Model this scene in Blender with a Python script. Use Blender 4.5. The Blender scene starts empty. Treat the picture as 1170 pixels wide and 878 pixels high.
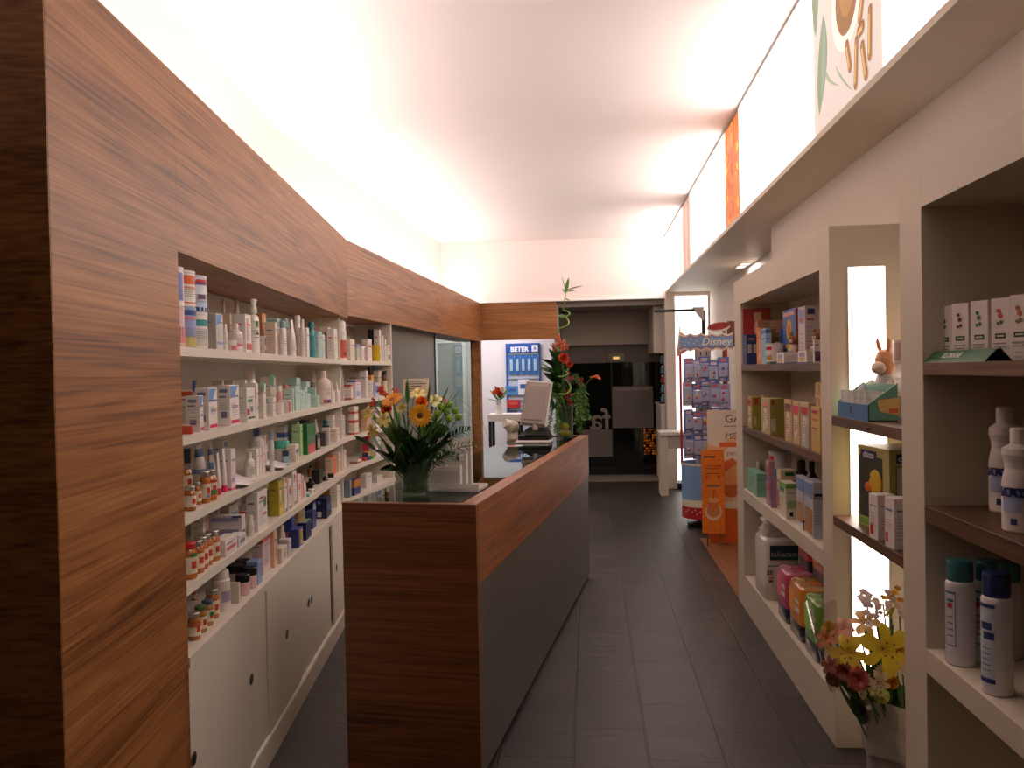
import bpy, math, random
from mathutils import Vector, Matrix
random.seed(7)
PI = math.pi
C = bpy.context.scene.collection
# ------------------------------------------------------------ camera model
F, CX, CY, H = 950.0, 585.0, 439.0, 1.55
ROLL, PITCH, YAW = 0.020, 0.0158, math.atan(88/950)
FW = Vector((-math.sin(YAW)*math.cos(PITCH), math.cos(YAW)*math.cos(PITCH), -math.sin(PITCH)))
R0 = Vector((math.cos(YAW), math.sin(YAW), 0)); U0 = R0.cross(FW)
RV = R0*math.cos(ROLL) - U0*math.sin(ROLL); UV = R0*math.sin(ROLL) + U0*math.cos(ROLL)
EYE = Vector((0, 0, H))
def ray(px, py): return FW + RV*((px-CX)/F) - UV*((py-CY)/F)
def on_z(px, py, z): d = ray(px, py); return EYE + d*((z-H)/d.z)
def on_x(px, py, x): d = ray(px, py); return EYE + d*(x/d.x)
def on_y(px, py, y): d = ray(px, py); return EYE + d*(y/d.y)
def on_pl(px, py, p0, n): d = ray(px, py); return EYE + d*((n[0]*p0[0]+n[1]*p0[1])/(n[0]*d.x+n[1]*d.y))
def dist(p): return (Vector(p)-EYE).dot(FW)
cam = bpy.data.cameras.new('camera'); co = bpy.data.objects.new('camera', cam); C.objects.link(co)
cam.sensor_width = 36; cam.lens = F/1170*36; cam.clip_start = 0.05
m = Matrix((RV, UV, -FW)).transposed().to_4x4(); m.translation = EYE; co.matrix_world = m
bpy.context.scene.camera = co
# ------------------------------------------------------------ materials
def lin(c): return tuple(((v/255)/12.92 if v/255 <= .04045 else ((v/255+.055)/1.055)**2.4) for v in c) + (1,)
MC = {}
def _new(name):
    mt = bpy.data.materials.new(name); mt.use_nodes = True
    nt = mt.node_tree; return mt, nt, nt.nodes['Principled BSDF']
def pm(c, rough=.5, metal=0., var=.06, trans=0., coat=0., scale=30., bump=0.):
    """procedural paint / card / plastic: noise-modulated colour"""
    key = (c, rough, metal, var, trans, coat, scale, bump)
    if key in MC: return MC[key]
    mt, nt, b = _new('paint_%d_%d_%d' % c); N = nt.nodes; L = nt.links
    tc = N.new('ShaderNodeTexCoord'); nz = N.new('ShaderNodeTexNoise'); nz.inputs['Scale'].default_value = scale
    L.new(tc.outputs['Object'], nz.inputs['Vector'])
    mx = N.new('ShaderNodeMix'); mx.data_type = 'RGBA'; l = lin(c)
    mx.inputs[6].default_value = tuple(v*(1-var) for v in l[:3]) + (1,)
    mx.inputs[7].default_value = tuple(min(1, v*(1+var)) for v in l[:3]) + (1,)
    L.new(nz.outputs['Fac'], mx.inputs[0]); L.new(mx.outputs[2], b.inputs['Base Color'])
    b.inputs['Roughness'].default_value = rough; b.inputs['Metallic'].default_value = metal
    b.inputs['Transmission Weight'].default_value = trans; b.inputs['Coat Weight'].default_value = coat
    if bump:
        bp = N.new('ShaderNodeBump'); bp.inputs['Strength'].default_value = bump; bp.inputs['Distance'].default_value = .01
        L.new(nz.outputs['Fac'], bp.inputs['Height']); L.new(bp.outputs['Normal'], b.inputs['Normal'])
    MC[key] = mt; return mt
def em(c, s, name='lit'):
    key = ('em', c, s)
    if key in MC: return MC[key]
    mt, nt, b = _new(name); b.inputs['Base Color'].default_value = tuple(v*.4 for v in lin(c)[:3])+(1,)
    b.inputs['Emission Color'].default_value = lin(c); b.inputs['Emission Strength'].default_value = s
    MC[key] = mt; return mt
def wood(name, ang, c0, c1, c2, rough=.42, sc=1.0, axis='h'):
    mt, nt, b = _new(name); N = nt.nodes; L = nt.links
    tc = N.new('ShaderNodeTexCoord')
    mp = N.new('ShaderNodeMapping'); mp.vector_type = 'POINT'; mp.inputs['Rotation'].default_value = (0, 0, ang)
    L.new(tc.outputs['Object'], mp.inputs['Vector'])
    m2 = N.new('ShaderNodeMapping'); m2.inputs['Scale'].default_value = (6*sc, .4*sc, 6*sc)
    L.new(mp.outputs['Vector'], m2.inputs['Vector'])
    n1 = N.new('ShaderNodeTexNoise'); n1.inputs['Scale'].default_value = 1.0; n1.inputs['Detail'].default_value = 3; n1.inputs['Distortion'].default_value = .35
    L.new(m2.outputs['Vector'], n1.inputs['Vector'])
    m3 = N.new('ShaderNodeMapping'); m3.inputs['Scale'].default_value = (120*sc, 1.7*sc, 120*sc)
    L.new(mp.outputs['Vector'], m3.inputs['Vector'])
    n2 = N.new('ShaderNodeTexNoise'); n2.inputs['Scale'].default_value = 1.0; n2.inputs['Detail'].default_value = 4
    L.new(m3.outputs['Vector'], n2.inputs['Vector'])
    # cathedral figure: rings of a slowly varying field
    mu = N.new('ShaderNodeMath'); mu.operation = 'MULTIPLY'; mu.inputs[1].default_value = 60
    L.new(n1.outputs['Fac'], mu.inputs[0])
    sn = N.new('ShaderNodeMath'); sn.operation = 'SINE'; L.new(mu.outputs[0], sn.inputs[0])
    s2 = N.new('ShaderNodeMath'); s2.operation = 'MULTIPLY_ADD'; s2.inputs[1].default_value = .045; s2.inputs[2].default_value = 0
    L.new(sn.outputs[0], s2.inputs[0])
    a1 = N.new('ShaderNodeMath'); a1.operation = 'ADD'; L.new(s2.outputs[0], a1.inputs[0])
    s3 = N.new('ShaderNodeMath'); s3.operation = 'MULTIPLY_ADD'; s3.inputs[1].default_value = .60; s3.inputs[2].default_value = 0.0
    L.new(n2.outputs['Fac'], s3.inputs[0]); L.new(s3.outputs[0], a1.inputs[1])
    a2 = N.new('ShaderNodeMath'); a2.operation = 'MULTIPLY_ADD'; a2.inputs[1].default_value = .40
    L.new(n1.outputs['Fac'], a2.inputs[0]); L.new(a1.outputs[0], a2.inputs[2])
    cr = N.new('ShaderNodeValToRGB'); e = cr.color_ramp.elements
    e[0].position = .34; e[0].color = lin(c0); e[1].position = .70; e[1].color = lin(c2)
    k = e.new(.5); k.color = lin(c1)
    L.new(a2.outputs[0], cr.inputs['Fac']); L.new(cr.outputs['Color'], b.inputs['Base Color'])
    b.inputs['Roughness'].default_value = rough
    bp = N.new('ShaderNodeBump'); bp.inputs['Strength'].default_value = .06; bp.inputs['Distance'].default_value = .002
    L.new(n2.outputs['Fac'], bp.inputs['Height']); L.new(bp.outputs['Normal'], b.inputs['Normal'])
    return mt
def slate(name, dark, light, tile=None, rough=.38, off=(0, 0), bump=.35):
    mt, nt, b = _new(name); N = nt.nodes; L = nt.links
    tc = N.new('ShaderNodeTexCoord')
    n1 = N.new('ShaderNodeTexNoise'); n1.inputs['Scale'].default_value = 3.2; n1.inputs['Detail'].default_value = 9; n1.inputs['Roughness'].default_value = .65; n1.inputs['Distortion'].default_value = .8
    mp0 = N.new('ShaderNodeMapping'); mp0.inputs['Scale'].default_value = (1.0, 2.2, 1.6); mp0.inputs['Rotation'].default_value = (.3, .2, .5)
    L.new(tc.outputs['Object'], mp0.inputs['Vector']); L.new(mp0.outputs['Vector'], n1.inputs['Vector'])
    cr = N.new('ShaderNodeValToRGB'); e = cr.color_ramp.elements
    e[0].position = .3; e[0].color = lin(dark); e[1].position = .75; e[1].color = lin(light)
    L.new(n1.outputs['Fac'], cr.inputs['Fac']); col = cr.outputs['Color']; hgt = n1.outputs['Fac']
    if tile:
        mp = N.new('ShaderNodeMapping'); mp.inputs['Rotation'].default_value = (0, 0, PI/2); mp.inputs['Location'].default_value = (off[0], off[1], 0)
        L.new(tc.outputs['Object'], mp.inputs['Vector'])
        br = N.new('ShaderNodeTexBrick'); br.offset = .5; br.inputs['Scale'].default_value = 1
        br.inputs['Brick Width'].default_value = tile[0]; br.inputs['Row Height'].default_value = tile[1]; br.inputs['Mortar Size'].default_value = .006
        br.inputs['Mortar Smooth'].default_value = .3; br.inputs['Color1'].default_value = (.72, .72, .74, 1); br.inputs['Color2'].default_value = (1.28, 1.22, 1.15, 1); br.inputs['Mortar'].default_value = (.22, .22, .22, 1)
        L.new(mp.outputs['Vector'], br.inputs['Vector'])
        mx = N.new('ShaderNodeMix'); mx.data_type = 'RGBA'; mx.blend_type = 'MULTIPLY'; mx.inputs[0].default_value = 1
        L.new(col, mx.inputs[6]); L.new(br.outputs['Color'], mx.inputs[7]); col = mx.outputs[2]
        ma = N.new('ShaderNodeMath'); ma.operation = 'MULTIPLY_ADD'; ma.inputs[1].default_value = -.5
        L.new(br.outputs['Fac'], ma.inputs[0]); L.new(hgt, ma.inputs[2]); hgt = ma.outputs[0]
    L.new(col, b.inputs['Base Color'])
    rr = N.new('ShaderNodeMapRange'); rr.inputs[3].default_value = rough-.08; rr.inputs[4].default_value = rough+.14
    L.new(n1.outputs['Fac'], rr.inputs[0]); L.new(rr.outputs[0], b.inputs['Roughness'])
    bp = N.new('ShaderNodeBump'); bp.inputs['Strength'].default_value = bump; bp.inputs['Distance'].default_value = .012
    L.new(hgt, bp.inputs['Height']); L.new(bp.outputs['Normal'], b.inputs['Normal'])
    return mt
def glass(name, tint=(235, 242, 238), ior=1.45, rough=.0, alpha=0.):
    mt, nt, b = _new(name); N = nt.nodes; L = nt.links; N.remove(b)
    out = N['Material Output']; tr = N.new('ShaderNodeBsdfTransparent'); tr.inputs[0].default_value = lin(tint)
    gl = N.new('ShaderNodeBsdfGlossy'); gl.inputs['Roughness'].default_value = rough; gl.inputs['Color'].default_value = (.9, .95, .93, 1)
    lf = N.new('ShaderNodeLayerWeight'); lf.inputs['Blend'].default_value = .5
    pw = N.new('ShaderNodeMath'); pw.operation = 'POWER'; pw.inputs[1].default_value = 5; L.new(lf.outputs['Facing'], pw.inputs[0])
    r0 = ((ior-1)/(ior+1))**2; lw = N.new('ShaderNodeMath'); lw.operation = 'MULTIPLY_ADD'; lw.inputs[1].default_value = min(1-r0, r0*18); lw.inputs[2].default_value = r0; L.new(pw.outputs[0], lw.inputs[0])
    mx = N.new('ShaderNodeMixShader'); base = tr.outputs[0]
    if alpha:
        df = N.new('ShaderNodeBsdfDiffuse'); df.inputs[0].default_value = lin(tint)
        nz = N.new('ShaderNodeTexNoise'); nz.inputs['Scale'].default_value = 60
        m0 = N.new('ShaderNodeMixShader'); m0.inputs[0].default_value = alpha
        L.new(base, m0.inputs[1]); L.new(df.outputs[0], m0.inputs[2]); base = m0.outputs[0]
    L.new(lw.outputs[0], mx.inputs[0]); L.new(base, mx.inputs[1]); L.new(gl.outputs[0], mx.inputs[2]); L.new(mx.outputs[0], out.inputs['Surface'])
    return mt
# ------------------------------------------------------------ mesh builder
class MB:
    def __init__(s): s.v = []; s.f = []; s.mi = []; s.sm = []; s.M = None; s.mats = []
    def mat(s, mt):
        if mt not in s.mats: s.mats.append(mt)
        return s.mats.index(mt)
    def add(s, vs, fs, mt, smooth=False):
        o = len(s.v); i = s.mat(mt)
        for p in vs:
            p = Vector(p); s.v.append(s.M @ p if s.M is not None else p)
        for f in fs:
            s.f.append([o+k for k in f]); s.mi.append(i); s.sm.append(smooth)
    def box(s, a, b, mt, c=0.):
        x0, y0, z0 = [min(p, q) for p, q in zip(a, b)]; x1, y1, z1 = [max(p, q) for p, q in zip(a, b)]
        c = min(c, (x1-x0)*.45, (y1-y0)*.45, (z1-z0)*.45)
        if c <= 1e-6:
            s.add([(x0,y0,z0),(x1,y0,z0),(x1,y1,z0),(x0,y1,z0),(x0,y0,z1),(x1,y0,z1),(x1,y1,z1),(x0,y1,z1)],
                  [(0,3,2,1),(4,5,6,7),(0,1,5,4),(1,2,6,5),(2,3,7,6),(3,0,4,7)], mt); return
        vs = []; ix = {}
        X = (x0, x1); Y = (y0, y1); Z = (z0, z1)
        for i in (0, 1):
            for j in (0, 1):
                for k in (0, 1):
                    sx, sy, sz = (1-2*i)*c, (1-2*j)*c, (1-2*k)*c
                    ix[i,j,k,0] = len(vs); vs.append((X[i], Y[j]+sy, Z[k]+sz))
                    ix[i,j,k,1] = len(vs); vs.append((X[i]+sx, Y[j], Z[k]+sz))
                    ix[i,j,k,2] = len(vs); vs.append((X[i]+sx, Y[j]+sy, Z[k]))
        fs = []
        for i in (0, 1):
            q = [ix[i,0,0,0], ix[i,1,0,0], ix[i,1,1,0], ix[i,0,1,0]]; fs.append(q if i else q[::-1])
            q = [ix[0,i,0,1], ix[0,i,1,1], ix[1,i,1,1], ix[1,i,0,1]]; fs.append(q if i else q[::-1])
            q = [ix[0,0,i,2], ix[1,0,i,2], ix[1,1,i,2], ix[0,1,i,2]]; fs.append(q if i else q[::-1])
        for i in (0, 1):
            for j in (0, 1):
                q = [ix[i,j,0,0], ix[i,j,0,1], ix[i,j,1,1], ix[i,j,1,0]]; fs.append(q if (i+j) % 2 == 0 else q[::-1])
                q = [ix[i,0,j,0], ix[i,0,j,2], ix[i,1,j,2], ix[i,1,j,0]]; fs.append(q[::-1] if (i+j) % 2 == 0 else q)
                q = [ix[0,i,j,1], ix[0,i,j,2], ix[1,i,j,2], ix[1,i,j,1]]; fs.append(q if (i+j) % 2 == 0 else q[::-1])
                for k in (0, 1):
                    t = [ix[i,j,k,0], ix[i,j,k,1], ix[i,j,k,2]]; fs.append(t[::-1] if (i+j+k) % 2 == 0 else t)
        s.add(vs, fs, mt)
    def prism(s, poly, z0, z1, mt):
        n = len(poly); vs = [(p[0], p[1], z0) for p in poly] + [(p[0], p[1], z1) for p in poly]
        ar = sum(poly[i][0]*poly[(i+1) % n][1]-poly[(i+1) % n][0]*poly[i][1] for i in range(n))
        fs = [tuple(range(n))[::-1], tuple(range(n, 2*n))] + [(i, (i+1) % n, n+(i+1) % n, n+i) for i in range(n)]
        if ar < 0: fs = [f[::-1] for f in fs]
        s.add(vs, fs, mt)
    def lathe(s, prof, mts, n=16, c=(0, 0), sq=0., ph=0.):
        """prof: (r,z) bottom to top; mts one material or one per segment; sq flattens y"""
        if not isinstance(mts, (list, tuple)): mts = [mts]*(len(prof)-1)
        ring = lambda r, z: [(c[0]+r*math.cos(2*PI*k/n+ph), c[1]+r*(1-sq)*math.sin(2*PI*k/n+ph), z) for k in range(n)]
        for i in range(len(prof)-1):
            (r0, z0), (r1, z1) = prof[i], prof[i+1]
            if r0 < 1e-5: s.add([(c[0], c[1], z0)]+ring(r1, z1), [(0, 1+(k+1) % n, 1+k) for k in range(n)], mts[i], abs(z1-z0) > 1e-5)
            elif r1 < 1e-5: s.add(ring(r0, z0)+[(c[0], c[1], z1)], [(k, (k+1) % n, n) for k in range(n)], mts[i], abs(z1-z0) > 1e-5)
            else: s.add(ring(r0, z0)+ring(r1, z1), [(k, (k+1) % n, n+(k+1) % n, n+k) for k in range(n)], mts[i], True)
    def arc_patch(s, r, z0, z1, a0, a1, mt, n=6, sq=0., c=(0, 0)):
        vs = []
        for i in range(n+1):
            a = a0+(a1-a0)*i/n; x = c[0]+r*math.cos(a); y = c[1]+r*(1-sq)*math.sin(a); vs += [(x, y, z0), (x, y, z1)]
        s.add(vs, [(2*i, 2*i+2, 2*i+3, 2*i+1) for i in range(n)], mt, True)
    def tube(s, pts, r, mt, n=8, cap=True):
        pts = [Vector(p) for p in pts]; rs = r if isinstance(r, (list, tuple)) else [r]*len(pts)
        vs = []; up = Vector((0, 0, 1)); prev = None
        for i, p in enumerate(pts):
            t = (pts[min(i+1, len(pts)-1)]-pts[max(i-1, 0)])
            t = t.normalized() if t.length > 1e-9 else up
            if prev is None:
                a = t.cross(up)
                if a.length < 1e-3: a = t.cross(Vector((1, 0, 0)))
            else: a = prev - t*prev.dot(t)
            a.normalize(); prev = a; b = t.cross(a)
            vs += [p+(a*math.cos(2*PI*k/n)+b*math.sin(2*PI*k/n))*rs[i] for k in range(n)]
        fs = []
        for i in range(len(pts)-1):
            fs += [(i*n+k, i*n+(k+1) % n, (i+1)*n+(k+1) % n, (i+1)*n+k) for k in range(n)]
        s.add(vs, fs, mt, True)
        if cap: s.add(vs[:n], [tuple(range(n))[::-1]], mt); s.add(vs[-n:], [tuple(range(n))], mt)
    def strip(s, L, mt, smooth=True):
        """L: rows of equal length -> grid surface"""
        n = len(L[0]); vs = [p for row in L for p in row]
        s.add(vs, [(i*n+k, i*n+k+1, (i+1)*n+k+1, (i+1)*n+k) for i in range(len(L)-1) for k in range(n-1)], mt, smooth)
    def ball(s, c, r, mt, n=10, m_=7, sc=(1, 1, 1)):
        vs = [(c[0], c[1], c[2]-r*sc[2])]
        for i in range(1, m_):
            a = -PI/2+PI*i/m_
            vs += [(c[0]+r*sc[0]*math.cos(a)*math.cos(2*PI*k/n), c[1]+r*sc[1]*math.cos(a)*math.sin(2*PI*k/n), c[2]+r*sc[2]*math.sin(a)) for k in range(n)]
        vs.append((c[0], c[1], c[2]+r*sc[2])); T = len(vs)-1
        fs = [(0, 1+(k+1) % n, 1+k) for k in range(n)]
        for i in range(m_-2): fs += [(1+i*n+k, 1+i*n+(k+1) % n, 1+(i+1)*n+(k+1) % n, 1+(i+1)*n+k) for k in range(n)]
        fs += [(1+(m_-2)*n+k, 1+(m_-2)*n+(k+1) % n, T) for k in range(n)]
        s.add(vs, fs, mt, True)
    def text(s, body, size, mt, M, ext=.0008, align='CENTER', shear=0., bold=0.):
        cu = bpy.data.curves.new('t', 'FONT'); cu.body = body; cu.size = size; cu.align_x = align; cu.align_y = 'CENTER'; cu.extrude = ext; cu.shear = shear; cu.resolution_u = 3; cu.offset = bold
        ob = bpy.data.objects.new('t', cu); me = ob.to_mesh()
        old = s.M; s.M = (old @ M) if old is not None else M
        s.add([v.co.copy() for v in me.vertices], [tuple(p.vertices) for p in me.polygons], mt)
        s.M = old; ob.to_mesh_clear(); bpy.data.objects.remove(ob); bpy.data.curves.remove(cu)
    def build(s, name, parent=None, loc=None, rz=0.):
        me = bpy.data.meshes.new(name); me.from_pydata([tuple(p) for p in s.v], [], s.f)
        for mt in s.mats: me.materials.append(mt)
        me.polygons.foreach_set('material_index', s.mi); me.polygons.foreach_set('use_smooth', s.sm); me.update()
        o = bpy.data.objects.new(name, me); C.objects.link(o)
        if parent: o.parent = parent
        if loc is not None: o.location = loc
        if rz: o.rotation_euler = (0, 0, rz)
        return o
def front_M(x, y, z): return Matrix.Translation((x, y, z)) @ Matrix.Rotation(PI/2, 4, 'X')   # text facing -y
def tag(o, label, cat, group=None):
    o['label'] = label; o['category'] = cat
    if group: o['group'] = group
    return o
def thing(name, label, cat, loc=(0, 0, 0), rz=0., group=None):
    o = bpy.data.objects.new(name, None); C.objects.link(o); o.location = loc; o.rotation_euler = (0, 0, rz); o.empty_display_size = .05
    return tag(o, label, cat, group)
def struct(mb, name):
    o = mb.build(name); o['kind'] = 'structure'; return o
def sbox(name, a, b, mt, c=0.):
    k = MB(); k.box(a, b, mt, c); return struct(k, name)
# ============================================================ the setting
A1 = math.radians(7.3); A2 = math.radians(2.0)
LB = Vector((-1.582, 5.39))                       # bend of the left wall
D1 = Vector((-math.sin(A1), math.cos(A1))); N1 = Vector((D1.y, -D1.x))    # along / out into the room
D2 = Vector((math.sin(A2), math.cos(A2))); N2 = Vector((D2.y, -D2.x))
LA = LB - D1*((5.39-1.655)/D1.y)
def P1(s, off): q = LB + D1*s - N1*off; return (q.x, q.y)       # s<0 before the bend; off = depth behind the face
def P2(s, off): q = LB + D2*s - N2*off; return (q.x, q.y)
S_A = -(LB-LA).length; S_O = -3.075; S_G = 1.08; S_C = 3.05; S_P = 5.27; YB = 10.8
S_E = (YB-5.39)/D2.y
white = pm((226, 216, 204), .6, var=.02, scale=4); white2 = pm((214, 202, 182), .5, var=.02, scale=6)
upw = pm((240, 226, 220), .7, var=.015, scale=3)
satin = pm((224, 213, 197), .38, var=.02, scale=7)
ceilm = pm((246, 236, 232), .8, var=.015, scale=3)
walnut1 = wood('walnut_along_wall', -A1, (104, 60, 27), (150, 94, 47), (178, 122, 68))
walnut2 = wood('walnut_beyond_bend', A2, (104, 60, 27), (150, 94, 47), (178, 122, 68))
walnutx = wood('walnut_across', PI/2, (106, 62, 27), (154, 98, 48), (182, 126, 68))
walnutd = wood('walnut_counter', 0, (104, 58, 26), (146, 86, 42), (170, 110, 60))
walnutdx = wood('walnut_counter_end', PI/2, (78, 44, 22), (118, 70, 36), (146, 92, 52), sc=1.0)
shelfw = wood('walnut_shelf', 0, (70, 45, 30), (98, 66, 45), (124, 88, 62))
floorm = slate('slate_floor_tiles', (35, 31, 28), (64, 57, 50), tile=(.55, .30), off=(.0, .09), bump=.5)
cladm = slate('slate_cladding', (74, 70, 66), (104, 99, 93), rough=.34, bump=.15)
dark = pm((30, 28, 27), .5); black = pm((16, 16, 17), .35); chrome = pm((190, 190, 190), .25, metal=1.)
grey = pm((130, 128, 124), .45)
sbox('floor', (-4.2, -1.6, -.1), (3.2, 12.35, 0), floorm)
sbox('floor_alcove', (.968, 5.63, 0), (1.55, 7.6, .006), wood('wood_floor', 0, (96, 62, 38), (128, 86, 54), (150, 106, 70)))
sbox('ceiling', (-2.6, -1.6, 3.24), (1.0, 10.9, 3.34), ceilm)
# left: end pier and fascia in walnut
k = MB(); k.prism([P1(S_A-.03, 0), P1(S_O-.001, 0), P1(S_O-.001, .34), P1(S_A-.03, .9)], 0, 2.44, walnut1); 
wl = struct(k, 'wall_left')
k = MB(); k.prism([P1(S_A-.0303, .0006), P1(S_A-.0303, 1.6), P1(S_A-.034, 1.6), P1(S_A-.034, .0006)], 0, 2.44, walnutx); struct(k, 'trim_1')
k = MB(); k.prism([P1(S_O, 0), P1(0, 0), P1(0.02, .025), P1(S_O, .025)], 1.92, 2.44, walnut1)
k.prism([P1(S_O, .025), P1(0, .025), P1(0, .31), P1(S_O, .31)], 1.92, 1.945, walnut1); struct(k, 'trim_2')
k = MB(); k.prism([P2(0, 0), P2(S_E, 0), P2(S_E, .025), P2(0, .025)], 1.94, 2.44, walnut2)
k.prism([P2(0, .025), P2(S_E, .025), P2(S_E, .31), P2(0, .31)], 1.94, 1.965, walnut2); struct(k, 'trim_3')
k = MB(); k.prism([P2(S_P, 0), P2(S_E, 0), P2(S_E, .12), P2(S_P, .12)], 0, 1.94, walnut2); struct(k, 'trim_4')
ex = P2(S_E, 0)[0]
sbox('trim_5', (ex, YB, 1.955), (-.40, YB+.05, 2.44), walnutx)
# cove shelf (top of the joinery) and cove wall
k = MB(); k.prism([P1(S_A, .03), P1(0, .03), P2(S_E, .03), P2(S_E, .75), P1(0, .75), P1(S_A, 1.2)], 2.36, 2.39, white); struct(k, 'trim_6')
cw = [(-1.48, .2), (-1.875, 3.587), (-2.10, 5.45), (-1.905, 10.9)]
k = MB(); k.prism(cw + [(x-.15, y) for x, y in cw[::-1]], 2.36, 3.24, upw); struct(k, 'wall_cove')
# back wall above the doorway, bright lintel trim
sbox('wall_back', (-2.1, YB, 2.47), (1.62, YB+.12, 3.24), upw)
sbox('trim_7', (ex-.05, YB-.03, 2.44), (1.0, YB+.12, 2.47), pm((245, 240, 236), .4))
# room behind the camera
sbox('wall_near', (-4.2, -1.7, 0), (3.2, -1.6, 3.24), pm((120, 110, 100), .7))
sbox('wall_corner', (-4.2, -1.6, 0), (-4.1, 1.2, 3.24), pm((110, 95, 85), .7))
# right wall, soffit, light box
LX = 1.0; ZS = 2.515; WX = 1.28; YW = 5.94; AX = 1.55
k = MB(); k.box((WX, -1.6, 0), (WX+.5, YW, ZS), white); struct(k, 'wall_right')
sbox('wall_alcove', (AX, YW, 0), (AX+.3, 10.86, ZS), white)
k = MB(); k.box((LX, -1.6, ZS), (AX+.3, YB, ZS+.028), white2); struct(k, 'trim_8')
k = MB(); k.box((LX+.35, -1.6, ZS+.028), (AX+.3, YB, 3.34), white); struct(k, 'wall_upper')
k = MB(); k.box((LX-.006, -1.6, 3.222), (LX+.03, YB, 3.24), pm((150, 145, 140), .4, metal=.5)); struct(k, 'trim_9')
# column, panel pillar on the back wall
sbox('wall_column', (.985, YB-.02, 0), (1.10, YB+.25, 2.47), white)
sbox('wall_end', (1.10, YB+.09, 0), (AX+.3, YB+.2, 2.6), white)
# vestibule
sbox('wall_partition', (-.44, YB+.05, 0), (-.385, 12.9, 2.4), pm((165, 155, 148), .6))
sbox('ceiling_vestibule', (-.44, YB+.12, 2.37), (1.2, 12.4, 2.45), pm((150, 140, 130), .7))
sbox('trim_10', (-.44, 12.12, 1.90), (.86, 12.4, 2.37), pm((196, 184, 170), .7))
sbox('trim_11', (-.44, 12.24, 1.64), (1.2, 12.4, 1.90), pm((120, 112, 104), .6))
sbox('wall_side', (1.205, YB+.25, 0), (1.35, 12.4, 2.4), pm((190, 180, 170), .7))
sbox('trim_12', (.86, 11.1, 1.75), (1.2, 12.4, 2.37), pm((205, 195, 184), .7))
sbox('trim_13', (-.40, 11.5, 0.0), (.95, 12.12, .012), pm((150, 140, 128), .6))
# entrance glass: two leaves on a dark frame, night outside
gl = glass('door_glass', (120, 124, 120)); fr = glass('frosted_glass', (120, 116, 110), alpha=.75)
k = MB(); k.box((-.40, 12.30, 0), (.33, 12.312, 1.64), gl); d1 = struct(k, 'door_1')
k = MB(); k.box((.335, 12.30, 0), (.96, 12.312, 1.64), gl); d2 = struct(k, 'door_2')
k = MB()
for a, b in (((-.40, 12.285, 0), (.96, 12.325, .10)), ((.325, 12.285, .1), (.34, 12.325, 1.64))): k.box(a, b, black)
k.build('door_frame', d1)
frost = em((60, 55, 50), .0, 'x')
frm = pm((118, 112, 104), .6)
k = MB(); k.box((.335, 12.280, .68), (.93, 12.286, 1.29), frm); k.build('frosted_panel', d2)
k = MB(); k.box((-.12, 12.280, .26), (.325, 12.286, .66), frm); k.build('frosted_panel', d1)
k = MB(); k.text('fa', .44, pm((150, 142, 132), .6), Matrix.Translation((.30, 12.272, .80)) @ Matrix.Rotation(PI, 4, 'Z') @ Matrix.Rotation(PI/2, 4, 'X'), .001, 'LEFT', bold=.006); k.build('lettering', d1)
k = MB(); mw = pm((165, 155, 145), .6)
for i in range(15):
    w = random.uniform(.016, .03); k.box((.36+i*.036, 12.277, 1.23), (.36+i*.036+w, 12.280, 1.265), mw)
k.build('small_lettering', d2)
# outside at night
sbox('ground', (-4, 12.35, -.12), (5, 20, -.02), pm((60, 56, 52), .5))
sbox('wall_opposite', (-4, 18.5, 0), (5, 18.7, 4), pm((50, 44, 40), .8))
# back room
br = pm((232, 226, 226), .7, var=.02)
sbox('wall_backroom', (-4.2, 12.9, 0), (-.385, 13.0, 2.6), br)
sbox('ceiling_backroom', (-4.2, 5.0, 2.45), (-2.25, 13.0, 2.55), br); sbox('ceiling_office', (-2.25, YB+.12, 2.45), (-.385, 13.0, 2.55), br)
sbox('wall_far_left', (-4.2, 5.0, 0), (-4.1, 13.0, 2.5), br); sbox('wall_cross', (-4.2, 4.9, 0), (-2.2, 5.0, 2.5), br)
k = MB(); k.prism([P2(S_G, .31), P2(S_C, .31), P2(S_C, .36), P2(S_G, .36)], 0, 2.36, br); struct(k, 'wall_inner')
dm = pm((150, 152, 148), .4)
k = MB(); k.box((-2.35, 12.85, 0), (-1.96, 12.9, 2.0), dm); d3 = struct(k, 'door_3')
k = MB()
for a, b in (((-2.42, 12.83, 0), (-2.35, 12.9, 2.07)), ((-1.96, 12.83, 0), (-1.89, 12.9, 2.07)), ((-2.35, 12.83, 2.0), (-1.96, 12.9, 2.07))): k.box(a, b, pm((238, 232, 230), .4), .004)
k.build('door_frame', d3)
# glass partition: dark opaque leaf then clear leaf
k = MB(); k.prism([P2(S_G+.02, .10), P2(S_C, .10), P2(S_C, .115), P2(S_G+.02, .115)], 0, 1.94, pm((112, 112, 102), .25, var=.02, scale=3)); struct(k, 'window_1')
clear = glass('clear_glass', (225, 235, 230), ior=1.3)
k = MB(); k.prism([P2(S_C+.01, .10), P2(S_P, .10), P2(S_P, .11), P2(S_C+.01, .11)], 0, 1.94, clear); w2 = struct(k, 'window_2')
k = MB(); k.prism([P2(S_C, .09), P2(S_C+.012, .09), P2(S_C+.012, .12), P2(S_C, .12)], 0, 1.94, pm((60, 62, 58), .3)); k.build('window_edge', w2)
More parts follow.
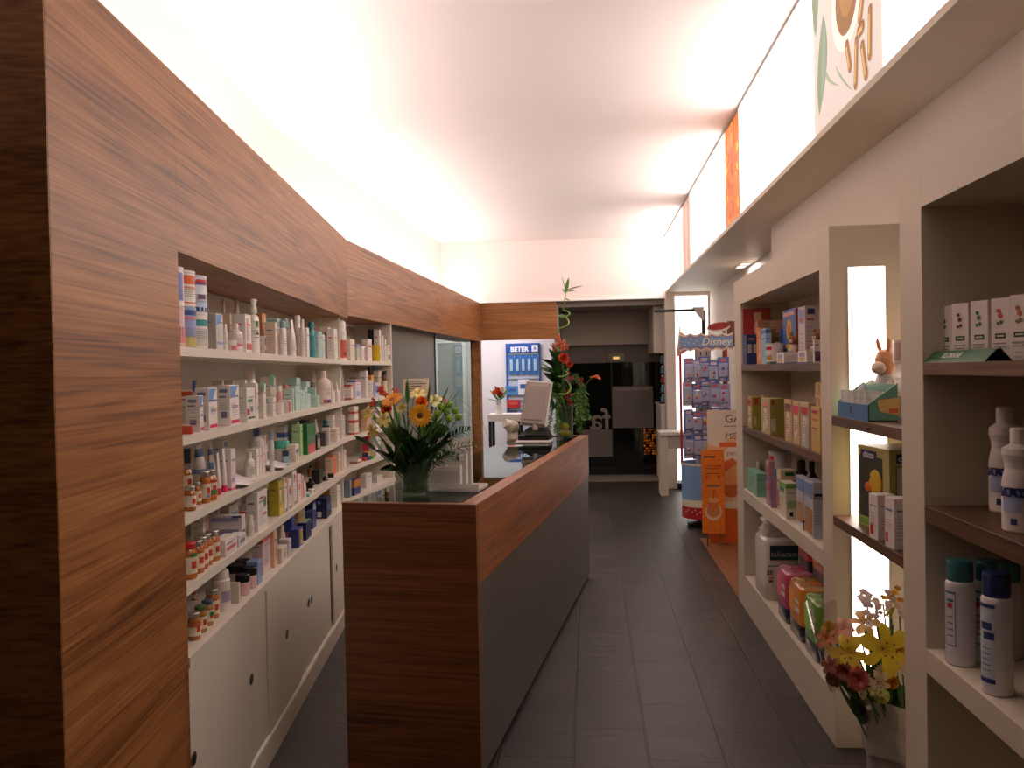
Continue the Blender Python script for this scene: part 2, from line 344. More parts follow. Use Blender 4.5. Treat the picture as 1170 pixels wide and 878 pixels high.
# ------------------------------------------------------------ light box panels
lw = em((255, 240, 232), 4.6, 'lit_panel')
def panel(y0, y1, mt, nm): k = MB(); k.box((LX+.004, y0+.004, ZS+.03), (LX+.016, y1-.004, 3.222), mt); return k
yl = lambda px, py: on_x(px, py, LX).y
e1, e2 = yl(1008, 85), yl(930, 163)
e3, e4 = yl(845, 250), yl(829, 266)
e5, e6 = yl(789, 307), yl(780, 316)
lab = ['luminous white wall panel over the nearest shelf unit, right of the spoon picture', 'long luminous white wall panel between spoon picture and orange picture', 'luminous white wall panel between the orange picture and the faded pink picture', 'luminous white wall panel in the far corner of the light box']
for i, (a, b) in enumerate(((1.2, e1), (e2, e3), (e4, e5), (e6, YB-.01))):
    t = thing('light_box_panel', lab[i], 'light panel', (LX, a, ZS+.03), 0, 'white light box panels along the ceiling')
    k = panel(a, b, lw, ''); 
    for j in range(len(k.v)): k.v[j] = k.v[j]-Vector((LX, a, ZS+.03))
    k.build('diffuser', t)
    k = MB(); k.box((.016, 0, -.002), (.05, b-a, .70), white); k.build('housing', t)
# printed backlit pictures: local frame u along -Y (left to right as seen), v up
def picture(y0, y1, label, base, shapes, strength):
    t = thing('backlit_picture', label, 'picture', (LX, y1, ZS+.03)); W = y1-y0; Hh = 3.222-ZS-.03
    k = MB(); k.box((.002, -W+.004, 0), (.016, -.004, Hh), em(base, strength, 'backlit_print')); k.build('print', t)
    k = MB(); k.box((.016, -W, 0), (.05, 0, Hh), white); k.build('housing', t)
    k = MB(); n = 0
    for poly, c in shapes:
        n += 1; x = .0015-n*.00006
        k.add([(x, -u*W, v*Hh) for u, v in poly], [tuple(range(len(poly)))], em(c, strength, 'backlit_print'))
    if n: k.build('motif', t)
def ell(cx, cy, rx, ry, n=24, a=0.): return [(cx+rx*math.cos(a)*math.cos(2*PI*i/n)-ry*math.sin(a)*math.sin(2*PI*i/n), cy+rx*math.sin(a)*math.cos(2*PI*i/n)+ry*math.cos(a)*math.sin(2*PI*i/n)) for i in range(n)]
def caps(cx, cy, l, w, a, n=8):
    pts = []
    for s in (1, -1):
        for i in range(n+1):
            b = -PI/2+PI*i/n if s > 0 else PI/2+PI*i/n
            x, y = s*l+w*math.cos(b), w*math.sin(b); pts.append((cx+(x*math.cos(a)-y*math.sin(a)), cy+(x*math.sin(a)+y*math.cos(a))))
    return pts
mm = lambda pts: [(x/.9, z/.68) for x, z in pts]
def blade(x0, z0, x1, z1, w, n=9, bow=0.):
    L, R = [], []
    for i in range(n+1):
        u = i/n; x, z = x0+(x1-x0)*u+bow*4*u*(1-u), z0+(z1-z0)*u; d = w*math.sin(PI*u)**.8; L.append((x-d, z)); R.append((x+d, z))
    return mm(L+R[::-1])
sh = [(mm([(0, .40), (.10, .50), (.16, .68), (0, .68)]), (206, 214, 190)), (blade(.05, .42, .04, .80, .06), (126, 140, 112)), (blade(.09, .07, .17, .47, .075, 9, .02), (134, 148, 122)), (blade(.11, .08, .18, .45, .03, 9, .02), (150, 162, 138)),
      (blade(.20, .24, .40, .10, .016, 9, -.05), (168, 176, 140)), (blade(.34, .20, .58, .02, .010, 9, -.02), (160, 170, 128)),
      (ell(.49/.9, .40/.68, .19/.9, .19/.68), (246, 234, 222)), (ell(.50/.9, .42/.68, .145/.9, .155/.68), (150, 98, 44)), (ell(.51/.9, .44/.68, .10/.9, .11/.68), (176, 122, 60)), (ell(.53/.9, .47/.68, .05/.9, .05/.68), (128, 80, 36))]
for cx, cz, l, w, a in ((.70, .335, .085, .024, 1.15), (.67, .215, .022, .024, .1), (.775, .165, .075, .022, 1.5), (.52, .172, .05, .022, -1.2), (.615, .115, .075, .022, 1.45), (.71, .090, .06, .022, -1.25)):
    for dx, dl, dw, c in ((.008, 1.02, 1.1, (196, 170, 150)), (0, 1, 1, (140, 84, 28)), (-.004, .95, .7, (176, 114, 50)), (-.008, .85, .3, (226, 180, 112))): sh.append((mm(caps(cx+dx, cz-abs(dx)*.3, l*dl, w*dw, a)), c))
picture(e1, e2, 'backlit picture of a white spoon of powder with brown capsules and leaves', (226, 206, 194), sh, .76)
random.seed(3)
sh = []
for i in range(90):
    cx, cy = random.random(), random.random(); dz = abs(cx-.5)
    c = random.choice([(236, 170, 40), (240, 196, 60), (210, 90, 40), (222, 110, 60)]) if (dz > .2 or cy > .75) else random.choice([(214, 84, 60), (224, 110, 80), (200, 70, 50)])
    sh.append((ell(min(.93, max(.07, cx)), min(.96, max(.04, cy)), random.uniform(.03, .07), random.uniform(.012, .04), 9, random.uniform(0, 3)), c))
picture(e3, e4, 'backlit picture with a blotchy orange, yellow and red pattern', (216, 120, 60), sh, .8)
sh = [([(x, 0.02), (x+.06, 0.02), (x+.1, .98), (x+.02, .98)], c) for x, c in ((.1, (214, 178, 160)), (.3, (196, 150, 130)), (.52, (222, 190, 172)), (.72, (190, 140, 112)))]
picture(e5, e6, 'narrow faded pink backlit picture near the far corner', (206, 166, 148), sh, .8)
# ------------------------------------------------------------ lamps of the room
def area(name, loc, rot, sx, sy, energy, col):
    l = bpy.data.lights.new(name, 'AREA'); l.shape = 'RECTANGLE'; l.size = sx; l.size_y = sy; l.energy = energy; l.color = col
    o = bpy.data.objects.new(name, l); C.objects.link(o); o.location = loc; o.rotation_euler = rot; return o
WARM = (1, .86, .78); COVE = (1, .90, .87)
q0, q1 = P1(S_A+.1, .33), P1(-.1, .36); mx = ((q0[0]+q1[0])/2, (q0[1]+q1[1])/2)
area('cove_lamp', (mx[0], mx[1], 2.41), (PI, math.radians(30), A1), .22, 3.5, 37, COVE)
q0, q1 = P2(.1, .30), P2(S_E-.1, .30); mx = ((q0[0]+q1[0])/2, (q0[1]+q1[1])/2)
area('cove_lamp', (mx[0], mx[1], 2.41), (PI, math.radians(30), -A2), .22, 5.1, 48, COVE)
area('backroom_lamp', (-1.6, 11.9, 2.44), (0, 0, 0), 1.6, 1.2, 30, (1, .93, .95))
area('corridor_lamp', (-3.0, 9, 2.44), (0, 0, 0), 1.0, 5, 30, (1, .93, .92))
# luminous pillar on the back wall
t = thing('light_pillar', 'tall luminous white pillar panel behind the rotating display rack', 'light panel', (1.10, YB+.02, 0))
k = MB(); k.box((.012, 0, .10), (.425, .02, 2.46), em((255, 246, 242), 1.8, 'lit_pillar')); k.build('diffuser', t)
k = MB(); k.box((0, .02, .08), (.44, .07, 2.49), white)
for x in (0, .428): k.box((x, -.004, .08), (x+.012, .02, 2.49), white)
k.build('frame', t)
k = MB(); k.box((.0, -.12, 0), (.44, .06, .08), black, .004); k.build('base', t)
# recessed downlight in the soffit
t = thing('ceiling_light', 'small recessed square double downlight in the soffit above the far shelf unit', 'light', tuple(on_z(849, 303, ZS)))
k = MB(); k.box((-.06, -.20, -.006), (.06, .20, 0), white2, .002); k.build('frame', t)
for y in (-.11, .11):
    k = MB(); k.box((-.035, y-.05, -.008), (.035, y+.05, -.0065), em((255, 250, 245), 2., 'lit_bulb')); k.build('bulb', t)
area('soffit_lamp', tuple(on_z(849, 303, ZS-.02)), (0, 0, 0), .14, .4, 3, WARM)
# ============================================================ shelving and cabinets on the left
ZL = dict(top=1.642, second=1.375, third=1.137, fourth=.927, counter=.722)
SB = .028
t = thing('shelf_unit', 'long white built-in shelf unit in the walnut wall, full of cartons and bottles', 'shelf unit', (LB.x, LB.y, .722))
def lk(z=0): k = MB(); k.M = Matrix.Translation((-LB.x, -LB.y, z)); return k
k = lk(-.722); k.prism([P1(S_O, .30), P1(0, .30), P2(S_G, .30), P2(S_G, .31), P1(0, .31), P1(S_O, .31)], .7225, 1.918, satin); k.build('back_panel', t)
for nm in ('top', 'second', 'third', 'fourth'):
    z = ZL[nm]; k = lk(-.722); k.prism([P1(S_O, .006), P1(-.0, .006), P2(S_G-.02, .006), P2(S_G-.02, .30), P1(0, .30), P1(S_O, .30)], z-SB, z, satin); k.build('shelf', t)
k = lk(-.722); k.prism([P1(S_O, .008), P1(S_O+.02, .008), P1(S_O+.02, .30), P1(S_O, .30)], .722, 1.92, satin); k.build('side_panel', t)
k = lk(-.722); k.prism([P2(S_G-.022, .004), P2(S_G, .004), P2(S_G, .30), P2(S_G-.022, .30)], .722, 1.94, satin); k.build('side_panel', t)
zz = [.722, .927, 1.137, 1.375, 1.642, 1.92]
k = lk(-.722)
for i in range(5): k.prism([P1(-.16, .03), P1(-.14, .03), P1(-.14, .30), P1(-.16, .30)], zz[i], zz[i+1]-(SB if i < 4 else 0), satin)
k.build('divider', t)
# worktop
k = MB(); k.prism([P1(S_O+.001, -.004), P1(-.0, -.004), P2(S_G, -.004), P2(S_G, .31), P1(0, .31), P1(S_O, .31)], 0.6905, .722, satin)
tag(k.build('worktop'), 'white worktop ledge running over the sliding-door cabinet', 'worktop')
# cabinet with sliding doors
t = thing('sliding_door_cabinet', 'long low white cabinet with sliding doors and oval finger holes under the shelves', 'cabinet', (LB.x, LB.y, 0))
k = lk(); k.prism([P1(S_O, .03), P1(0, .03), P2(S_G, .03), P2(S_G, .31), P1(0, .31), P1(S_O, .31)], .104, .69, pm((60, 50, 42), .7)); k.build('carcass', t)
k = lk(); k.prism([P1(S_O+.001, -.003), P1(0, -.01), P2(S_G, -.01), P2(S_G, .3), P1(0, .3), P1(S_O, .3)], 0, .095, satin); k.build('plinth', t)
k = lk(); k.prism([P1(S_O+.001, -.004), P1(0, -.004), P2(S_G, -.004), P2(S_G, .03), P1(0, .03), P1(S_O, .03)], .095, .104, pm((235, 228, 215), .3)); k.build('track', t)
sy = lambda Y: (Y-5.39)/D1.y
doors = [(2.31, 2.95, 0, 2.36), (2.93, 3.24, 1, 3.0), (3.22, 3.80, 0, 3.53), (3.78, 4.06, 1, 4.02), (4.03, 4.60, 1, 4.09), (4.66, 5.38, 0, 4.76)]
for a, b, ly, hy in doors:
    o = ly*.007; k = lk(); k.prism([P1(sy(a), o), P1(sy(b), o), P1(sy(b), o+.012), P1(sy(a), o+.012)], .105, .688, satin); dd = k.build('door', t)
    k = lk(); hs = sy(hy); p = P1(hs, o-.0015); 
    vs = []; vi = []
    for i in range(16):
        ang = 2*PI*i/16; q = P1(hs+.024*math.cos(ang), o-.0015); vs.append((q[0], q[1], .412+.021*math.sin(ang)))
        q = P1(hs+.017*math.cos(ang), o-.0017); vi.append((q[0], q[1], .412+.015*math.sin(ang)))
    k.add(vs, [tuple(range(16))], chrome); k.add(vi, [tuple(range(16))], black); k.build('finger_hole', dd)
k = lk(); k.prism([P2(.02, 0), P2(S_G-.02, 0), P2(S_G-.02, .012), P2(.02, .012)], .105, .688, satin); k.build('door', t)
# ============================================================ service counter
AC = math.atan2(.41, 3.19); Q = Vector((-.423, 3.026, 0)); CL, CW, CH = 3.215, .53, 1.06
sc = thing('service_counter', 'long walnut service counter clad in slate with a glass top', 'counter', tuple(Q), -AC)
k = MB(); k.box((-CW, 0, 0), (0, .035, CH), walnutdx, .0015); k.build('end_panel', sc)
k = MB(); k.box((-.022, .035, .757), (0, CL, CH), walnutd, .001); k.build('front_band', sc)
k = MB(); k.box((-.03, .035, .03), (-.006, CL-.002, .755), cladm, .001); k.build('stone_cladding', sc)
k = MB(); k.box((-.06, .04, 0), (-.04, CL-.02, .03), black); k.build('toe_kick', sc)
k = MB(); k.box((-CW, CL-.03, 0), (-.03, CL, CH), walnutdx, .001); k.build('end_panel', sc)
k = MB(); k.box((-CW, .035, .03), (-CW+.02, CL-.03, 1.04), white2); k.build('back_panel', sc)
k = MB(); k.box((-.062, .035, 1.02), (-.022, CL-.03, CH), walnutd, .001); k.box((-CW+.02, .035, 1.02), (-CW+.04, CL-.03, 1.045), white2); k.build('rim', sc)
k = MB(); k.box((-CW+.02, .036, .84), (-.03, CL-.03, .86), pm((70, 74, 70), .3)); k.build('display_floor', sc)
k = MB(); k.box((-CW+.005, .036, 1.0455), (-.0625, CL-.031, 1.0535), glass('counter_glass', (150, 172, 165))); k.build('glass_top', sc)
CM = Matrix.Translation(Q) @ Matrix.Rotation(-AC, 4, 'Z'); CZ = 1.0535
def on_counter(px, py): p = on_z(px, py, CZ); p.z = CZ+.0005; return p
# ============================================================ shelf units on the right
UX = .966
def unit(name, label, y0, y1, o0, o1, ztop, zo, shelves, bottom):
    t = thing(name, label, 'shelf unit', (UX, y0, 0)); L_ = y1-y0; dx = WX-UX
    k = MB()
    k.box((0, 0, 0), (dx, o0-y0, ztop), white2, .0015); k.box((0, o1-y0, 0), (dx, L_, ztop), white2, .0015)
    k.box((0, o0-y0, zo), (dx, o1-y0, ztop), white2); k.box((0, o0-y0, 0), (dx, o1-y0, bottom), white2)
    k.box((dx-.012, o0-y0, bottom), (dx, o1-y0, zo), white2); k.build('carcass', t)
    for z, th, w in shelves:
        k = MB(); k.box((0.001 if w else 0, o0-y0, z-th), (dx-.012, o1-y0, z), shelfw if w else white2, .001); s = k.build('shelf', t)
        if w: s['label'] = 'dark walnut shelf board'
    return t
ZR = {1: 1.56, 2: 1.17, 3: .772, 4: .215}
uf = unit('shelf_unit', 'white shelf unit beside the posters, holding baby cartons and nappy packs', 3.44, 5.62, 3.585, 5.40, 2.105, 1.945, ((1.56, .038, 1), (1.17, .04, 1), (.772, .072, 0)), .215)
un = unit('shelf_unit', 'white shelf unit nearest the camera with shampoo cartons and teal capped bottles', .6, 2.685, .75, 2.515, 2.105, 2.0, ((1.55, .036, 1), (1.134, .048, 1), (.715, .07, 0)), .215)
lp = thing('niche_lamp', 'tall narrow glowing panel on the side of the far shelf unit', 'light panel', (1.035, 3.436, .30))
k = MB(); k.box((.004, -.003, .004), (.143, .002, 1.636), em((255, 236, 220), 6., 'lit_niche')); k.build('diffuser', lp)
k = MB(); k.box((0, -.001, 0), (.147, .003, 1.64), white); k.build('frame', lp)
for z, lb in ((1.345, 'dark walnut shelf between the units under the soft toy'), (.945, 'dark walnut shelf between the units under the toy box')):
    k = MB(); k.box((UX, 2.686, z-.038), (WX-.001, 3.432, z), shelfw, .001); tag(k.build('wall_shelf'), lb, 'shelf', 'walnut shelves in the bay between the two units')
# ============================================================ products
W = (238, 228, 220); CREAM = (232, 216, 192); BEIGE = (214, 188, 160); LG = (206, 200, 194)
RED = (200, 40, 40); ORG = (224, 92, 34); PINK = (222, 120, 130); HOT = (222, 40, 96); BLUE = (110, 150, 205); DBL = (44, 66, 130); NAVY = (26, 32, 66)
TEAL = (60, 146, 150); AQUA = (182, 212, 202); GRN = (34, 120, 52); LGRN = (170, 200, 150); YEL = (214, 186, 50); MUST = (196, 160, 30); BRN = (110, 70, 40); GOLD = (190, 130, 60); BLK = (26, 25, 27); TXT = (150, 140, 140); PUR = (110, 60, 110); SALM = (222, 150, 130); MINT = (130, 190, 165); TURQ = (90, 196, 176); SIL = (170, 168, 165)
def card(c): return pm(c, .42, var=.03, scale=60)
def plast(c): return pm(c, .28, var=.03, scale=40)
glassy = pm((226, 200, 160), .12, var=.05, trans=.25, coat=.3); clearp = glass('clear_plastic', (226, 226, 222), alpha=.12)
amber = pm((150, 84, 36), .15, trans=.3, coat=.4); lidm = pm((196, 170, 120), .3, metal=.7); silv = pm((190, 184, 176), .3, metal=.8)
def face_pt(f, u, v, w, d, h, e):
    if f == 'f': return (-w/2+u*w, -d/2-e, v*h)
    if f == 'l': return (-w/2-e, d/2-u*d, v*h)
    if f == 'r': return (w/2+e, -d/2+u*d, v*h)
    return (-w/2+u*w, -d/2+v*d, h+e)
def patch(k, f, poly, w, d, h, c, lay=1):
    k.add([face_pt(f, u, v, w, d, h, .0004*lay) for u, v in poly], [tuple(range(len(poly)))], card(c))
def rect(u0, v0, u1, v1): return [(u0, v0), (u1, v0), (u1, v1), (u0, v1)]
def near(side): return 'l' if side == 'L' else 'r'
def mk_box(w, d, h, c, pr, side, rng):
    """carton with printed panels.  pr: list of print codes"""
    k = MB(); k.box((-w/2, -d/2, 0), (w/2, d/2, h), card(c), min(.0012, w*.1)); n = near(side); lay = 1; lines = True; dk = tuple(int(v*.72) for v in c)
    for p in pr:
        q = p[0]
        if q == 'b':                                    # band round the carton
            for f in ('f', n): patch(k, f, rect(0.01, p[1], .99, p[2]), w, d, h, p[3], lay)
        elif q == 'f': patch(k, 'f', rect(*p[1:5]), w, d, h, p[5], lay)
        elif q == 'n': patch(k, n, rect(*p[1:5]), w, d, h, p[5], lay)
        elif q == 't': patch(k, 'f', [(.02, .98), (.02, .66), (.5, .74), (.9, .98)], w, d, h, p[1], lay)      # slanted corner
        elif q == 'o':                                  # round dot / emblem
            patch(k, 'f', [(p[1]+p[3]*math.cos(2*PI*i/14)*min(1, h/w), p[2]+p[3]*math.sin(2*PI*i/14)*min(1, w/h)) for i in range(14)], w, d, h, p[4], lay)
        elif q == 'no':
            patch(k, n, [(p[1]+p[3]*math.cos(2*PI*i/14)*min(1, h/d), p[2]+p[3]*math.sin(2*PI*i/14)*min(1, d/h)) for i in range(14)], w, d, h, p[4], lay)
        elif q == 'nf': patch(k, n, rect(0.01, .01, .99, .99), w, d, h, p[1], lay)
        elif q == 'top': patch(k, 't', rect(.02, .02, .98, .98), w, d, h, p[1], lay)
        elif q == 'x': lines = False
        elif q == 'T':                                  # lettering ('T', text, size/h, u, v, colour, face)
            f = p[6] if len(p) > 6 else 'f'; x, y, z = face_pt(f, p[3], p[4], w, d, h, .0004*(lay+1))
            M_ = front_M(x, y, z) if f == 'f' else Matrix.Translation((x, y, z)) @ Matrix.Rotation(-PI/2 if f == 'l' else PI/2, 4, 'Z') @ Matrix.Rotation(PI/2, 4, 'X')
            k.text(p[1], p[2]*h, card(p[5]), M_, .0001, bold=.0004)
        lay += 1
    if lines:
        t = tuple(int(v*.35+m*.65) for v, m in zip((110, 104, 120), c))
        for f in ('f', n):
            y = rng.uniform(.50, .62)
            for i in range(rng.randint(4, 7)):
                a = rng.uniform(.12, .2); b = rng.uniform(.55, .88); patch(k, f, rect(a, y, b, y+.018), w, d, h, t, lay); y -= rng.uniform(.045, .085)
                if y < .08: break
        a = rng.choice([DBL, RED, TXT, DBL]); a = tuple(int(v*.6+m*.4) for v, m in zip(a, c)); y = rng.uniform(.68, .76)
        patch(k, 'f', rect(.15, y, .85, y+.045), w, d, h, a, lay); patch(k, n, rect(.15, y, .7, y+.04), w, d, h, a, lay)
    return k
def wrap(k, r, z0, z1, side, c, lay=1, a0=-1.5, a1=1.5, sq=0.):
    k.arc_patch(r+.0006*lay, z0, z1, -PI/2+a0-(.5 if side == 'L' else -.5), -PI/2+a1-(.5 if side == 'L' else -.5), card(c), 10, sq)
def round_prints(k, r, h, pr, side, rng, txt=True, sq=0.):
    lay = 1
    for p in pr:
        if p[0] == 'b': wrap(k, r, p[1]*h, p[2]*h, side, p[3], lay, -2, 2, sq)
        elif p[0] == 'p': wrap(k, r, p[1]*h, p[2]*h, side, p[3], lay, -p[4], p[4], sq)
        lay += 1
    if txt:
        z = .46*h
        for i in range(4):
            wrap(k, r, z, z+.014*h, side, TXT, lay, -rng.uniform(.4, .8), rng.uniform(.3, .8), sq); z -= .06*h
def make_item(kind, w, d, h, c, pr, side, rng, name, label, cat, loc, rz, group=None):
    """one shop item; cartons are single meshes, containers carry their cap, lid or pump as a child"""
    P = {p[0]: p for p in pr}; r = w/2; cap = P['cap'][1] if 'cap' in P else c
    if kind == 'carton':
        o = mk_box(w, d, h, c, pr, side, rng).build(name, None, loc, rz); return tag(o, label, cat, group)
    t = thing(name, label, cat, loc, rz, group); bm = plast(c); sq = P['sq'][1] if 'sq' in P else 0.
    if kind == 'tin':
        k = MB(); k.lathe([(0, 0), (r*.97, 0), (r, .004), (r, h*.93), (r*.97, h*.935), (0, h*.935)], card(c), 20); round_prints(k, r, h, pr, side, rng); k.build('body', t)
        k = MB(); k.lathe([(r*1.0, h*.925), (r*1.03, h*.93), (r*1.03, h*.99), (r*.97, h), (0, h*.995)], plast(cap), 20); k.build('lid', t)
    elif kind == 'jar':
        lid = P['lid'][1] if 'lid' in P else None
        k = MB(); k.lathe([(0, 0), (r*.9, 0), (r, .05*h), (r, .70*h), (r*.86, .78*h), (r*.78, .82*h), (r*.78, .88*h), (0, .88*h)], pm(c, .14, var=.15, coat=.5, scale=50), 16)
        round_prints(k, r, h, pr, side, rng, False); k.build('glass_body', t)
        k = MB(); k.lathe([(r*.86, .84*h), (r*.9, .86*h), (r*.9, .98*h), (r*.84, h), (0, h)], silv if lid is None else pm(lid, .3), 16); k.build('lid', t)
    elif kind == 'tub':
        k = MB(); k.lathe([(0, 0), (r*.9, 0), (r*.95, .03*h), (r, .62*h), (r*.9, .66*h), (0, .66*h)], bm, 18); round_prints(k, r*.98, h, pr, side, rng, False); k.build('body', t)
        k = MB(); k.lathe([(r*.98, .62*h), (r*1.02, .66*h), (r*1.02, .97*h), (r*.95, h), (0, h)], plast(cap), 18); k.build('lid', t)
    elif kind in ('bottle', 'slim'):
        cr = .42 if kind == 'bottle' else .7; ch = .2
        k = MB(); k.lathe([(0, 0), (r*.9, 0), (r, .03*h), (r, .62*h), (r*.92, .70*h), (r*cr*1.05, (1-ch)*h-.01*h), (r*cr*1.0, (1-ch)*h), (0, (1-ch)*h)], bm, 16, sq=sq); round_prints(k, r, h, pr, side, rng, True, sq); k.build('body', t)
        q = cr*1.08; k = MB(); k.lathe([(r*q, (1-ch)*h-.008*h), (r*q, h*.97), (r*q*.9, h), (0, h)], plast(cap), 14, sq=sq); k.build('cap', t)
    elif kind == 'spray':
        k = MB(); k.lathe([(0, 0), (r*.96, 0), (r, .01*h), (r, .72*h), (r*.9, .755*h), (0, .755*h)], bm, 18); round_prints(k, r, h, pr, side, rng); k.build('body', t)
        k = MB(); k.lathe([(r*.9, .75*h), (r*.9, .9*h), (r*.84, .96*h), (r*.5, h), (0, h)], plast(cap), 18); k.build('cap', t)
    elif kind == 'pump':
        k = MB(); k.lathe([(0, 0), (r*.93, 0), (r, .02*h), (r, .58*h), (r*.85, .66*h), (r*.42, .70*h), (r*.42, .73*h), (0, .73*h)], bm, 18, sq=.25); round_prints(k, r, h, pr, side, rng, True, .25); k.build('body', t)
        k = MB(); k.lathe([(r*.5, .715*h), (r*.5, .8*h), (r*.4, .82*h), (r*.36, .93*h), (0, .93*h)], plast(cap), 14)
        k.box((-r*.35, -r*.32, .93*h), (r*1.05, r*.32, .985*h), plast(cap), r*.15); k.box((r*.85, -r*.2, .89*h), (r*1.05, r*.2, .95*h), plast(cap), r*.06); k.build('pump_head', t)
    elif kind == 'tube':                                # stands on its cap, flat crimp on top
        L = []; n = 16
        for z, rx, ry in ((.16, .78, .78), (.19, .9, .86), (.5, .97, .62), (.8, 1.0, .3), (.95, 1.02, .08), (1., 1.02, .05)):
            L.append([(r*rx*math.cos(2*PI*i/n), r*ry*math.sin(2*PI*i/n), z*h) for i in range(n+1)])
        k = MB(); k.strip(L, bm); k.add(L[-1][:-1], [tuple(range(n))], bm); k.add(L[0][:-1], [tuple(range(n))[::-1]], bm)
        prof = ((.16, .78, .78), (.19, .9, .86), (.5, .97, .62), (.8, 1.0, .3), (.95, 1.02, .08), (1., 1.02, .05))
        def at_(v):
            for a_, b_ in zip(prof, prof[1:]):
                if v <= b_[0]: q_ = (v-a_[0])/(b_[0]-a_[0]); return a_[1]+(b_[1]-a_[1])*q_, a_[2]+(b_[2]-a_[2])*q_
            return 1.02, .05
        for p in pr:
            if p[0] == 'b':
                L2 = []
                for v in [p[1]+(p[2]-p[1])*q_/3 for q_ in range(4)]:
                    rx, ry = at_(v); L2.append([((r*rx+.0007)*math.cos(2*PI*i/n), (r*ry+.0007)*math.sin(2*PI*i/n), v*h) for i in range(n+1)])
                k.strip(L2, card(p[3]))
        k.build('body', t)
        k = MB(); k.lathe([(0, 0), (r*.72, 0), (r*.76, .01*h), (r*.74, .15*h), (r*.7, .17*h), (0, .17*h)], plast(cap), 16); k.build('cap', t)
    elif kind == 'cone':                                # dropper tube with a pointed nozzle
        k = MB(); k.lathe([(0, 0), (r, 0), (r, .45*h), (r*.8, .55*h), (r*.4, .62*h), (0, .62*h)], bm, 14); round_prints(k, r, h, pr, side, rng, False); k.build('body', t)
        k = MB(); k.lathe([(r*.5, .6*h), (r*.45, .66*h), (r*.18, h*.98), (0, h)], plast(cap), 12); k.build('nozzle', t)
    return t
NAMES = dict(carton='carton', tin='tin', jar='food_jar', tub='tub', bottle='bottle', slim='bottle', spray='spray_can', pump='pump_bottle', tube='tube', cone='dropper_bottle')
CATS = dict(carton='carton', tin='tin', jar='jar', tub='tub', bottle='bottle', slim='bottle', spray='spray can', pump='bottle', tube='tube', cone='bottle')
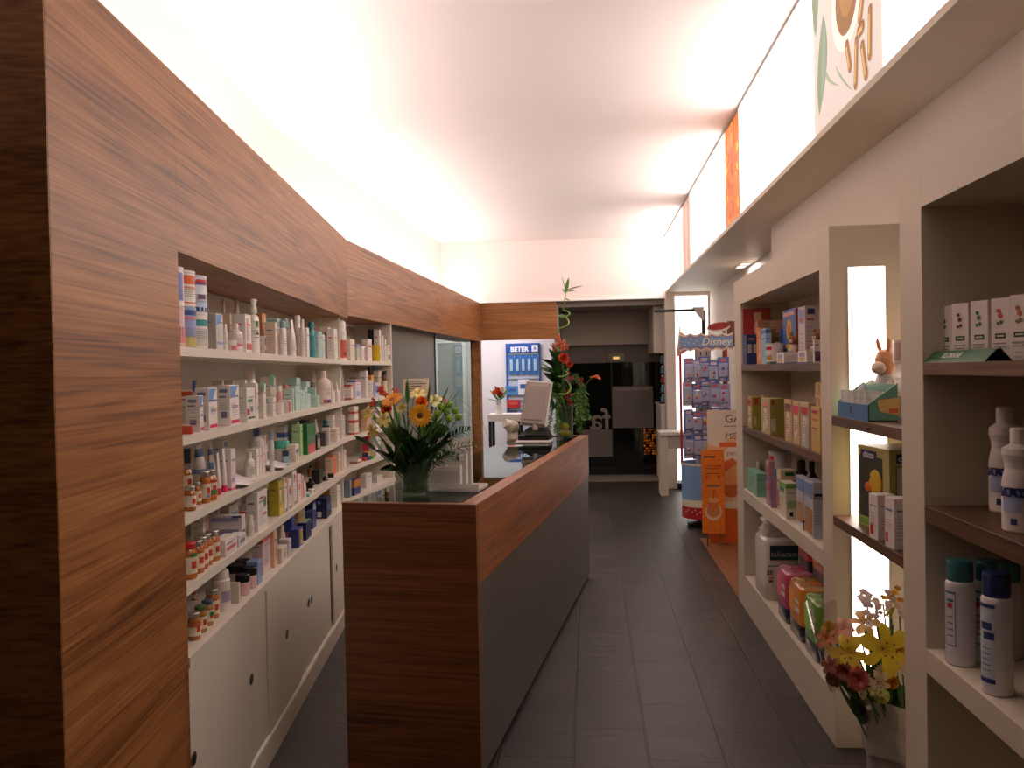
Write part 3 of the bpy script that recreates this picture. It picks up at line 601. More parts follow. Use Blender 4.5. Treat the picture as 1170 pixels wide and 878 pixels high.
def solve(side, rows, obst=()):
    """pixel spans -> (s, off, w, d, h) on the shelf, then push apart anything that meets"""
    out = []
    for e in rows:
        kind, x0, xs, x1, yt, yb, lane, z, zmax, z0 = e[:10]; f = .012+lane*.075
        def S(px, py, off):
            if side == 'L':
                if px < 395.5: p0 = P1(0, off); p = on_pl(px, py, p0, N1); return (Vector((p.x, p.y))-Vector(p0)).dot(D1), p
                p0 = P2(0, off); p = on_pl(px, py, p0, N2); return (Vector((p.x, p.y))-Vector(p0)).dot(D2), p
            p = on_x(px, py, UX+off); return p.y, p
        if kind == 'carton':
            if xs is None: xs = x0+(x1-x0)*.45
            far, ne, bk = (x1, xs, x0) if side == 'L' else (x0, xs, x1)
            s0, pn = S(ne, yt, f); s1, pf = S(far, yt, f); s1 = max(s1, s0+.018)
            d = .05
            # back-near corner seen at pixel bk: march depth
            best = None
            for i in range(1, 60):
                dd = i*.005; 
                if side == 'L': q = (P1 if s0 < 0 else P2)(s0, f+dd)
                else: q = (UX+f+dd, s0)
                v = Vector((q[0], q[1], pn.z))-EYE; px = CX+F*v.dot(RV)/v.dot(FW); er = abs(px-bk)
                if best is None or er < best[0]: best = (er, dd)
            d = max(.045 if side == 'L' else .03, min(best[1], .285-f)); d = min(d, .285-f); w_ = s1-s0; sc_ = (s0+s1)/2; zt = pn.z
        else:
            asp = dict(tin=.82, jar=.46, tub=1.0, bottle=.5, slim=.34, spray=.3, pump=.4, tube=.42, cone=.34)[kind]
            ex_ = x1 if side == 'L' else x0; sg_ = -1 if side == 'L' else 1; r = .03
            hid = any(q is not e and abs((q[3] if side == 'L' else q[1])-(x0 if side == 'L' else x1)) < 3.5 for q in rows)
            for i in range(6):
                sc_, p = S(ex_+sg_*r*F/3, yt, f+r) if i == 0 else S(ex_+sg_*r*F/dist(p), yt, f+r)
                rv = .5*(x1-x0)*dist(p)/F; hh = max(.03, min(p.z-z-z0, zmax-z-z0)); big = kind in ('tin', 'jar'); r = max(.011, min(asp*hh/2 if big else (max(rv, min(asp*hh/2, rv*1.35)) if hid else rv), .058))
            w_ = d = 2*r; zt = p.z
        h = max(.025, min(zt-z-z0, zmax-z-z0-.008)); out.append([sc_, f+d/2, w_, d, h, kind, z0, w_])
    nf = len(out)
    if side == 'L': out.append([-.15, .165, .022, .275, 9, 'fixed', 0, 0])
    for o in obst: out.append([o[0], o[1], o[2], o[3], 9, 'fixed', 0, 0])
    def bounds():
        lo_, hi_ = (S_O+.023, S_G-.024) if side == 'L' else (3.59, 5.395)
        for q in out[:nf]:
            for lo, sg in ((lo_-(q[0]-q[2]/2), 1), (q[0]+q[2]/2-hi_, -1)):
                if lo > 0:
                    cut = min(lo, max(0, q[2]-.03)); q[2] -= cut; q[0] += sg*(cut/2+(lo-cut))
                    if q[5] != 'carton': q[1] -= (q[3]-q[2])/2; q[3] = q[2]
    ups = [i for i in range(nf) if out[i][6] > 0 and out[i][5] == 'tin']
    for it in range(60):
        bounds()
        moved = False
        for i in range(len(out)):
            for j in range(i+1, len(out)):
                a, b = out[i], out[j]
                if i in ups or j in ups: continue
                if a[6]+a[4] <= b[6]+1e-4 or b[6]+b[4] <= a[6]+1e-4: continue
                ox = (a[2]+b[2])/2-abs(a[0]-b[0])+.001; oy = (a[3]+b[3])/2-abs(a[1]-b[1])+.001
                if ox > 0 and oy > 0:
                    moved = True
                    if oy < ox and it < 40 and (abs(a[1]-b[1]) > .035 or 'fixed' in (a[5], b[5])):   # slide the rear one back, thin it when the wall is near
                        bk, fr_ = (a, b) if a[1] > b[1] else (b, a)
                        if bk[5] != 'fixed':
                            sh_ = min(oy, .286-(bk[1]+bk[3]/2))
                            if sh_ > 0: bk[1] += sh_; oy -= sh_
                        if oy > 0 and bk[5] == 'carton' and bk[3] > oy+.02: bk[3] -= oy; bk[1] += oy/2; oy = 0
                        if oy > 0 and fr_[5] == 'carton' and fr_[3] > oy+.02: fr_[3] -= oy; fr_[1] -= oy/2; oy = 0
                        if oy <= 1e-6: continue
                    if a[0] > b[0]: a, b = b, a
                    for q, sg in ((b, 1), (a, -1)):        # the farther one gives way on its hidden near side first
                        if q[5] == 'fixed' or ox <= 0: continue
                        lim = max(.024, .72*q[7]) if q[5] != 'carton' else .018
                        cut = min(ox, max(0, q[2]-lim)); q[2] -= cut; q[0] += sg*cut/2; ox -= cut
                        if q[5] != 'carton': q[1] -= (q[3]-q[2])/2; q[3] = q[2]
                    for q, sg in ((b, 1), (a, -1)):
                        if ox > 0 and q[5] != 'fixed': q[0] += sg*ox*.6; ox *= .4
        if not moved: break
    del out[nf:]
    for i in range(nf):
        if out[i][6] > 0:
            b = min((q for j, q in enumerate(out) if q[6] == 0 and q[5] == out[i][5]), key=lambda q: abs(rows[out.index(q)][3 if side == 'L' else 1]-rows[i][3 if side == 'L' else 1]) + abs(q[0]-out[i][0])*5)
            if side == 'L': out[i][:4] = b[:4]
            zt_ = out[i][6]+out[i][4]; out[i][6] = b[4]+.0006; out[i][4] = max(.03, zt_-out[i][6])
    for a in out: a[1] = min(a[1], .288-a[3]/2)
    return out
LABELS = []
def stock(side, shelf_name, z, zmax, blocks, seed, group, obst=()):
    rng = random.Random(seed); ents = []; meta = []
    for (ox, oy, s), items in blocks:
        for it in items:
            kind, x0, xs, x1, yt, lane, c, pr, look = it[:9]; z0 = it[9] if len(it) > 9 else 0.
            ents.append((kind, ox+x0/s, None if xs is None else ox+xs/s, ox+x1/s, oy+yt/s, 0, lane, z, zmax, z0)); meta.append((c, pr, look))
    for e, g, (c, pr, look) in zip(ents, solve(side, ents, obst), meta):
        s, off, w_, d, h, kind, z0 = g[:7]
        if side == 'L':
            seg1 = e[1] < 395.5 if kind != 'carton' else (e[2] or e[1]) < 395.5
            q = P1(s, off) if seg1 else P2(s, off); rz = PI/2+A1 if seg1 else PI/2-A2
        else: q = (UX+off, s); rz = -PI/2
        if any(p[0] == 'rot' for p in pr): rz += [p[1] for p in pr if p[0] == 'rot'][0]
        lb = look + ' ' + shelf_name; LABELS.append(lb)
        make_item(kind, w_, d, h, c, [p for p in pr if p[0] != 'rot'], side, rng, NAMES[kind], lb, CATS[kind], (q[0], q[1], z+z0+.0003), rz, group)
SEB = lambda *a: [('t', BLUE), ('f', .2, .42, .55, .5, BLUE), ('f', .55, .42, .8, .5, PINK), ('f', .08, .05, .92, .13, HOT), ('n', .3, .2, .75, .35, (120, 110, 160)), ('n', .2, .82, .8, .9, (120, 130, 170))] + list(a)
T1 = (200, 300, 7.985); T2 = (320, 340, 7.985); U1 = (200, 405, 7.985); U2 = (320, 410, 7.985); V1 = (205, 490, 7.98); V2 = (300, 460, 7.98)
W1 = (205, 560, 7.32); W2 = (300, 510, 7.255); X1 = (205, 640, 7.32); X2 = (290, 550, 6.27); K3 = (380, 440, 5.85)
top = [(T1, [
 ('tin', 18, None, 68, 408, 0, (228, 190, 186), [('b', .1, .5, PINK)], 'pink tin half hidden by the walnut edge'),
 ('tin', 18, None, 82, 50, 0, W, [('p', .15, .85, (120, 130, 190), .5)], 'blue lettered white tin half hidden by walnut edge', .125),
 ('tin', 66, None, 178, 415, 0, (150, 162, 205), [('b', .02, .26, YEL), ('b', .80, .92, DBL), ('p', .7, .76, PINK, 1.)], 'blue and yellow tin under the orange topped tin'),
 ('tin', 80, None, 178, 85, 0, W, [('p', .62, .86, ORG, 1.1), ('p', .5, .56, SALM, 1.), ('b', .1, .13, ORG)], 'white and orange tin stacked second from the walnut edge', .125),
 ('tin', 180, None, 285, 462, .0, W, [('p', .62, .8, TEAL, 1.3), ('p', .08, .55, LG, 1.0)], 'white tin with teal label panel, bottom of third stack'),
 ('tin', 180, None, 285, 130, .0, (222, 226, 236), [('b', .02, .13, DBL), ('b', .13, .3, (190, 205, 230)), ('p', .74, .84, PUR, .9), ('p', .36, .48, PUR, .3), ('p', .8, .88, RED, .4)], 'pale tin with dark blue foot atop the third stack', .118),
 ('carton', 288, 372, 435, 465, 0, LG, [('t', BLUE), ('f', .1, .15, .9, .22, BLUE), ('nf', (178, 168, 158))], 'white carton with blue slanted corner beside the stacked tins'),
 ('pump', 405, None, 470, 330, 2, (190, 170, 150), [], 'tan pump bottle in the back row, nearest the tins'),
 ('slim', 437, None, 477, 565, .3, W, [], 'little white bottle squeezed between two cartons'),
 ('carton', 440, 500, 512, 465, 1.6, BEIGE, [], 'tall beige carton behind the round lotion bottle'),
 ('pump', 535, None, 605, 330, 2.2, (224, 204, 190), [], 'pale pump bottle in the back row, middle one'),
 ('bottle', 492, None, 612, 560, .2, (240, 224, 216), [('p', .2, .3, PINK, .6)], 'round shouldered white lotion bottle'),
 ('tub', 468, None, 560, 712, 0, W, [('p', .1, .5, PINK, .8)], 'squat white pot with pink print in front'),
 ('carton', 600, 640, 692, 470, .3, W, [('f', .1, .08, .45, .24, RED), ('f', .55, .08, .95, .24, RED), ('f', .2, .3, .4, .9, SALM)], 'white carton with two red squares'),
 ('pump', 668, None, 778, 325, .1, (238, 232, 220), [('p', .48, .58, GRN, .3), ('p', .33, .38, BLK, .25)], 'tall white pump bottle with small green label'),
 ('carton', 778, 792, 830, 462, .8, (200, 130, 76), [('f', .5, .1, .95, .9, (224, 170, 120))], 'brown and orange carton behind the small black one'),
 ('carton', 778, 790, 830, 668, 0, (220, 200, 190), [('f', .05, .5, .9, .92, BLK), ('f', .05, .05, .9, .2, BLK)], 'small black and white carton'),
 ('carton', 838, 912, 930, 545, 0, (232, 206, 186), [], 'wide beige carton facing the till'),
 ('carton', 905, 930, 962, 510, .6, W, [('b', .78, .98, (150, 190, 196))], 'white carton with a teal grey top band'),
 ]), (T2, [
 ('slim', 5, None, 55, 215, .1, (244, 236, 234), [('cap', (150, 190, 192))], 'white cylinder bottle with grey teal cap'),
 ('carton', 0, 50, 82, 190, 1.5, (206, 196, 186), [('b', .75, .97, (150, 185, 186))], 'grey carton with teal band in the back row'),
 ('tube', 85, None, 150, 205, 0, W, [], 'broad white tube standing on its cap'),
 ('slim', 140, None, 192, 165, .6, (244, 234, 226), [], 'tall white rounded bottle behind the broad tube'),
 ('slim', 190, None, 222, 200, 0, (236, 222, 214), [('cap', (240, 230, 224))], 'slim white bottle beside the tall rounded one'),
 ('carton', 226, 244, 264, 275, 0, W, [], 'slim white carton left of the teal bottle'),
 ('slim', 265, None, 315, 230, .2, (70, 150, 158), [('cap', (60, 140, 152))], 'teal green bottle with teal cap'),
 ('carton', 315, 342, 358, 310, 0, AQUA, [], 'pale aqua carton first right of the teal bottle'),
 ('carton', 350, 362, 382, 310, 0, AQUA, [], 'pale aqua carton second right of the teal bottle'),
 ('carton', 376, 388, 408, 335, 0, (206, 222, 214), [], 'short pale aqua carton third right of the teal bottle'),
 ('pump', 325, None, 392, 192, 2., (190, 160, 140), [('cap', (150, 110, 90))], 'brown capped bottle in the back row'),
 ('carton', 385, 442, 465, 270, .6, (232, 210, 188), [], 'wide cream carton behind the aqua cartons'),
 ('carton', 460, 492, 520, 285, 0, W, [('f', .3, .1, .5, .9, CREAM)], 'tall white carton left of the spray can'),
 ('spray', 522, None, 600, 200, 0, W, [('b', .06, .5, (214, 90, 76)), ('p', .12, .2, (130, 60, 60), .4)], 'white spray can with red label'),
 ('carton', 605, 640, 680, 380, 0, (234, 218, 196), [('top', ORG)], 'cream carton with orange lid'),
 ('carton', 678, 700, 728, 425, .2, (200, 196, 180), [('b', .82, .98, BLUE)], 'small grey green carton with blue top'),
 ('carton', 720, 742, 775, 445, 0, W, [('f', .7, .1, .95, .9, PINK)], 'small white carton with pink edge'),
 ('carton', 755, 800, 836, 378, .5, (234, 220, 212), [('f', .1, .62, .9, .7, RED)], 'white carton with red line near shelf end'),
 ('carton', 806, 850, 885, 290, 1.4, (34, 36, 58), [('x',)], 'tall navy blue carton in the back row'),
 ('tub', 842, None, 912, 435, 0, (200, 170, 30), [('cap', MUST)], 'mustard yellow tub with wide lid'),
 ('carton', 885, 905, 925, 295, .6, W, [('f', .2, .1, .5, .3, BLUE)], 'tallest thin white carton near shelf end'),
 ('carton', 922, 932, 944, 350, .4, W, [], 'thin white carton, middle of three by the end panel'),
 ('carton', 942, 952, 963, 385, .2, W, [], 'thinnest white carton by the end panel'),
 ('carton', 964, 976, 1005, 435, 0, W, [('f', .1, .15, .9, .4, DBL), ('f', .1, .8, .9, .9, PINK)], 'short white and blue carton against the end panel'),
 ])]
second = [(U1, [
 ('carton', 60, 150, 168, 335, .9, (238, 226, 214), [('b', .86, .99, (206, 74, 34)), ('n', .35, .55, .7, .62, YEL), ('n', .6, .3, .85, .4, ORG)], 'white carton with orange red top against walnut edge'),
 ('pump', 135, None, 212, 232, 2.0, (200, 200, 205), [('cap', (74, 104, 170))], 'bottle with bright blue pump in the back row'),
 ('carton', 155, 222, 256, 380, .0, W, SEB(), 'smaller white carton with blue corner, nearest the walnut'),
 ('carton', 75, 150, 168, 695, 0, (206, 70, 52), [('x',), ('top', W)], 'flat red and white box in front'),
 ('carton', 240, 305, 381, 310, 0, W, SEB(), 'white carton with blue corner and pink foot, second from walnut'),
 ('carton', 318, 395, 412, 290, 1.4, W, SEB(), 'white carton with blue corner tucked behind in back row'),
 ('carton', 415, 497, 581, 283, 0, W, SEB(), 'largest white carton with blue corner and pink foot'),
 ('carton', 350, 430, 448, 240, 2.3, (226, 212, 200), [], 'plain grey white carton at the back, left one'),
 ('carton', 446, 530, 545, 235, 2.3, (230, 216, 204), [], 'plain grey white carton at the back, right one'),
 ('carton', 535, 640, 656, 235, .8, (232, 218, 204), [], 'tall plain white carton left of the domed bottle'),
 ('slim', 618, None, 740, 140, 1.6, (240, 228, 220), [('p', .5, .58, BLUE, .5), ('p', .4, .46, RED, .5)], 'big white bottle with domed cap'),
 ('carton', 640, 652, 726, 310, 0, W, [('f', .1, .58, .7, .66, GRN), ('f', .0, .2, .3, .38, RED), ('f', .4, .28, .7, .45, DBL), ('f', .1, .08, .9, .14, GRN)], 'white carton printed in red, blue and green'),
 ('carton', 722, 735, 757, 265, .1, W, [('o', .6, .3, .2, DBL), ('o', .5, .7, .2, RED)], 'slim white carton with red and blue dots'),
 ('carton', 760, 802, 828, 270, 0, (236, 224, 208), [('o', .0, .92, .5, (60, 150, 110))], 'cream carton with small green dot, shorter one'),
 ('carton', 778, 872, 914, 208, 1.3, (226, 212, 196), [('o', .3, .92, .4, (50, 140, 100))], 'tall cream carton with green dot in the back'),
 ('carton', 832, 892, 918, 395, 0, W, [('no', .3, .86, .2, (130, 140, 190)), ('f', .3, .3, .8, .36, PINK)], 'short white carton with blue dot'),
 ('slim', 935, None, 976, 290, .7, (232, 170, 170), [('cap', W)], 'pink and white bottle, left of a pair'),
 ('slim', 976, None, 1028, 275, .7, (230, 190, 184), [('cap', (220, 120, 120))], 'pale pink bottle, right of a pair'),
 ('tub', 925, None, 990, 445, 0, (240, 222, 214), [], 'small white pot in front of pink bottles'),
 ]), (U2, [
 ('carton', 70, 78, 106, 380, 0, W, [('f', .0, .1, .6, .9, (206, 60, 50))], 'little red and white carton'),
 ('carton', 40, 148, 186, 175, 1.2, AQUA, [], 'big aqua carton behind the slim aqua row'),
 ('carton', 185, 242, 272, 210, 1.2, AQUA, [], 'second big aqua carton behind the slim aqua row'),
 ('carton', 108, 116, 136, 275, .3, (196, 220, 210), [], 'slim aqua carton, first of the front row'),
 ('carton', 132, 140, 160, 255, .3, (190, 216, 206), [], 'slim aqua carton, second of the front row'),
 ('carton', 156, 164, 182, 265, .3, (196, 220, 210), [], 'slim aqua carton, third of the front row'),
 ('carton', 178, 186, 203, 285, .3, (190, 216, 206), [], 'slim aqua carton, fourth of the front row'),
 ('carton', 200, 208, 226, 290, .3, (196, 220, 210), [], 'slim aqua carton, fifth of the front row'),
 ('carton', 222, 230, 250, 262, .3, (190, 216, 206), [], 'slim aqua carton, sixth of the front row'),
 ('carton', 246, 254, 276, 318, .3, (196, 220, 210), [], 'slim aqua carton, seventh of the front row'),
 ('carton', 278, 308, 330, 265, .3, AQUA, [], 'aqua carton standing apart right of the slim row'),
 ('carton', 326, 340, 363, 342, 0, AQUA, [], 'short aqua carton beside the big white bottle'),
 ('tube', 262, None, 355, 95, 2.0, (222, 200, 184), [('b', .4, .6, TXT)], 'beige pouch tube leaning at the back'),
 ('bottle', 358, None, 458, 112, .1, (240, 220, 206), [('p', .03, .14, (190, 90, 90), .9), ('p', .05, .12, DBL, .4)], 'big white bottle with small blue red foot label'),
 ('cone', 460, None, 498, 215, 0, W, [], 'white pointed dropper bottle, left of the pair'),
 ('cone', 502, None, 545, 215, 0, W, [], 'white pointed dropper bottle, right of the pair'),
 ('carton', 462, 538, 556, 105, 1.3, CREAM, [('top', (130, 150, 170)), ('b', .93, .99, (120, 140, 165))], 'tall cream carton with blue top'),
 ('carton', 556, 574, 606, 90, .8, W, [('f', .0, .1, .3, .95, (206, 60, 60)), ('o', .6, .9, .25, RED)], 'tall white carton with red stripe'),
 ('carton', 580, 648, 664, 235, 0, W, [('b', .86, .98, RED), ('b', .02, .12, RED)], 'white carton with red top and foot'),
 ('carton', 610, 690, 736, 195, .8, (226, 216, 222), [('b', .88, .98, DBL), ('f', .1, .1, .8, .4, (150, 160, 210)), ('f', .1, .9, .9, .97, RED)], 'white carton with blue ball print'),
 ('carton', 610, 728, 742, 112, 1.9, (222, 212, 208), [], 'large grey white carton at the back'),
 ('carton', 738, 782, 808, 112, .6, (232, 222, 216), [], 'large plain white carton by the bouquet'),
 ('carton', 806, 828, 846, 195, .2, W, [], 'small white carton left of the blue carton'),
 ('carton', 846, 868, 902, 222, 0, (190, 190, 214), [('f', .1, .3, .9, .8, (70, 100, 180))], 'blue and white carton by the red flower'),
 ('carton', 806, 830, 852, 150, 1., (226, 150, 60), [('f', .1, .5, .9, .8, YEL)], 'small orange and yellow carton'),
 ('carton', 852, 900, 932, 110, .9, (236, 222, 196), [('b', .0, .4, YEL)], 'white and yellow carton near the end panel'),
 ('bottle', 740, None, 848, 28, 2.1, (60, 120, 60), [('cap', (40, 100, 44))], 'dark green bottle in the back row'),
 ('tub', 922, None, 972, 60, 1.5, (220, 224, 232), [('cap', (90, 160, 220))], 'white pot with bright blue lid'),
 ('jar', 975, None, 1036, 112, .4, (120, 70, 50), [('lid', BLK), ('b', .1, .6, (226, 210, 190))], 'dark jar with black lid at the shelf end'),
 ])]
JP = lambda *a: [('b', .16, .62, (230, 212, 186)), ('p', .3, .5, (196, 60, 40), .35)] + list(a)
third = [(V1, [
 ('jar', 62, None, 145, 525, 0, (176, 96, 36), JP(), 'orange food jar nearest the walnut edge'),
 ('jar', 112, None, 198, 490, .3, (180, 100, 40), JP(), 'orange food jar set just behind the nearest'),
 ('jar', 185, None, 270, 395, .05, (184, 110, 44), JP(('p', .18, .28, (150, 140, 190), .5)), 'tall food jar left of the fruit label'),
 ('jar', 262, None, 335, 375, 0, (190, 110, 40), JP(('b', .12, .34, (216, 110, 30)), ('p', .2, .36, (80, 130, 50), .8), ('p', .6, .66, RED, .7)), 'food jar with carrot and leaf label'),
 ('jar', 45, None, 108, 325, 2.0, (190, 130, 70), JP(), 'small food jar far back by the walnut'),
 ('tub', 42, None, 100, 182, 3.0, (90, 90, 96), [('cap', (60, 66, 80))], 'dark lidded pot far back by the walnut'),
 ('tube', 105, None, 262, 150, 1.6, (236, 226, 222), [('b', .74, .92, (90, 130, 190)), ('b', .36, .46, (120, 150, 210))], 'big white tube with blue corner'),
 ('tube', 258, None, 332, 135, 2.2, (230, 218, 214), [('b', .7, .85, BLUE)], 'white tube with blue band at the back'),
 ('carton', 330, 400, 440, 108, 2.1, W, [('f', .1, .82, .9, .95, BLUE)], 'white carton behind the slim tubes'),
 ('tube', 270, None, 330, 240, .9, (238, 228, 224), [('b', .6, .8, BLUE)], 'small white tube with blue print'),
 ('tube', 335, None, 378, 220, .3, (240, 226, 222), [('cap', HOT)], 'slim white tube with hot pink cap, first'),
 ('tube', 384, None, 432, 182, .3, (240, 226, 222), [('cap', HOT)], 'slim white tube with hot pink cap, second'),
 ('carton', 415, 470, 530, 190, .2, (234, 222, 220), [('f', .1, .2, .6, .3, (120, 130, 190)), ('b', .02, .06, HOT)], 'white carton with thin pink foot line'),
 ('bottle', 542, None, 658, 225, .1, (240, 230, 220), [('p', .2, .5, (216, 210, 196), .6)], 'round white bottle with label near the leaflets'),
 ('slim', 615, None, 690, 122, 1.6, (226, 216, 208), [], 'pale clear bottle behind the round white bottle'),
 ('slim', 690, None, 745, 62, 2., (224, 214, 206), [], 'second pale bottle at the back'),
 ('carton', 690, 702, 724, 190, .5, W, [], 'slim white carton, first of three above the leaflet'),
 ('carton', 718, 730, 750, 182, .5, W, [], 'slim white carton, second of three above the leaflet'),
 ('carton', 745, 757, 780, 172, .5, (236, 214, 208), [], 'slim pinkish carton, third of three above the leaflet'),
 ]), (V2, [
 ('bottle', 10, None, 106, 228, .3, (234, 224, 222), [('cap', (110, 130, 180))], 'white bottle with slate blue cap'),
 ('slim', 66, None, 108, 265, .1, (230, 222, 222), [('cap', (150, 170, 200))], 'slim bottle with pale blue cap'),
 ('carton', 105, 118, 150, 300, .2, W, [('f', .1, .7, .9, .95, (214, 130, 80))], 'slim white carton with orange top print'),
 ('carton', 152, 205, 236, 215, 1.4, (226, 220, 220), [('b', .62, .78, (70, 100, 170)), ('b', .46, .54, (200, 90, 60))], 'white carton with blue band behind turquoise lid'),
 ('tub', 152, None, 256, 350, .5, (236, 232, 226), [('cap', TURQ), ('p', .1, .4, (140, 150, 180), .6)], 'white tub with turquoise lid'),
 ('tub', 148, None, 208, 452, 0, (150, 190, 200), [('cap', (50, 60, 90))], 'tiny blue pot in front of the tub'),
 ('carton', 230, 316, 336, 178, .9, (198, 214, 190), [], 'pale green carton with fine print'),
 ('carton', 250, 300, 330, 388, 0, (236, 228, 214), [('f', .1, .5, .9, .68, (80, 90, 150)), ('o', .5, .25, .25, YEL)], 'small white carton with yellow dot'),
 ('carton', 336, 345, 364, 205, .5, (186, 216, 160), [], 'narrow light green carton'),
 ('carton', 362, 404, 480, 205, .2, (30, 110, 44), [('f', .1, .02, .95, .3, (206, 80, 90)), ('f', .1, .3, .95, .6, (90, 120, 90)), ('x',)], 'dark green carton with red foot'),
 ('carton', 340, 400, 432, 165, 2.2, (34, 36, 34), [('x',)], 'black box at the back above the green carton'),
 ('carton', 478, 494, 524, 296, .2, BLK, [('f', .3, .15, .9, .7, (200, 190, 150)), ('x',)], 'small black carton with cream label'),
 ('carton', 520, 570, 590, 276, .2, (84, 76, 82), [], 'charcoal grey carton'),
 ('tube', 465, None, 520, 155, 1.8, W, [], 'white tube at the back, left of teal cap'),
 ('slim', 550, None, 606, 165, .9, (230, 226, 222), [('cap', (40, 110, 110)), ('b', .6, .78, (36, 60, 76))], 'white bottle with dark teal cap'),
 ('carton', 585, 596, 614, 235, 0, W, [], 'very thin white carton at the front edge'),
 ('carton', 610, 640, 664, 120, .8, W, [('f', .2, .15, .4, .8, TXT)], 'white carton, left of two near the divider'),
 ('carton', 660, 690, 722, 105, .8, W, [('f', .2, .15, .4, .8, (150, 140, 180))], 'white carton, right of two near the divider'),
 ('carton', 625, 676, 702, 238, 0, (238, 220, 204), [('f', .2, .5, .9, .56, ORG)], 'small cream box at the front'),
 ('carton', 722, 742, 768, 115, .5, (230, 222, 216), [], 'grey white carton left of the red striped ones'),
 ('carton', 766, 784, 800, 130, .7, (226, 218, 212), [], 'second grey white carton past the divider'),
 ('carton', 786, 840, 880, 150, 0, (238, 220, 206), [('b', .72, .9, (206, 50, 34)), ('b', .0, .1, (206, 50, 34))], 'white carton with red stripes, lower one'),
 ('carton', 786, 840, 880, 40, 0, (238, 220, 206), [('b', .4, .6, (206, 50, 34))], 'white carton with red stripe, upper one', .095),
 ]), (K3, [
 ('carton', 200, 228, 258, 170, .2, (230, 190, 150), [('b', .6, .8, ORG)], 'orange banded carton behind the pale lilies'),
 ('carton', 262, 290, 320, 150, .4, (232, 222, 214), [], 'white carton hidden behind the bouquet'),
 ('carton', 320, 345, 375, 150, .4, (226, 214, 206), [], 'second white carton hidden behind the bouquet'),
 ])]
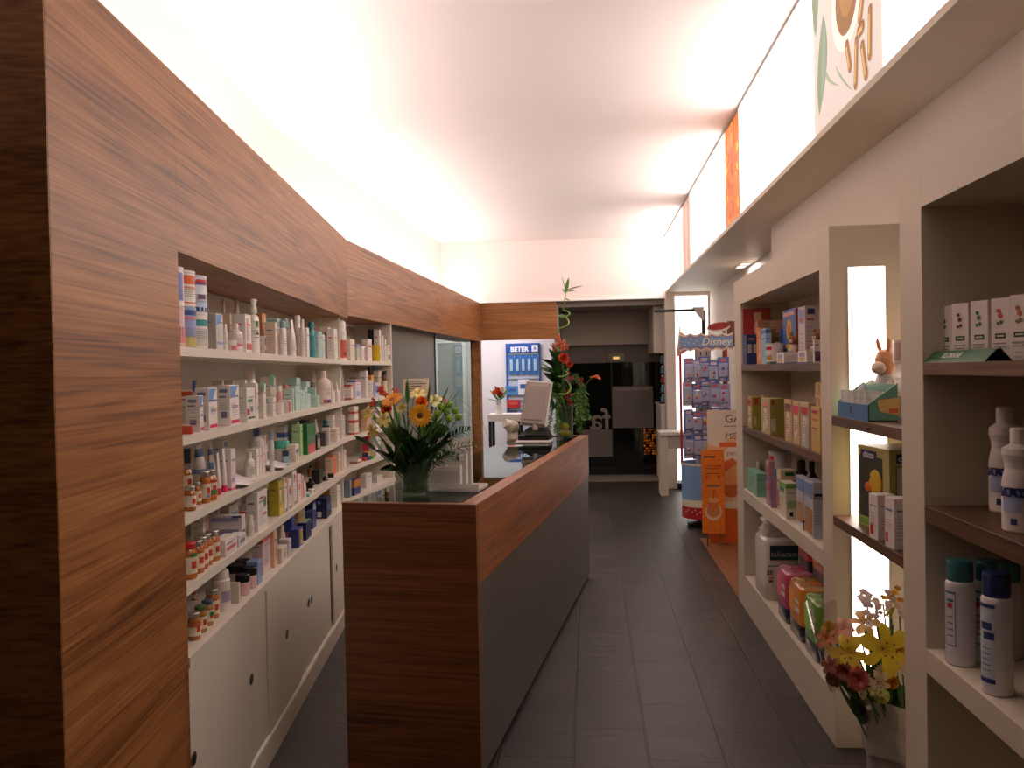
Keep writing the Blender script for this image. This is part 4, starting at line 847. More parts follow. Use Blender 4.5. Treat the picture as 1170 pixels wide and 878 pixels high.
fourth = [(W1, [
 ('jar', 68, None, 140, 440, .0, (186, 104, 44), JP(('lid', RED), ('p', .62, .72, GRN, .4)), 'food jar with red lid, nearest of the row'),
 ('jar', 118, None, 200, 422, .05, (180, 98, 40), JP(), 'food jar with silver lid, second of the row'),
 ('jar', 160, None, 236, 392, .1, (184, 104, 44), JP(), 'food jar with silver lid, third of the row'),
 ('jar', 205, None, 272, 366, .15, (184, 100, 42), JP(), 'food jar with silver lid, fourth of the row'),
 ('jar', 248, None, 332, 340, .1, (190, 110, 50), JP(), 'food jar with silver lid, last of the row'),
 ('bottle', 98, None, 185, 225, 2.2, W, [], 'white bottle behind the jar row'),
 ('carton', 175, 195, 250, 182, 1.8, W, [('f', .4, .2, .9, .8, SALM)], 'white carton with salmon panel behind the jars'),
 ('carton', 250, 522, 552, 305, .3, (226, 218, 216), [('n', .05, .45, .9, .8, (150, 150, 190)), ('f', .2, .3, .8, .7, DBL)], 'long flat white box, lower of two stacked'),
 ('carton', 250, 522, 552, 215, .3, (224, 216, 214), [('n', .05, .45, .9, .8, (150, 150, 190)), ('n', .7, .8, .98, .98, DBL)], 'long flat white box, upper of two stacked', .058),
 ('carton', 318, 400, 425, 455, 1.4, (206, 170, 50), [('x',)], 'flat yellow box peeking out under flat boxes'),
 ('carton', 340, 384, 482, 425, 0, (236, 222, 216), [('f', .1, .3, .9, .5, HOT), ('f', .1, .65, .6, .75, TXT)], 'flat white box with pink writing in front'),
 ('carton', 482, 500, 552, 385, 0, (228, 222, 222), [('f', .1, .3, .9, .6, (130, 130, 150))], 'small flat white box right of the pink one'),
 ('carton', 420, 555, 580, 190, 1.5, (228, 200, 190), [('b', .8, .98, (214, 80, 80)), ('f', .7, .0, 1, 1, (214, 80, 70))], 'white box with red edge at the back'),
 ('carton', 250, 318, 336, 120, 2.2, (228, 216, 204), [], 'plain white carton at the back, near the jars'),
 ('carton', 336, 412, 500, 82, 2.0, (234, 222, 212), [('f', .4, .4, .9, .48, BLUE)], 'broad white carton at the back'),
 ('slim', 580, None, 620, 215, .1, W, [], 'little white tube beside the lettered carton'),
 ('carton', 512, 610, 632, 55, 1.4, (226, 214, 206), [], 'big pale carton behind the little tube'),
 ('carton', 636, 650, 732, 30, .1, W, [('f', .2, .8, .6, .86, RED), ('o', .75, .68, .16, (90, 130, 70)), ('f', .5, .35, .9, .42, PINK)], 'white carton with red line and green dot'),
 ('slim', 690, None, 775, 0, .8, W, [('p', .5, .55, BLK, .8), ('p', .25, .3, NAVY, .8)], 'white bottle with tall white cap'),
 ]), (W2, [
 ('carton', 84, 132, 166, 300, .2, (190, 170, 50), [('f', .1, .05, .9, .3, (226, 206, 90)), ('f', .2, .4, .5, .8, W)], 'olive yellow carton'),
 ('carton', 160, 176, 200, 272, .1, W, [('o', .6, .93, .3, ORG), ('f', .2, .02, .9, .12, TXT)], 'slim white carton with orange tip, first right of yellow'),
 ('carton', 200, 212, 240, 280, .1, W, [('o', .5, .6, .3, RED), ('f', .2, .02, .9, .12, TXT)], 'slim white carton with red dot, second right of yellow'),
 ('carton', 240, 250, 278, 212, .2, W, [('f', .3, .75, .7, .9, RED), ('f', .2, .02, .9, .12, TXT)], 'tallest slim white carton right of yellow'),
 ('carton', 276, 294, 318, 240, .2, (240, 220, 212), [('f', .1, .45, .7, .65, (226, 110, 90))], 'white carton with coral label'),
 ('carton', 316, 324, 340, 250, .2, (236, 196, 184), [('f', .5, .1, .95, .9, (220, 110, 90))], 'narrow coral edged carton'),
 ('tube', 334, None, 366, 285, .1, W, [], 'white tube right of the coral cartons'),
 ('tub', 342, None, 386, 418, 0, (90, 170, 190), [('cap', (220, 224, 222))], 'tiny teal pot at the front edge'),
 ('tub', 386, None, 426, 400, 0, (236, 228, 222), [], 'tiny white pot at the front edge'),
 ('bottle', 362, None, 432, 268, .2, (24, 24, 28), [('p', .1, .5, (210, 200, 200), .35)], 'black bottle with white stripe'),
 ('carton', 428, 470, 500, 200, .6, (24, 23, 26), [('x',), ('f', .3, .1, .6, .4, (120, 110, 90))], 'tall black carton in the middle of the dark group'),
 ('bottle', 488, None, 545, 250, .3, (28, 27, 30), [('p', .3, .6, (200, 190, 180), .6)], 'black bottle with pale label'),
 ('tub', 540, None, 592, 262, .2, (26, 26, 30), [], 'low black pot by the orange carton'),
 ('bottle', 384, None, 420, 160, 2.0, (150, 100, 60), [('cap', BLK)], 'amber bottle behind the dark group, left'),
 ('bottle', 425, None, 490, 95, 2.0, (176, 130, 90), [('cap', (200, 180, 150))], 'amber bottle behind the dark group, right'),
 ('carton', 528, 580, 610, 95, .5, (226, 196, 170), [('f', .05, .02, .95, .98, (224, 100, 40)), ('top', ORG)], 'beige carton with bright orange front'),
 ('carton', 608, 630, 658, 60, .4, (234, 208, 192), [('f', .2, .2, .8, .5, SALM)], 'slim peach carton near the divider'),
 ('carton', 656, 674, 692, 40, .4, (234, 214, 200), [], 'thin white carton against the divider'),
 ('carton', 720, 790, 822, 120, .3, (226, 200, 190), [('b', .1, .4, (140, 60, 50)), ('x',)], 'low white and brown box past the divider'),
 ('carton', 822, 850, 900, 60, .1, (60, 70, 130), [('top', (216, 170, 60)), ('f', .0, .5, 1, 1, YEL)], 'blue box with yellow top past the divider'),
 ]), (K3, [
 ('carton', 205, 228, 245, 345, .3, (206, 40, 60), [('f', .1, .3, .9, .6, (70, 110, 180))], 'red carton with blue panel past the divider'),
 ('carton', 250, 290, 320, 350, .5, (226, 216, 212), [], 'white carton behind the lower bouquet leaves'),
 ('carton', 200, 220, 232, 535, .2, (190, 70, 50), [], 'small brick red carton under the bouquet'),
 ('carton', 248, 262, 282, 540, .0, (90, 190, 80), [], 'small bright green carton under the bouquet'),
 ])]
counter = [(X1, [
 ('jar', 90, None, 172, 440, .15, (176, 104, 44), JP(('b', .5, .62, (190, 90, 50))), 'food jar, nearest the walnut edge'),
 ('jar', 146, None, 226, 382, .2, (166, 120, 54), JP(('lid', (90, 110, 60))), 'food jar with green lid'),
 ('jar', 196, None, 280, 335, .25, (170, 124, 60), JP(('lid', (70, 84, 110)), ('p', .4, .55, GRN, .4)), 'food jar with blue grey lid'),
 ('jar', 240, None, 325, 245, .35, (180, 110, 44), JP(), 'food jar with gold lid, farthest of the front row'),
 ('jar', 92, None, 150, 255, 2.4, (170, 110, 50), JP(), 'food jar at the back by the walnut'),
 ('spray', 262, None, 418, 72, .2, (232, 218, 206), [('p', .22, .48, (176, 160, 180), .7)], 'big white domed bottle with mauve label'),
 ('carton', 420, 496, 505, 195, .1, (220, 206, 186), [('x',)], 'small plain white box'),
 ('tub', 500, None, 585, 120, .05, (232, 190, 190), [('cap', BLK)], 'pink tub with black lid, nearest'),
 ('tub', 560, None, 645, 60, .05, (232, 196, 196), [('cap', BLK)], 'pink tub with black lid, second'),
 ('tub', 430, None, 540, 40, .9, (224, 190, 190), [('cap', BLK)], 'black lidded tub behind the pink ones, left'),
 ('tub', 520, None, 620, 0, .9, (224, 190, 190), [('cap', BLK)], 'black lidded tub behind the pink ones, right'),
 ('carton', 636, 650, 690, 20, .1, (140, 160, 205), [], 'slim pale blue carton'),
 ]), (X2, [
 ('carton', 0, 62, 118, 415, .4, (226, 196, 194), [('b', .86, .98, (220, 110, 110)), ('f', .3, .1, .6, .8, LG)], 'pink topped white carton'),
 ('carton', 112, 122, 166, 375, .2, (232, 190, 160), [('f', .3, .2, .8, .5, (220, 150, 110))], 'peach coloured carton'),
 ('slim', 160, None, 222, 318, .4, (236, 224, 214), [], 'white bottle with rounded cap'),
 ('carton', 164, 200, 240, 485, 0, (232, 222, 206), [('f', .4, .3, .7, .6, (150, 160, 100))], 'small white box in front of the bottle'),
 ('carton', 220, 250, 292, 420, .0, (228, 216, 220), [('f', .6, .0, 1., 1., (180, 180, 215))], 'small white box with lilac edge'),
 ('carton', 205, 284, 306, 250, .5, (52, 80, 160), [('b', 0, .45, (190, 140, 170)), ('x',)], 'blue over lilac carton'),
 ('carton', 300, 318, 352, 350, .0, (40, 60, 130), [('f', .4, .1, .9, .9, YEL)], 'small blue and yellow carton'),
 ('carton', 296, 322, 366, 212, .9, (206, 170, 120), [('f', .0, .1, .4, .9, (190, 110, 50)), ('f', .45, .1, .9, .9, (120, 160, 120))], 'orange and green carton at the back'),
 ('carton', 350, 374, 412, 300, .0, (30, 38, 90), [('top', (150, 170, 120)), ('x',)], 'low navy box'),
 ('carton', 376, 420, 446, 225, .4, (34, 50, 112), [('no', .6, .5, .3, (190, 200, 230)), ('x',)], 'navy carton with pale oval, lower one'),
 ('carton', 376, 420, 446, 135, .9, (30, 36, 80), [('o', .5, .5, .4, (180, 186, 210)), ('x',)], 'navy carton with pale oval, at the back'),
 ('carton', 446, 520, 552, 125, .2, (28, 32, 72), [('n', .1, .08, .5, .35, (220, 216, 220)), ('f', .2, .4, .8, .7, (90, 100, 160)), ('no', .3, .8, .16, (150, 160, 200)), ('x',)], 'large navy carton pack'),
 ('carton', 500, 545, 578, 70, 1.2, (216, 180, 60), [('f', .1, .3, .9, .6, ORG)], 'yellow carton behind the navy pack'),
 ('carton', 576, 596, 620, 40, .3, (230, 222, 210), [], 'slim white carton right of the yellow'),
 ]), (K3, [
 ('carton', 55, 115, 126, 640, .2, (120, 140, 150), [('x',)], 'slate blue box past the divider'),
 ('carton', 126, 145, 186, 640, .1, (50, 60, 120), [('b', .5, 1, (206, 130, 50)), ('x',)], 'blue and orange box behind the counter corner'),
 ('carton', 205, 225, 262, 600, .5, (216, 206, 202), [], 'white carton under the bouquet stems'),
 ('carton', 275, 300, 330, 610, .5, (210, 204, 200), [], 'grey white carton under the bouquet stems'),
 ])]
# paper leaflets lying on the front edge of the third shelf
def leaflet(x, y, z, rz, label):
    k = MB(); L = []
    for i in range(9):
        u = i/8-.5; L.append([(u*.20, -.034+.075*v+.01*math.sin(u*5), .003+.03*v**1.6+.04*u*u*(1-v)) for v in (0, .25, .5, .75, 1)])
    k.strip(L, pm((236, 228, 232), .5, var=.02)); k.strip([[(p[0], p[1], p[2]-.001) for p in r_][::-1] for r_ in L], pm((236, 228, 232), .5, var=.02))
    tag(k.build('leaflet', None, (x, y, z), rz), label, 'leaflet', 'paper leaflets on the third left shelf')
LO = []
for px, py, lb in ((266, 555, 'folded white leaflet lying on the third left shelf beside the food jars'), (298, 536, 'folded white leaflet on the third left shelf below three slim cartons')):
    p = on_z(px, py, ZL['third']); s = (Vector((p.x, p.y))-LB).dot(D1); q = P1(s, .038); LO.append((s, .038, .205, .085)); leaflet(q[0], q[1], ZL['third']+.0005, PI/2+A1, lb)
stock('L', 'on the top left shelf', ZL['top'], 1.915, top, 1, 'products on the top shelf of the left wall')
stock('L', 'on the second left shelf', ZL['second'], ZL['top']-SB, second, 2, 'products on the second shelf of the left wall')
stock('L', 'on the third left shelf', ZL['third'], ZL['second']-SB, third, 3, 'products on the third shelf of the left wall', LO)
stock('L', 'on the fourth left shelf', ZL['fourth'], ZL['third']-SB, fourth, 4, 'products on the fourth shelf of the left wall')
stock('L', 'on the white cabinet worktop', ZL['counter'], ZL['fourth']-SB, counter, 5, 'products on the worktop of the left wall')
# clear acrylic box on the second shelf
s = (on_pl(236, 440, P1(0, .2), N1)); s = (Vector((s.x, s.y))-LB).dot(D1); q = P1(s, .235)
k = MB(); w_, d_, h_ = .20, .085, .20
for a, b in (((-w_/2, -d_/2, 0), (w_/2, -d_/2+.002, h_)), ((-w_/2, d_/2-.002, 0), (w_/2, d_/2, h_)), ((-w_/2, -d_/2, 0), (-w_/2+.002, d_/2, h_)), ((w_/2-.002, -d_/2, 0), (w_/2, d_/2, h_)), ((-w_/2, -d_/2, 0), (w_/2, d_/2, .003))): k.box(a, b, clearp)
# ============================================================ products on the right
RA = (840, 340, 10.33); RB = (840, 430, 7.98); RC = (840, 505, 6.753); RD = (840, 570, 4.62)
FL = lambda c: [('o', .5, .55, .22, W), ('o', .5, .55, .08, YEL), ('f', .1, .72, .9, .9, c), ('o', .4, .22, .16, W), ('o', .7, .3, .14, W)]
r1 = [(RA, [
 ('carton', 68, 130, 262, 440, 0, (52, 66, 120), [('n', .1, .38, .45, .68, (206, 190, 180)), ('n', .6, .38, .92, .68, (206, 190, 180)), ('n', .2, .82, .7, .88, PINK), ('x',)], 'navy carton with two pale panels, far end'),
 ('carton', 55, 130, 440, 272, 0, (206, 150, 120), [('n', .45, .5, .7, .9, (224, 196, 160))], 'long salmon carton lying on the navy carton', .145),
 ('carton', 30, 110, 430, 128, 0, (176, 60, 62), [('n', .4, .55, .68, .85, (224, 190, 150)), ('n', .4, .12, .68, .4, (224, 190, 150)), ('x',)], 'long dark red carton topmost of the far stack', .215),
 ('carton', 250, 296, 312, 360, .1, (222, 130, 50), [('f', .6, .1, .9, .9, (240, 190, 120))], 'tall orange carton beside the navy one'),
 ('carton', 304, 368, 384, 360, .1, (150, 190, 216), [('b', .86, .96, (70, 110, 170))], 'tall light blue carton right of the orange'),
 ('carton', 382, 420, 440, 372, 1.2, (150, 130, 60), [('x',)], 'olive carton behind the flower tin'),
 ('carton', 436, 560, 578, 350, 1.0, (80, 110, 180), [('f', .4, .5, .7, .62, PINK)], 'medium blue carton behind the white cup'),
 ('tin', 368, None, 468, 545, 0, W, [('b', .0, .1, GRN), ('p', .68, .84, RED, .5), ('p', .2, .4, YEL, .5)], 'white tin with red flower and green foot'),
 ('tub', 468, None, 590, 530, .9, (236, 214, 206), [], 'plain white cup shaped tub beside the flower tin'),
 ('carton', 525, 712, 745, 120, 1.4, (84, 118, 186), [('o', .5, .62, .2, YEL), ('o', .5, .62, .1, ORG), ('f', .2, .28, .8, .36, YEL), ('f', .1, .88, .9, .95, (230, 180, 160)), ('nf', (170, 60, 70)), ('x',)], 'large blue carton with yellow emblem'),
 ('carton', 738, 832, 985, 95, 1.0, (216, 204, 206), [('n', .2, .85, .8, .95, (60, 70, 110)), ('f', .1, .7, .9, .95, (150, 160, 200))], 'largest white carton behind the plush toys'),
 ('carton', 918, 930, 1010, 500, 0, W, [('no', .45, .25, .3, PUR), ('n', .1, .05, .9, .5, (84, 44, 96)), ('no', .4, .75, .12, TXT)], 'white carton with purple emblem by the upright'),
 ])]
r2 = [(RB, [
 ('carton', 112, 150, 245, 190, 0, (188, 170, 90), [('nf', (170, 160, 70)), ('n', .2, .1, .45, .4, (220, 200, 170)), ('n', .3, .8, .6, .95, RED)]+FL(RED), 'green food carton alone at the far end'),
 ('carton', 232, 262, 330, 178, 1.0, (200, 180, 130), FL(ORG), 'food carton in the second row behind the flower one'),
 ('carton', 236, 316, 448, 208, 0, (200, 180, 120), [('nf', (168, 160, 68)), ('n', .05, .1, .4, .45, (222, 204, 176)), ('n', .1, .82, .3, .97, (190, 80, 50))]+FL(SALM), 'big flower food carton with green side'),
 ('carton', 448, 514, 526, 220, .1, (206, 176, 120), [('f', .1, .2, .9, .34, ORG)]+FL(BRN), 'food carton with orange stripe, first of three'),
 ('carton', 524, 582, 598, 236, .1, (212, 182, 140), [('f', .1, .2, .9, .3, PINK)]+FL(HOT), 'food carton with pink stripe, second of three'),
 ('carton', 594, 668, 690, 248, .1, (206, 186, 150), FL(RED)+[('f', .6, .02, .9, .5, (180, 190, 200))], 'food carton with grey figure, third of three'),
 ('carton', 690, 770, 850, 290, 0, (214, 178, 104), [('f', .1, .85, .8, .93, RED), ('f', .1, .5, .7, .54, RED)], 'tall tan food carton under four small ones'),
 ('carton', 686, 740, 790, 176, 0, (214, 180, 116), [('f', .2, .2, .5, .8, BRN)], 'small tan box in the lower pair, left', .0),
 ])]
# the small boxes really stand on the tall carton: give them its height as base
r2[0][1].pop()
r3 = [(RC, [
 ('slim', 86, None, 140, 108, .9, (206, 200, 190), [('cap', (226, 214, 200))], 'clear baby bottle standing behind the mint box'),
 ('carton', 90, 165, 242, 248, 0, MINT, [('o', .4, .45, .2, (180, 150, 150)), ('o', .4, .4, .08, BLK)], 'mint green carton at the far end'),
 ('carton', 236, 258, 272, 150, .1, (206, 160, 170), [('o', .5, .8, .3, RED), ('o', .5, .4, .3, RED), ('o', .5, .6, .3, (80, 100, 180))], 'thin white carton dotted red and blue'),
 ('tin', 262, None, 436, 72, 1.1, (214, 218, 226), [('b', .3, .62, (90, 140, 190)), ('p', .74, .9, RED, .3), ('p', .66, .74, NAVY, .4)], 'big blue and white milk tin'),
 ('carton', 270, 284, 294, 290, 0, (160, 120, 160), [('o', .5, .2, .3, DBL), ('o', .5, .7, .3, RED)], 'very thin carton dotted blue in front of the tin'),
 ('carton', 288, 326, 446, 222, .2, (226, 206, 170), [('n', .3, .86, .9, .95, GRN), ('n', .1, .7, .95, .76, ORG), ('f', .1, .1, .9, .5, (200, 120, 60))], 'beige carton with green and orange lettering'),
 ('carton', 340, 388, 482, 325, 0, (226, 220, 196), [('b', .86, 1., (120, 180, 70)), ('f', .1, .7, .8, .85, GRN), ('n', .3, .08, .6, .2, BLK), ('n', .1, .3, .9, .5, (170, 200, 130))], 'white carton with bright green top'),
 ('carton', 470, 522, 536, 280, .3, (198, 200, 206), [('b', .72, .96, (120, 150, 200)), ('o', .5, .3, .25, W), ('f', .1, .1, .9, .5, GOLD)], 'blue and grey carton, left of two alike'),
 ('carton', 530, 598, 700, 316, .1, (190, 194, 204), [('f', .05, .7, .95, .96, (110, 144, 200)), ('n', .1, .7, .9, .8, NAVY), ('o', .5, .3, .28, W), ('f', .1, .05, .9, .5, GOLD)], 'blue and grey carton, right of two alike'),
 ('bottle', 440, None, 540, 140, 1.7, (52, 50, 52), [], 'dark bottle in the shadowy back row, left'),
 ('bottle', 540, None, 640, 150, 1.7, (44, 46, 44), [], 'dark bottle in the shadowy back row, right'),
 ])]
fur = pm((150, 100, 56), .9, var=.2, scale=160, bump=.6); furw = pm((226, 204, 186), .9, var=.08, scale=160, bump=.5); furg = pm((196, 186, 186), .9, var=.1, scale=140, bump=.5)
def bunny(p, s, label):
    t = thing('plush_rabbit', label, 'plush toy', p, -PI/2+.7, 'small plush rabbits on the top shelf of the far right unit')
    k = MB(); k.ball((0, 0, .28*s), .28*s, furw, 12, 8, (.9, .8, 1.0)); k.ball((-.2*s, -.16*s, .14*s), .12*s, furw, 8, 6); k.ball((.2*s, -.16*s, .14*s), .12*s, furw, 8, 6); k.build('body', t)
    k = MB(); k.ball((0, -.05*s, .74*s), .30*s, fur, 12, 8, (1, .9, .95)); k.ball((0, -.28*s, .68*s), .13*s, furw, 10, 6)
    for x in (-.1, .1): k.ball((x*s, -.30*s, .80*s), .028*s, black, 8, 6)
    k.build('head', t)
    for x in (-1, 1): k = MB(); k.ball((x*.2*s, .04*s, 1.02*s), .24*s, fur, 10, 7, (.42, .3, 1.0)); k.build('ear', t)
RO = []; rng = random.Random(17)
for i, (xa, xb, bw, nm) in enumerate(((887.0, 895.2, 'left', 'first'), (911.2, 921.0, 'middle', 'second'))):
    ya, yb = on_x(xa, 410, UX+.014).y, on_x(xb, 410, UX+.014).y; w_ = ya-yb; yc = (ya+yb)/2; RO.append((yc, .066, w_+.01, .115))
    make_item('carton', w_, .10, .056, W, [('f', .2, .5, .8, .85, (140, 150, 200)), ('f', .2, .15, .8, .45, YEL), ('b', .0, .07, DBL)], 'R', rng, 'carton', 'small white and yellow carton under the %s plush rabbit on top shelf, far right unit' % bw, 'carton', (UX+.066, yc, 1.5603), -PI/2, 'products on the top shelf of the far right unit')
    bunny((UX+.075, yc-w_*.25, 1.6166), .082, 'plush brown rabbit on the %s small white and yellow carton, far right unit' % nm)
y3 = on_x(931, 400, UX+.12).y; RO.append((y3, .13, .09, .08)); bunny((UX+.13, y3, 1.5603), .10, 'plush brown rabbit by the near white upright, top shelf of the far unit')
stock('R', 'on top shelf, far right unit', ZR[1], 1.93, r1, 11, 'products on the top shelf of the far right unit', RO)
stock('R', 'on second shelf, far right unit', ZR[2], 1.52, r2, 12, 'food cartons on the second shelf of the far right unit')
stock('R', 'on third shelf, far right unit', ZR[3], 1.12, r3, 13, 'products on the third shelf of the far right unit')
rng = random.Random(21)
# two pairs of small tan boxes stacked on the tall tan carton by the upright
bx0 = on_x(926, 470, UX+.02)
def rloc(s, off, z): return (UX+off, s, z+.0003)
s0 = on_x(934, 480, UX+.02).y; hT = .185
tg = make_item('carton', .105, .16, hT, (214, 178, 104), [('f', .1, .85, .8, .93, RED), ('f', .1, .5, .7, .54, RED), ('f', .3, .05, .7, .4, (226, 200, 140))], 'R', rng, 'carton', 'tall tan food carton under four small boxes, second shelf, far right unit', 'carton', rloc(s0, .10, ZR[2]), -PI/2, 'food cartons on the second shelf of the far right unit')
for i, (ds, lev, wd) in enumerate(((.026, 0, 'lower left'), (-.026, 0, 'lower right'), (.026, 1, 'upper left'), (-.026, 1, 'upper right'))):
    make_item('carton', .048, .15, .058, (214, 180, 112), [('f', .25, .15, .5, .85, (170, 100, 50)), ('f', .6, .2, .9, .8, (230, 206, 150))], 'R', rng, 'carton', 'small tan box, %s of four on the tall tan carton' % wd, 'carton', rloc(s0+ds, .10, ZR[2]+hT+.0004+lev*.0586), -PI/2, 'small tan boxes stacked on the tall carton')
# nappy and pad packs on the bottom shelf of the far unit
def pack(name, w, d, h, loc, c, foot, label, cat='pack', extra=None, rz=-PI/2, dome=.012):
    k = MB(); n = 7; L = []
    cm = pm(c, .3, var=.06, scale=25, bump=.25, coat=.4)
    def ring(z, s, b): 
        pts = []
        for i in range(28):
            a = 2*PI*i/28; ca, sa = math.cos(a), math.sin(a); e = .32
            x = math.copysign(abs(ca)**e, ca)*w/2*s; y = math.copysign(abs(sa)**e, sa)*d/2*s; pts.append((x, y, z+b*math.sin(7*a)))
        return pts+[pts[0]]
    lv = [(0, .94, 0), (.02*h, 1, 0), (.3*h, 1.0, 0), (.32*h, 1.0, 0), (.9*h, 1.0, .0), (.96*h, .95, .002), (h, .80, .003), (h*1.0-.004, .4, .004)]
    R_ = [ring(*q) for q in lv]; k.strip(R_[:3], pm(foot, .3, coat=.4, scale=25, bump=.2)); k.strip(R_[2:6], cm); k.strip(R_[5:], pm(tuple(int(v*.6+90) for v in c), .18, var=.1, scale=40, bump=.5, coat=.8))
    k.add(R_[-1][:-1], [tuple(range(28))], cm); k.add(R_[0][:-1], [tuple(range(28))[::-1]], cm)
    if extra: extra(k, w, d, h)
    return tag(k.build(name, None, loc, rz), label, cat, 'packs on the bottom shelf of the far right unit')
def stripes(c1, c2):
    def fn(k, w, d, h):
        for u0, v0, u1, v1, c in ((.12, .45, .5, .85, c1), (.55, .5, .85, .6, c2), (.55, .66, .85, .74, W)): k.add([(-w/2+w*u, -d/2-.001, v*h) for u, v in rect(u0, v0, u1, v1)], [(0, 1, 2, 3)], card(c))
        for u0, v0, u1, v1, c in ((.1, .5, .4, .8, c1), (.5, .55, .9, .62, c2), (.45, .02, .6, .93, (190, 200, 190))): k.add([(w/2+.001, -d/2+d*u, v*h) for u, v in rect(u0, v0, u1, v1)], [(0, 1, 2, 3)], card(c))
    return fn
zb = ZR[4]+.0004
def yy(px, off): return on_x(px, 690, UX+off).y
for y, c, c2, n1, n2, w_ in ((4.47, (206, 80, 110), (206, 70, 90), 'pink', 'red', .23), (4.19, (226, 140, 40), (214, 120, 36), 'orange', 'dark orange', .27), (3.90, (120, 180, 70), (90, 140, 90), 'lime green', 'dull green', .26)):
    pack('sanitary_pad_pack', w_, .20, .265, (UX+.122, y, zb), c, NAVY, n1+' wrapped pad pack standing on the bottom shelf of the far unit', extra=stripes(tuple(min(255, v+40) for v in c), W))
    pack('sanitary_pad_pack', w_-.02, .13, .195, (UX+.20, y, zb+.266), c2, NAVY, n2+' pad pack stacked on the '+n1+' one of the far unit', extra=stripes(tuple(min(255, v+40) for v in c2), NAVY))
# white nappy bag with dark green brand panel and a second clear bag on top
def bag_print(k, w, d, h):
    x = w/2+.0015; f = lambda u0, v0, u1, v1, c: k.add([(x, -d/2+d*u, v*h) for u, v in rect(u0, v0, u1, v1)], [(0, 1, 2, 3)], card(c))
    f(.16, .66, .95, .90, (20, 74, 70)); f(.12, .36, .26, .38, RED); f(.45, .30, .92, .5, (150, 110, 80)); f(.12, .30, .24, .34, BRN); f(.1, .56, .9, .575, (80, 100, 110))
    f(.5, .34, .7, .46, (60, 70, 100)); f(.5, .04, .95, .09, (90, 150, 150))
    k.text('salvacam', .042, card((190, 210, 200)), Matrix.Translation((x+.0006, .010, .755*h)) @ Matrix.Rotation(PI/2, 4, 'Z') @ Matrix.Rotation(PI/2, 4, 'X'), .0002)
    k.text('20', .035, card(BLK), Matrix.Translation((x+.0006, -.07, .46*h)) @ Matrix.Rotation(PI/2, 4, 'Z') @ Matrix.Rotation(PI/2, 4, 'X'), .0002, bold=.001)
pack('nappy_bag', .30, .20, .35, (UX+.105, 4.96, zb), (226, 218, 210), (222, 214, 206), 'large white nappy bag with dark green panel, far end of bottom shelf', 'bag', extra=bag_print)
k = MB(); L = []
for z, s in ((0, .85), (.03, .9), (.06, .8), (.09, .85), (.11, .5)):
    L.append([(math.copysign(abs(math.cos(a))**.5, math.cos(a))*.12*s+.008*math.sin(3*a+z*90), math.copysign(abs(math.sin(a))**.5, math.sin(a))*.09*s+.008*math.sin(5*a+z*60), z) for a in [2*PI*i/32 for i in range(33)]])
k.strip(L, pm((216, 208, 200), .2, var=.12, scale=30, bump=.7, coat=.7)); k.add(L[-1][:-1], [tuple(range(32))], pm((216, 208, 200), .2, var=.12, scale=30, bump=.7, coat=.7))
tag(k.build('nappy_bag', None, (UX+.125, 4.96, zb+.351), 0), 'crumpled clear nappy bag lying on top of the large white bag', 'bag', 'packs on the bottom shelf of the far right unit')
# tray with pink bottles on the third shelf
ty = on_x(931, 610, UX+.06).y
t = thing('display_tray', 'dark navy card tray holding pink bottles, third shelf of far unit', 'tray', (UX+.075, ty, ZR[3]+.0003), -PI/2)
k = MB(); trm = card((34, 36, 66))
for a, b in (((-.075, -.05, 0), (.075, .05, .003)), ((-.075, -.05, 0), (.075, -.047, .035)), ((-.075, .047, 0), (.075, .05, .05)), ((-.075, -.05, 0), (-.072, .05, .045)), ((.072, -.05, 0), (.075, .05, .045))): k.box(a, b, trm)
k.build('card_body', t)
rng = random.Random(5)
for i, (dx, dy) in enumerate(((-.05, -.024), (0, -.024), (.05, -.024), (-.05, .022), (0, .022), (.05, .022))):
    make_item('bottle', .036, .036, .115, (220, 150, 170), [('cap', (224, 214, 216)), ('p', .1, .5, (236, 214, 220), .8)], 'R', rng, 'bottle', ('small pink bottle, %s of the %s row in the navy tray' % (('farthest', 'middle', 'nearest')[i % 3], ('front', 'back')[i//3])), 'bottle', (UX+.075+dy, ty-dx, ZR[3]+.0038), -PI/2, 'small pink bottles in the navy tray')
# ------------------------------------------------------------ near unit
z1 = 1.55; rng = random.Random(9)
KL = lambda fc, gc: [('x',), ('f', .22, .36, .78, .44, (30, 74, 50)), ('f', .3, .385, .7, .415, (200, 206, 196)), ('o', .5, .72, .12, fc), ('o', .42, .80, .1, fc), ('o', .56, .62, .09, gc), ('o', .40, .60, .08, gc), ('f', .15, .27, .85, .29, TXT), ('f', .2, .22, .8, .235, TXT), ('f', .3, .12, .7, .13, TXT), ('f', .3, .05, .7, .06, TXT)]
kb = [(1076, 1092, 350, (90, 70, 60), GRN, 'shampoo carton with brown flower, far end of the near top shelf'), (1093, 1111, 347, (110, 60, 60), (60, 60, 50), 'shampoo carton with dark flower, second from far end'), (1112, 1136, 344, (60, 120, 60), GRN, 'shampoo carton with green leafy sprig, third from far end'), (1138, 1159, 341, (206, 70, 40), (90, 120, 60), 'shampoo carton with red flower, second from the picture edge'), (1159, 1182, 337, (206, 90, 50), (120, 120, 50), 'shampoo carton with orange flower cut by the picture edge')]
for i, (x0, x1, yt, fc, gc, lb) in enumerate(kb):
    off = .078+.006*i; p = on_x((x0+x1)/2, yt, UX+off); h = p.z-z1
    make_item('carton', .052, .036, max(.12, h), (236, 226, 220), KL(fc, gc), 'R', rng, 'carton', lb, 'carton', (UX+off, p.y, z1+.0003), -PI/2+math.radians(28), 'shampoo cartons on the top shelf of the near unit')
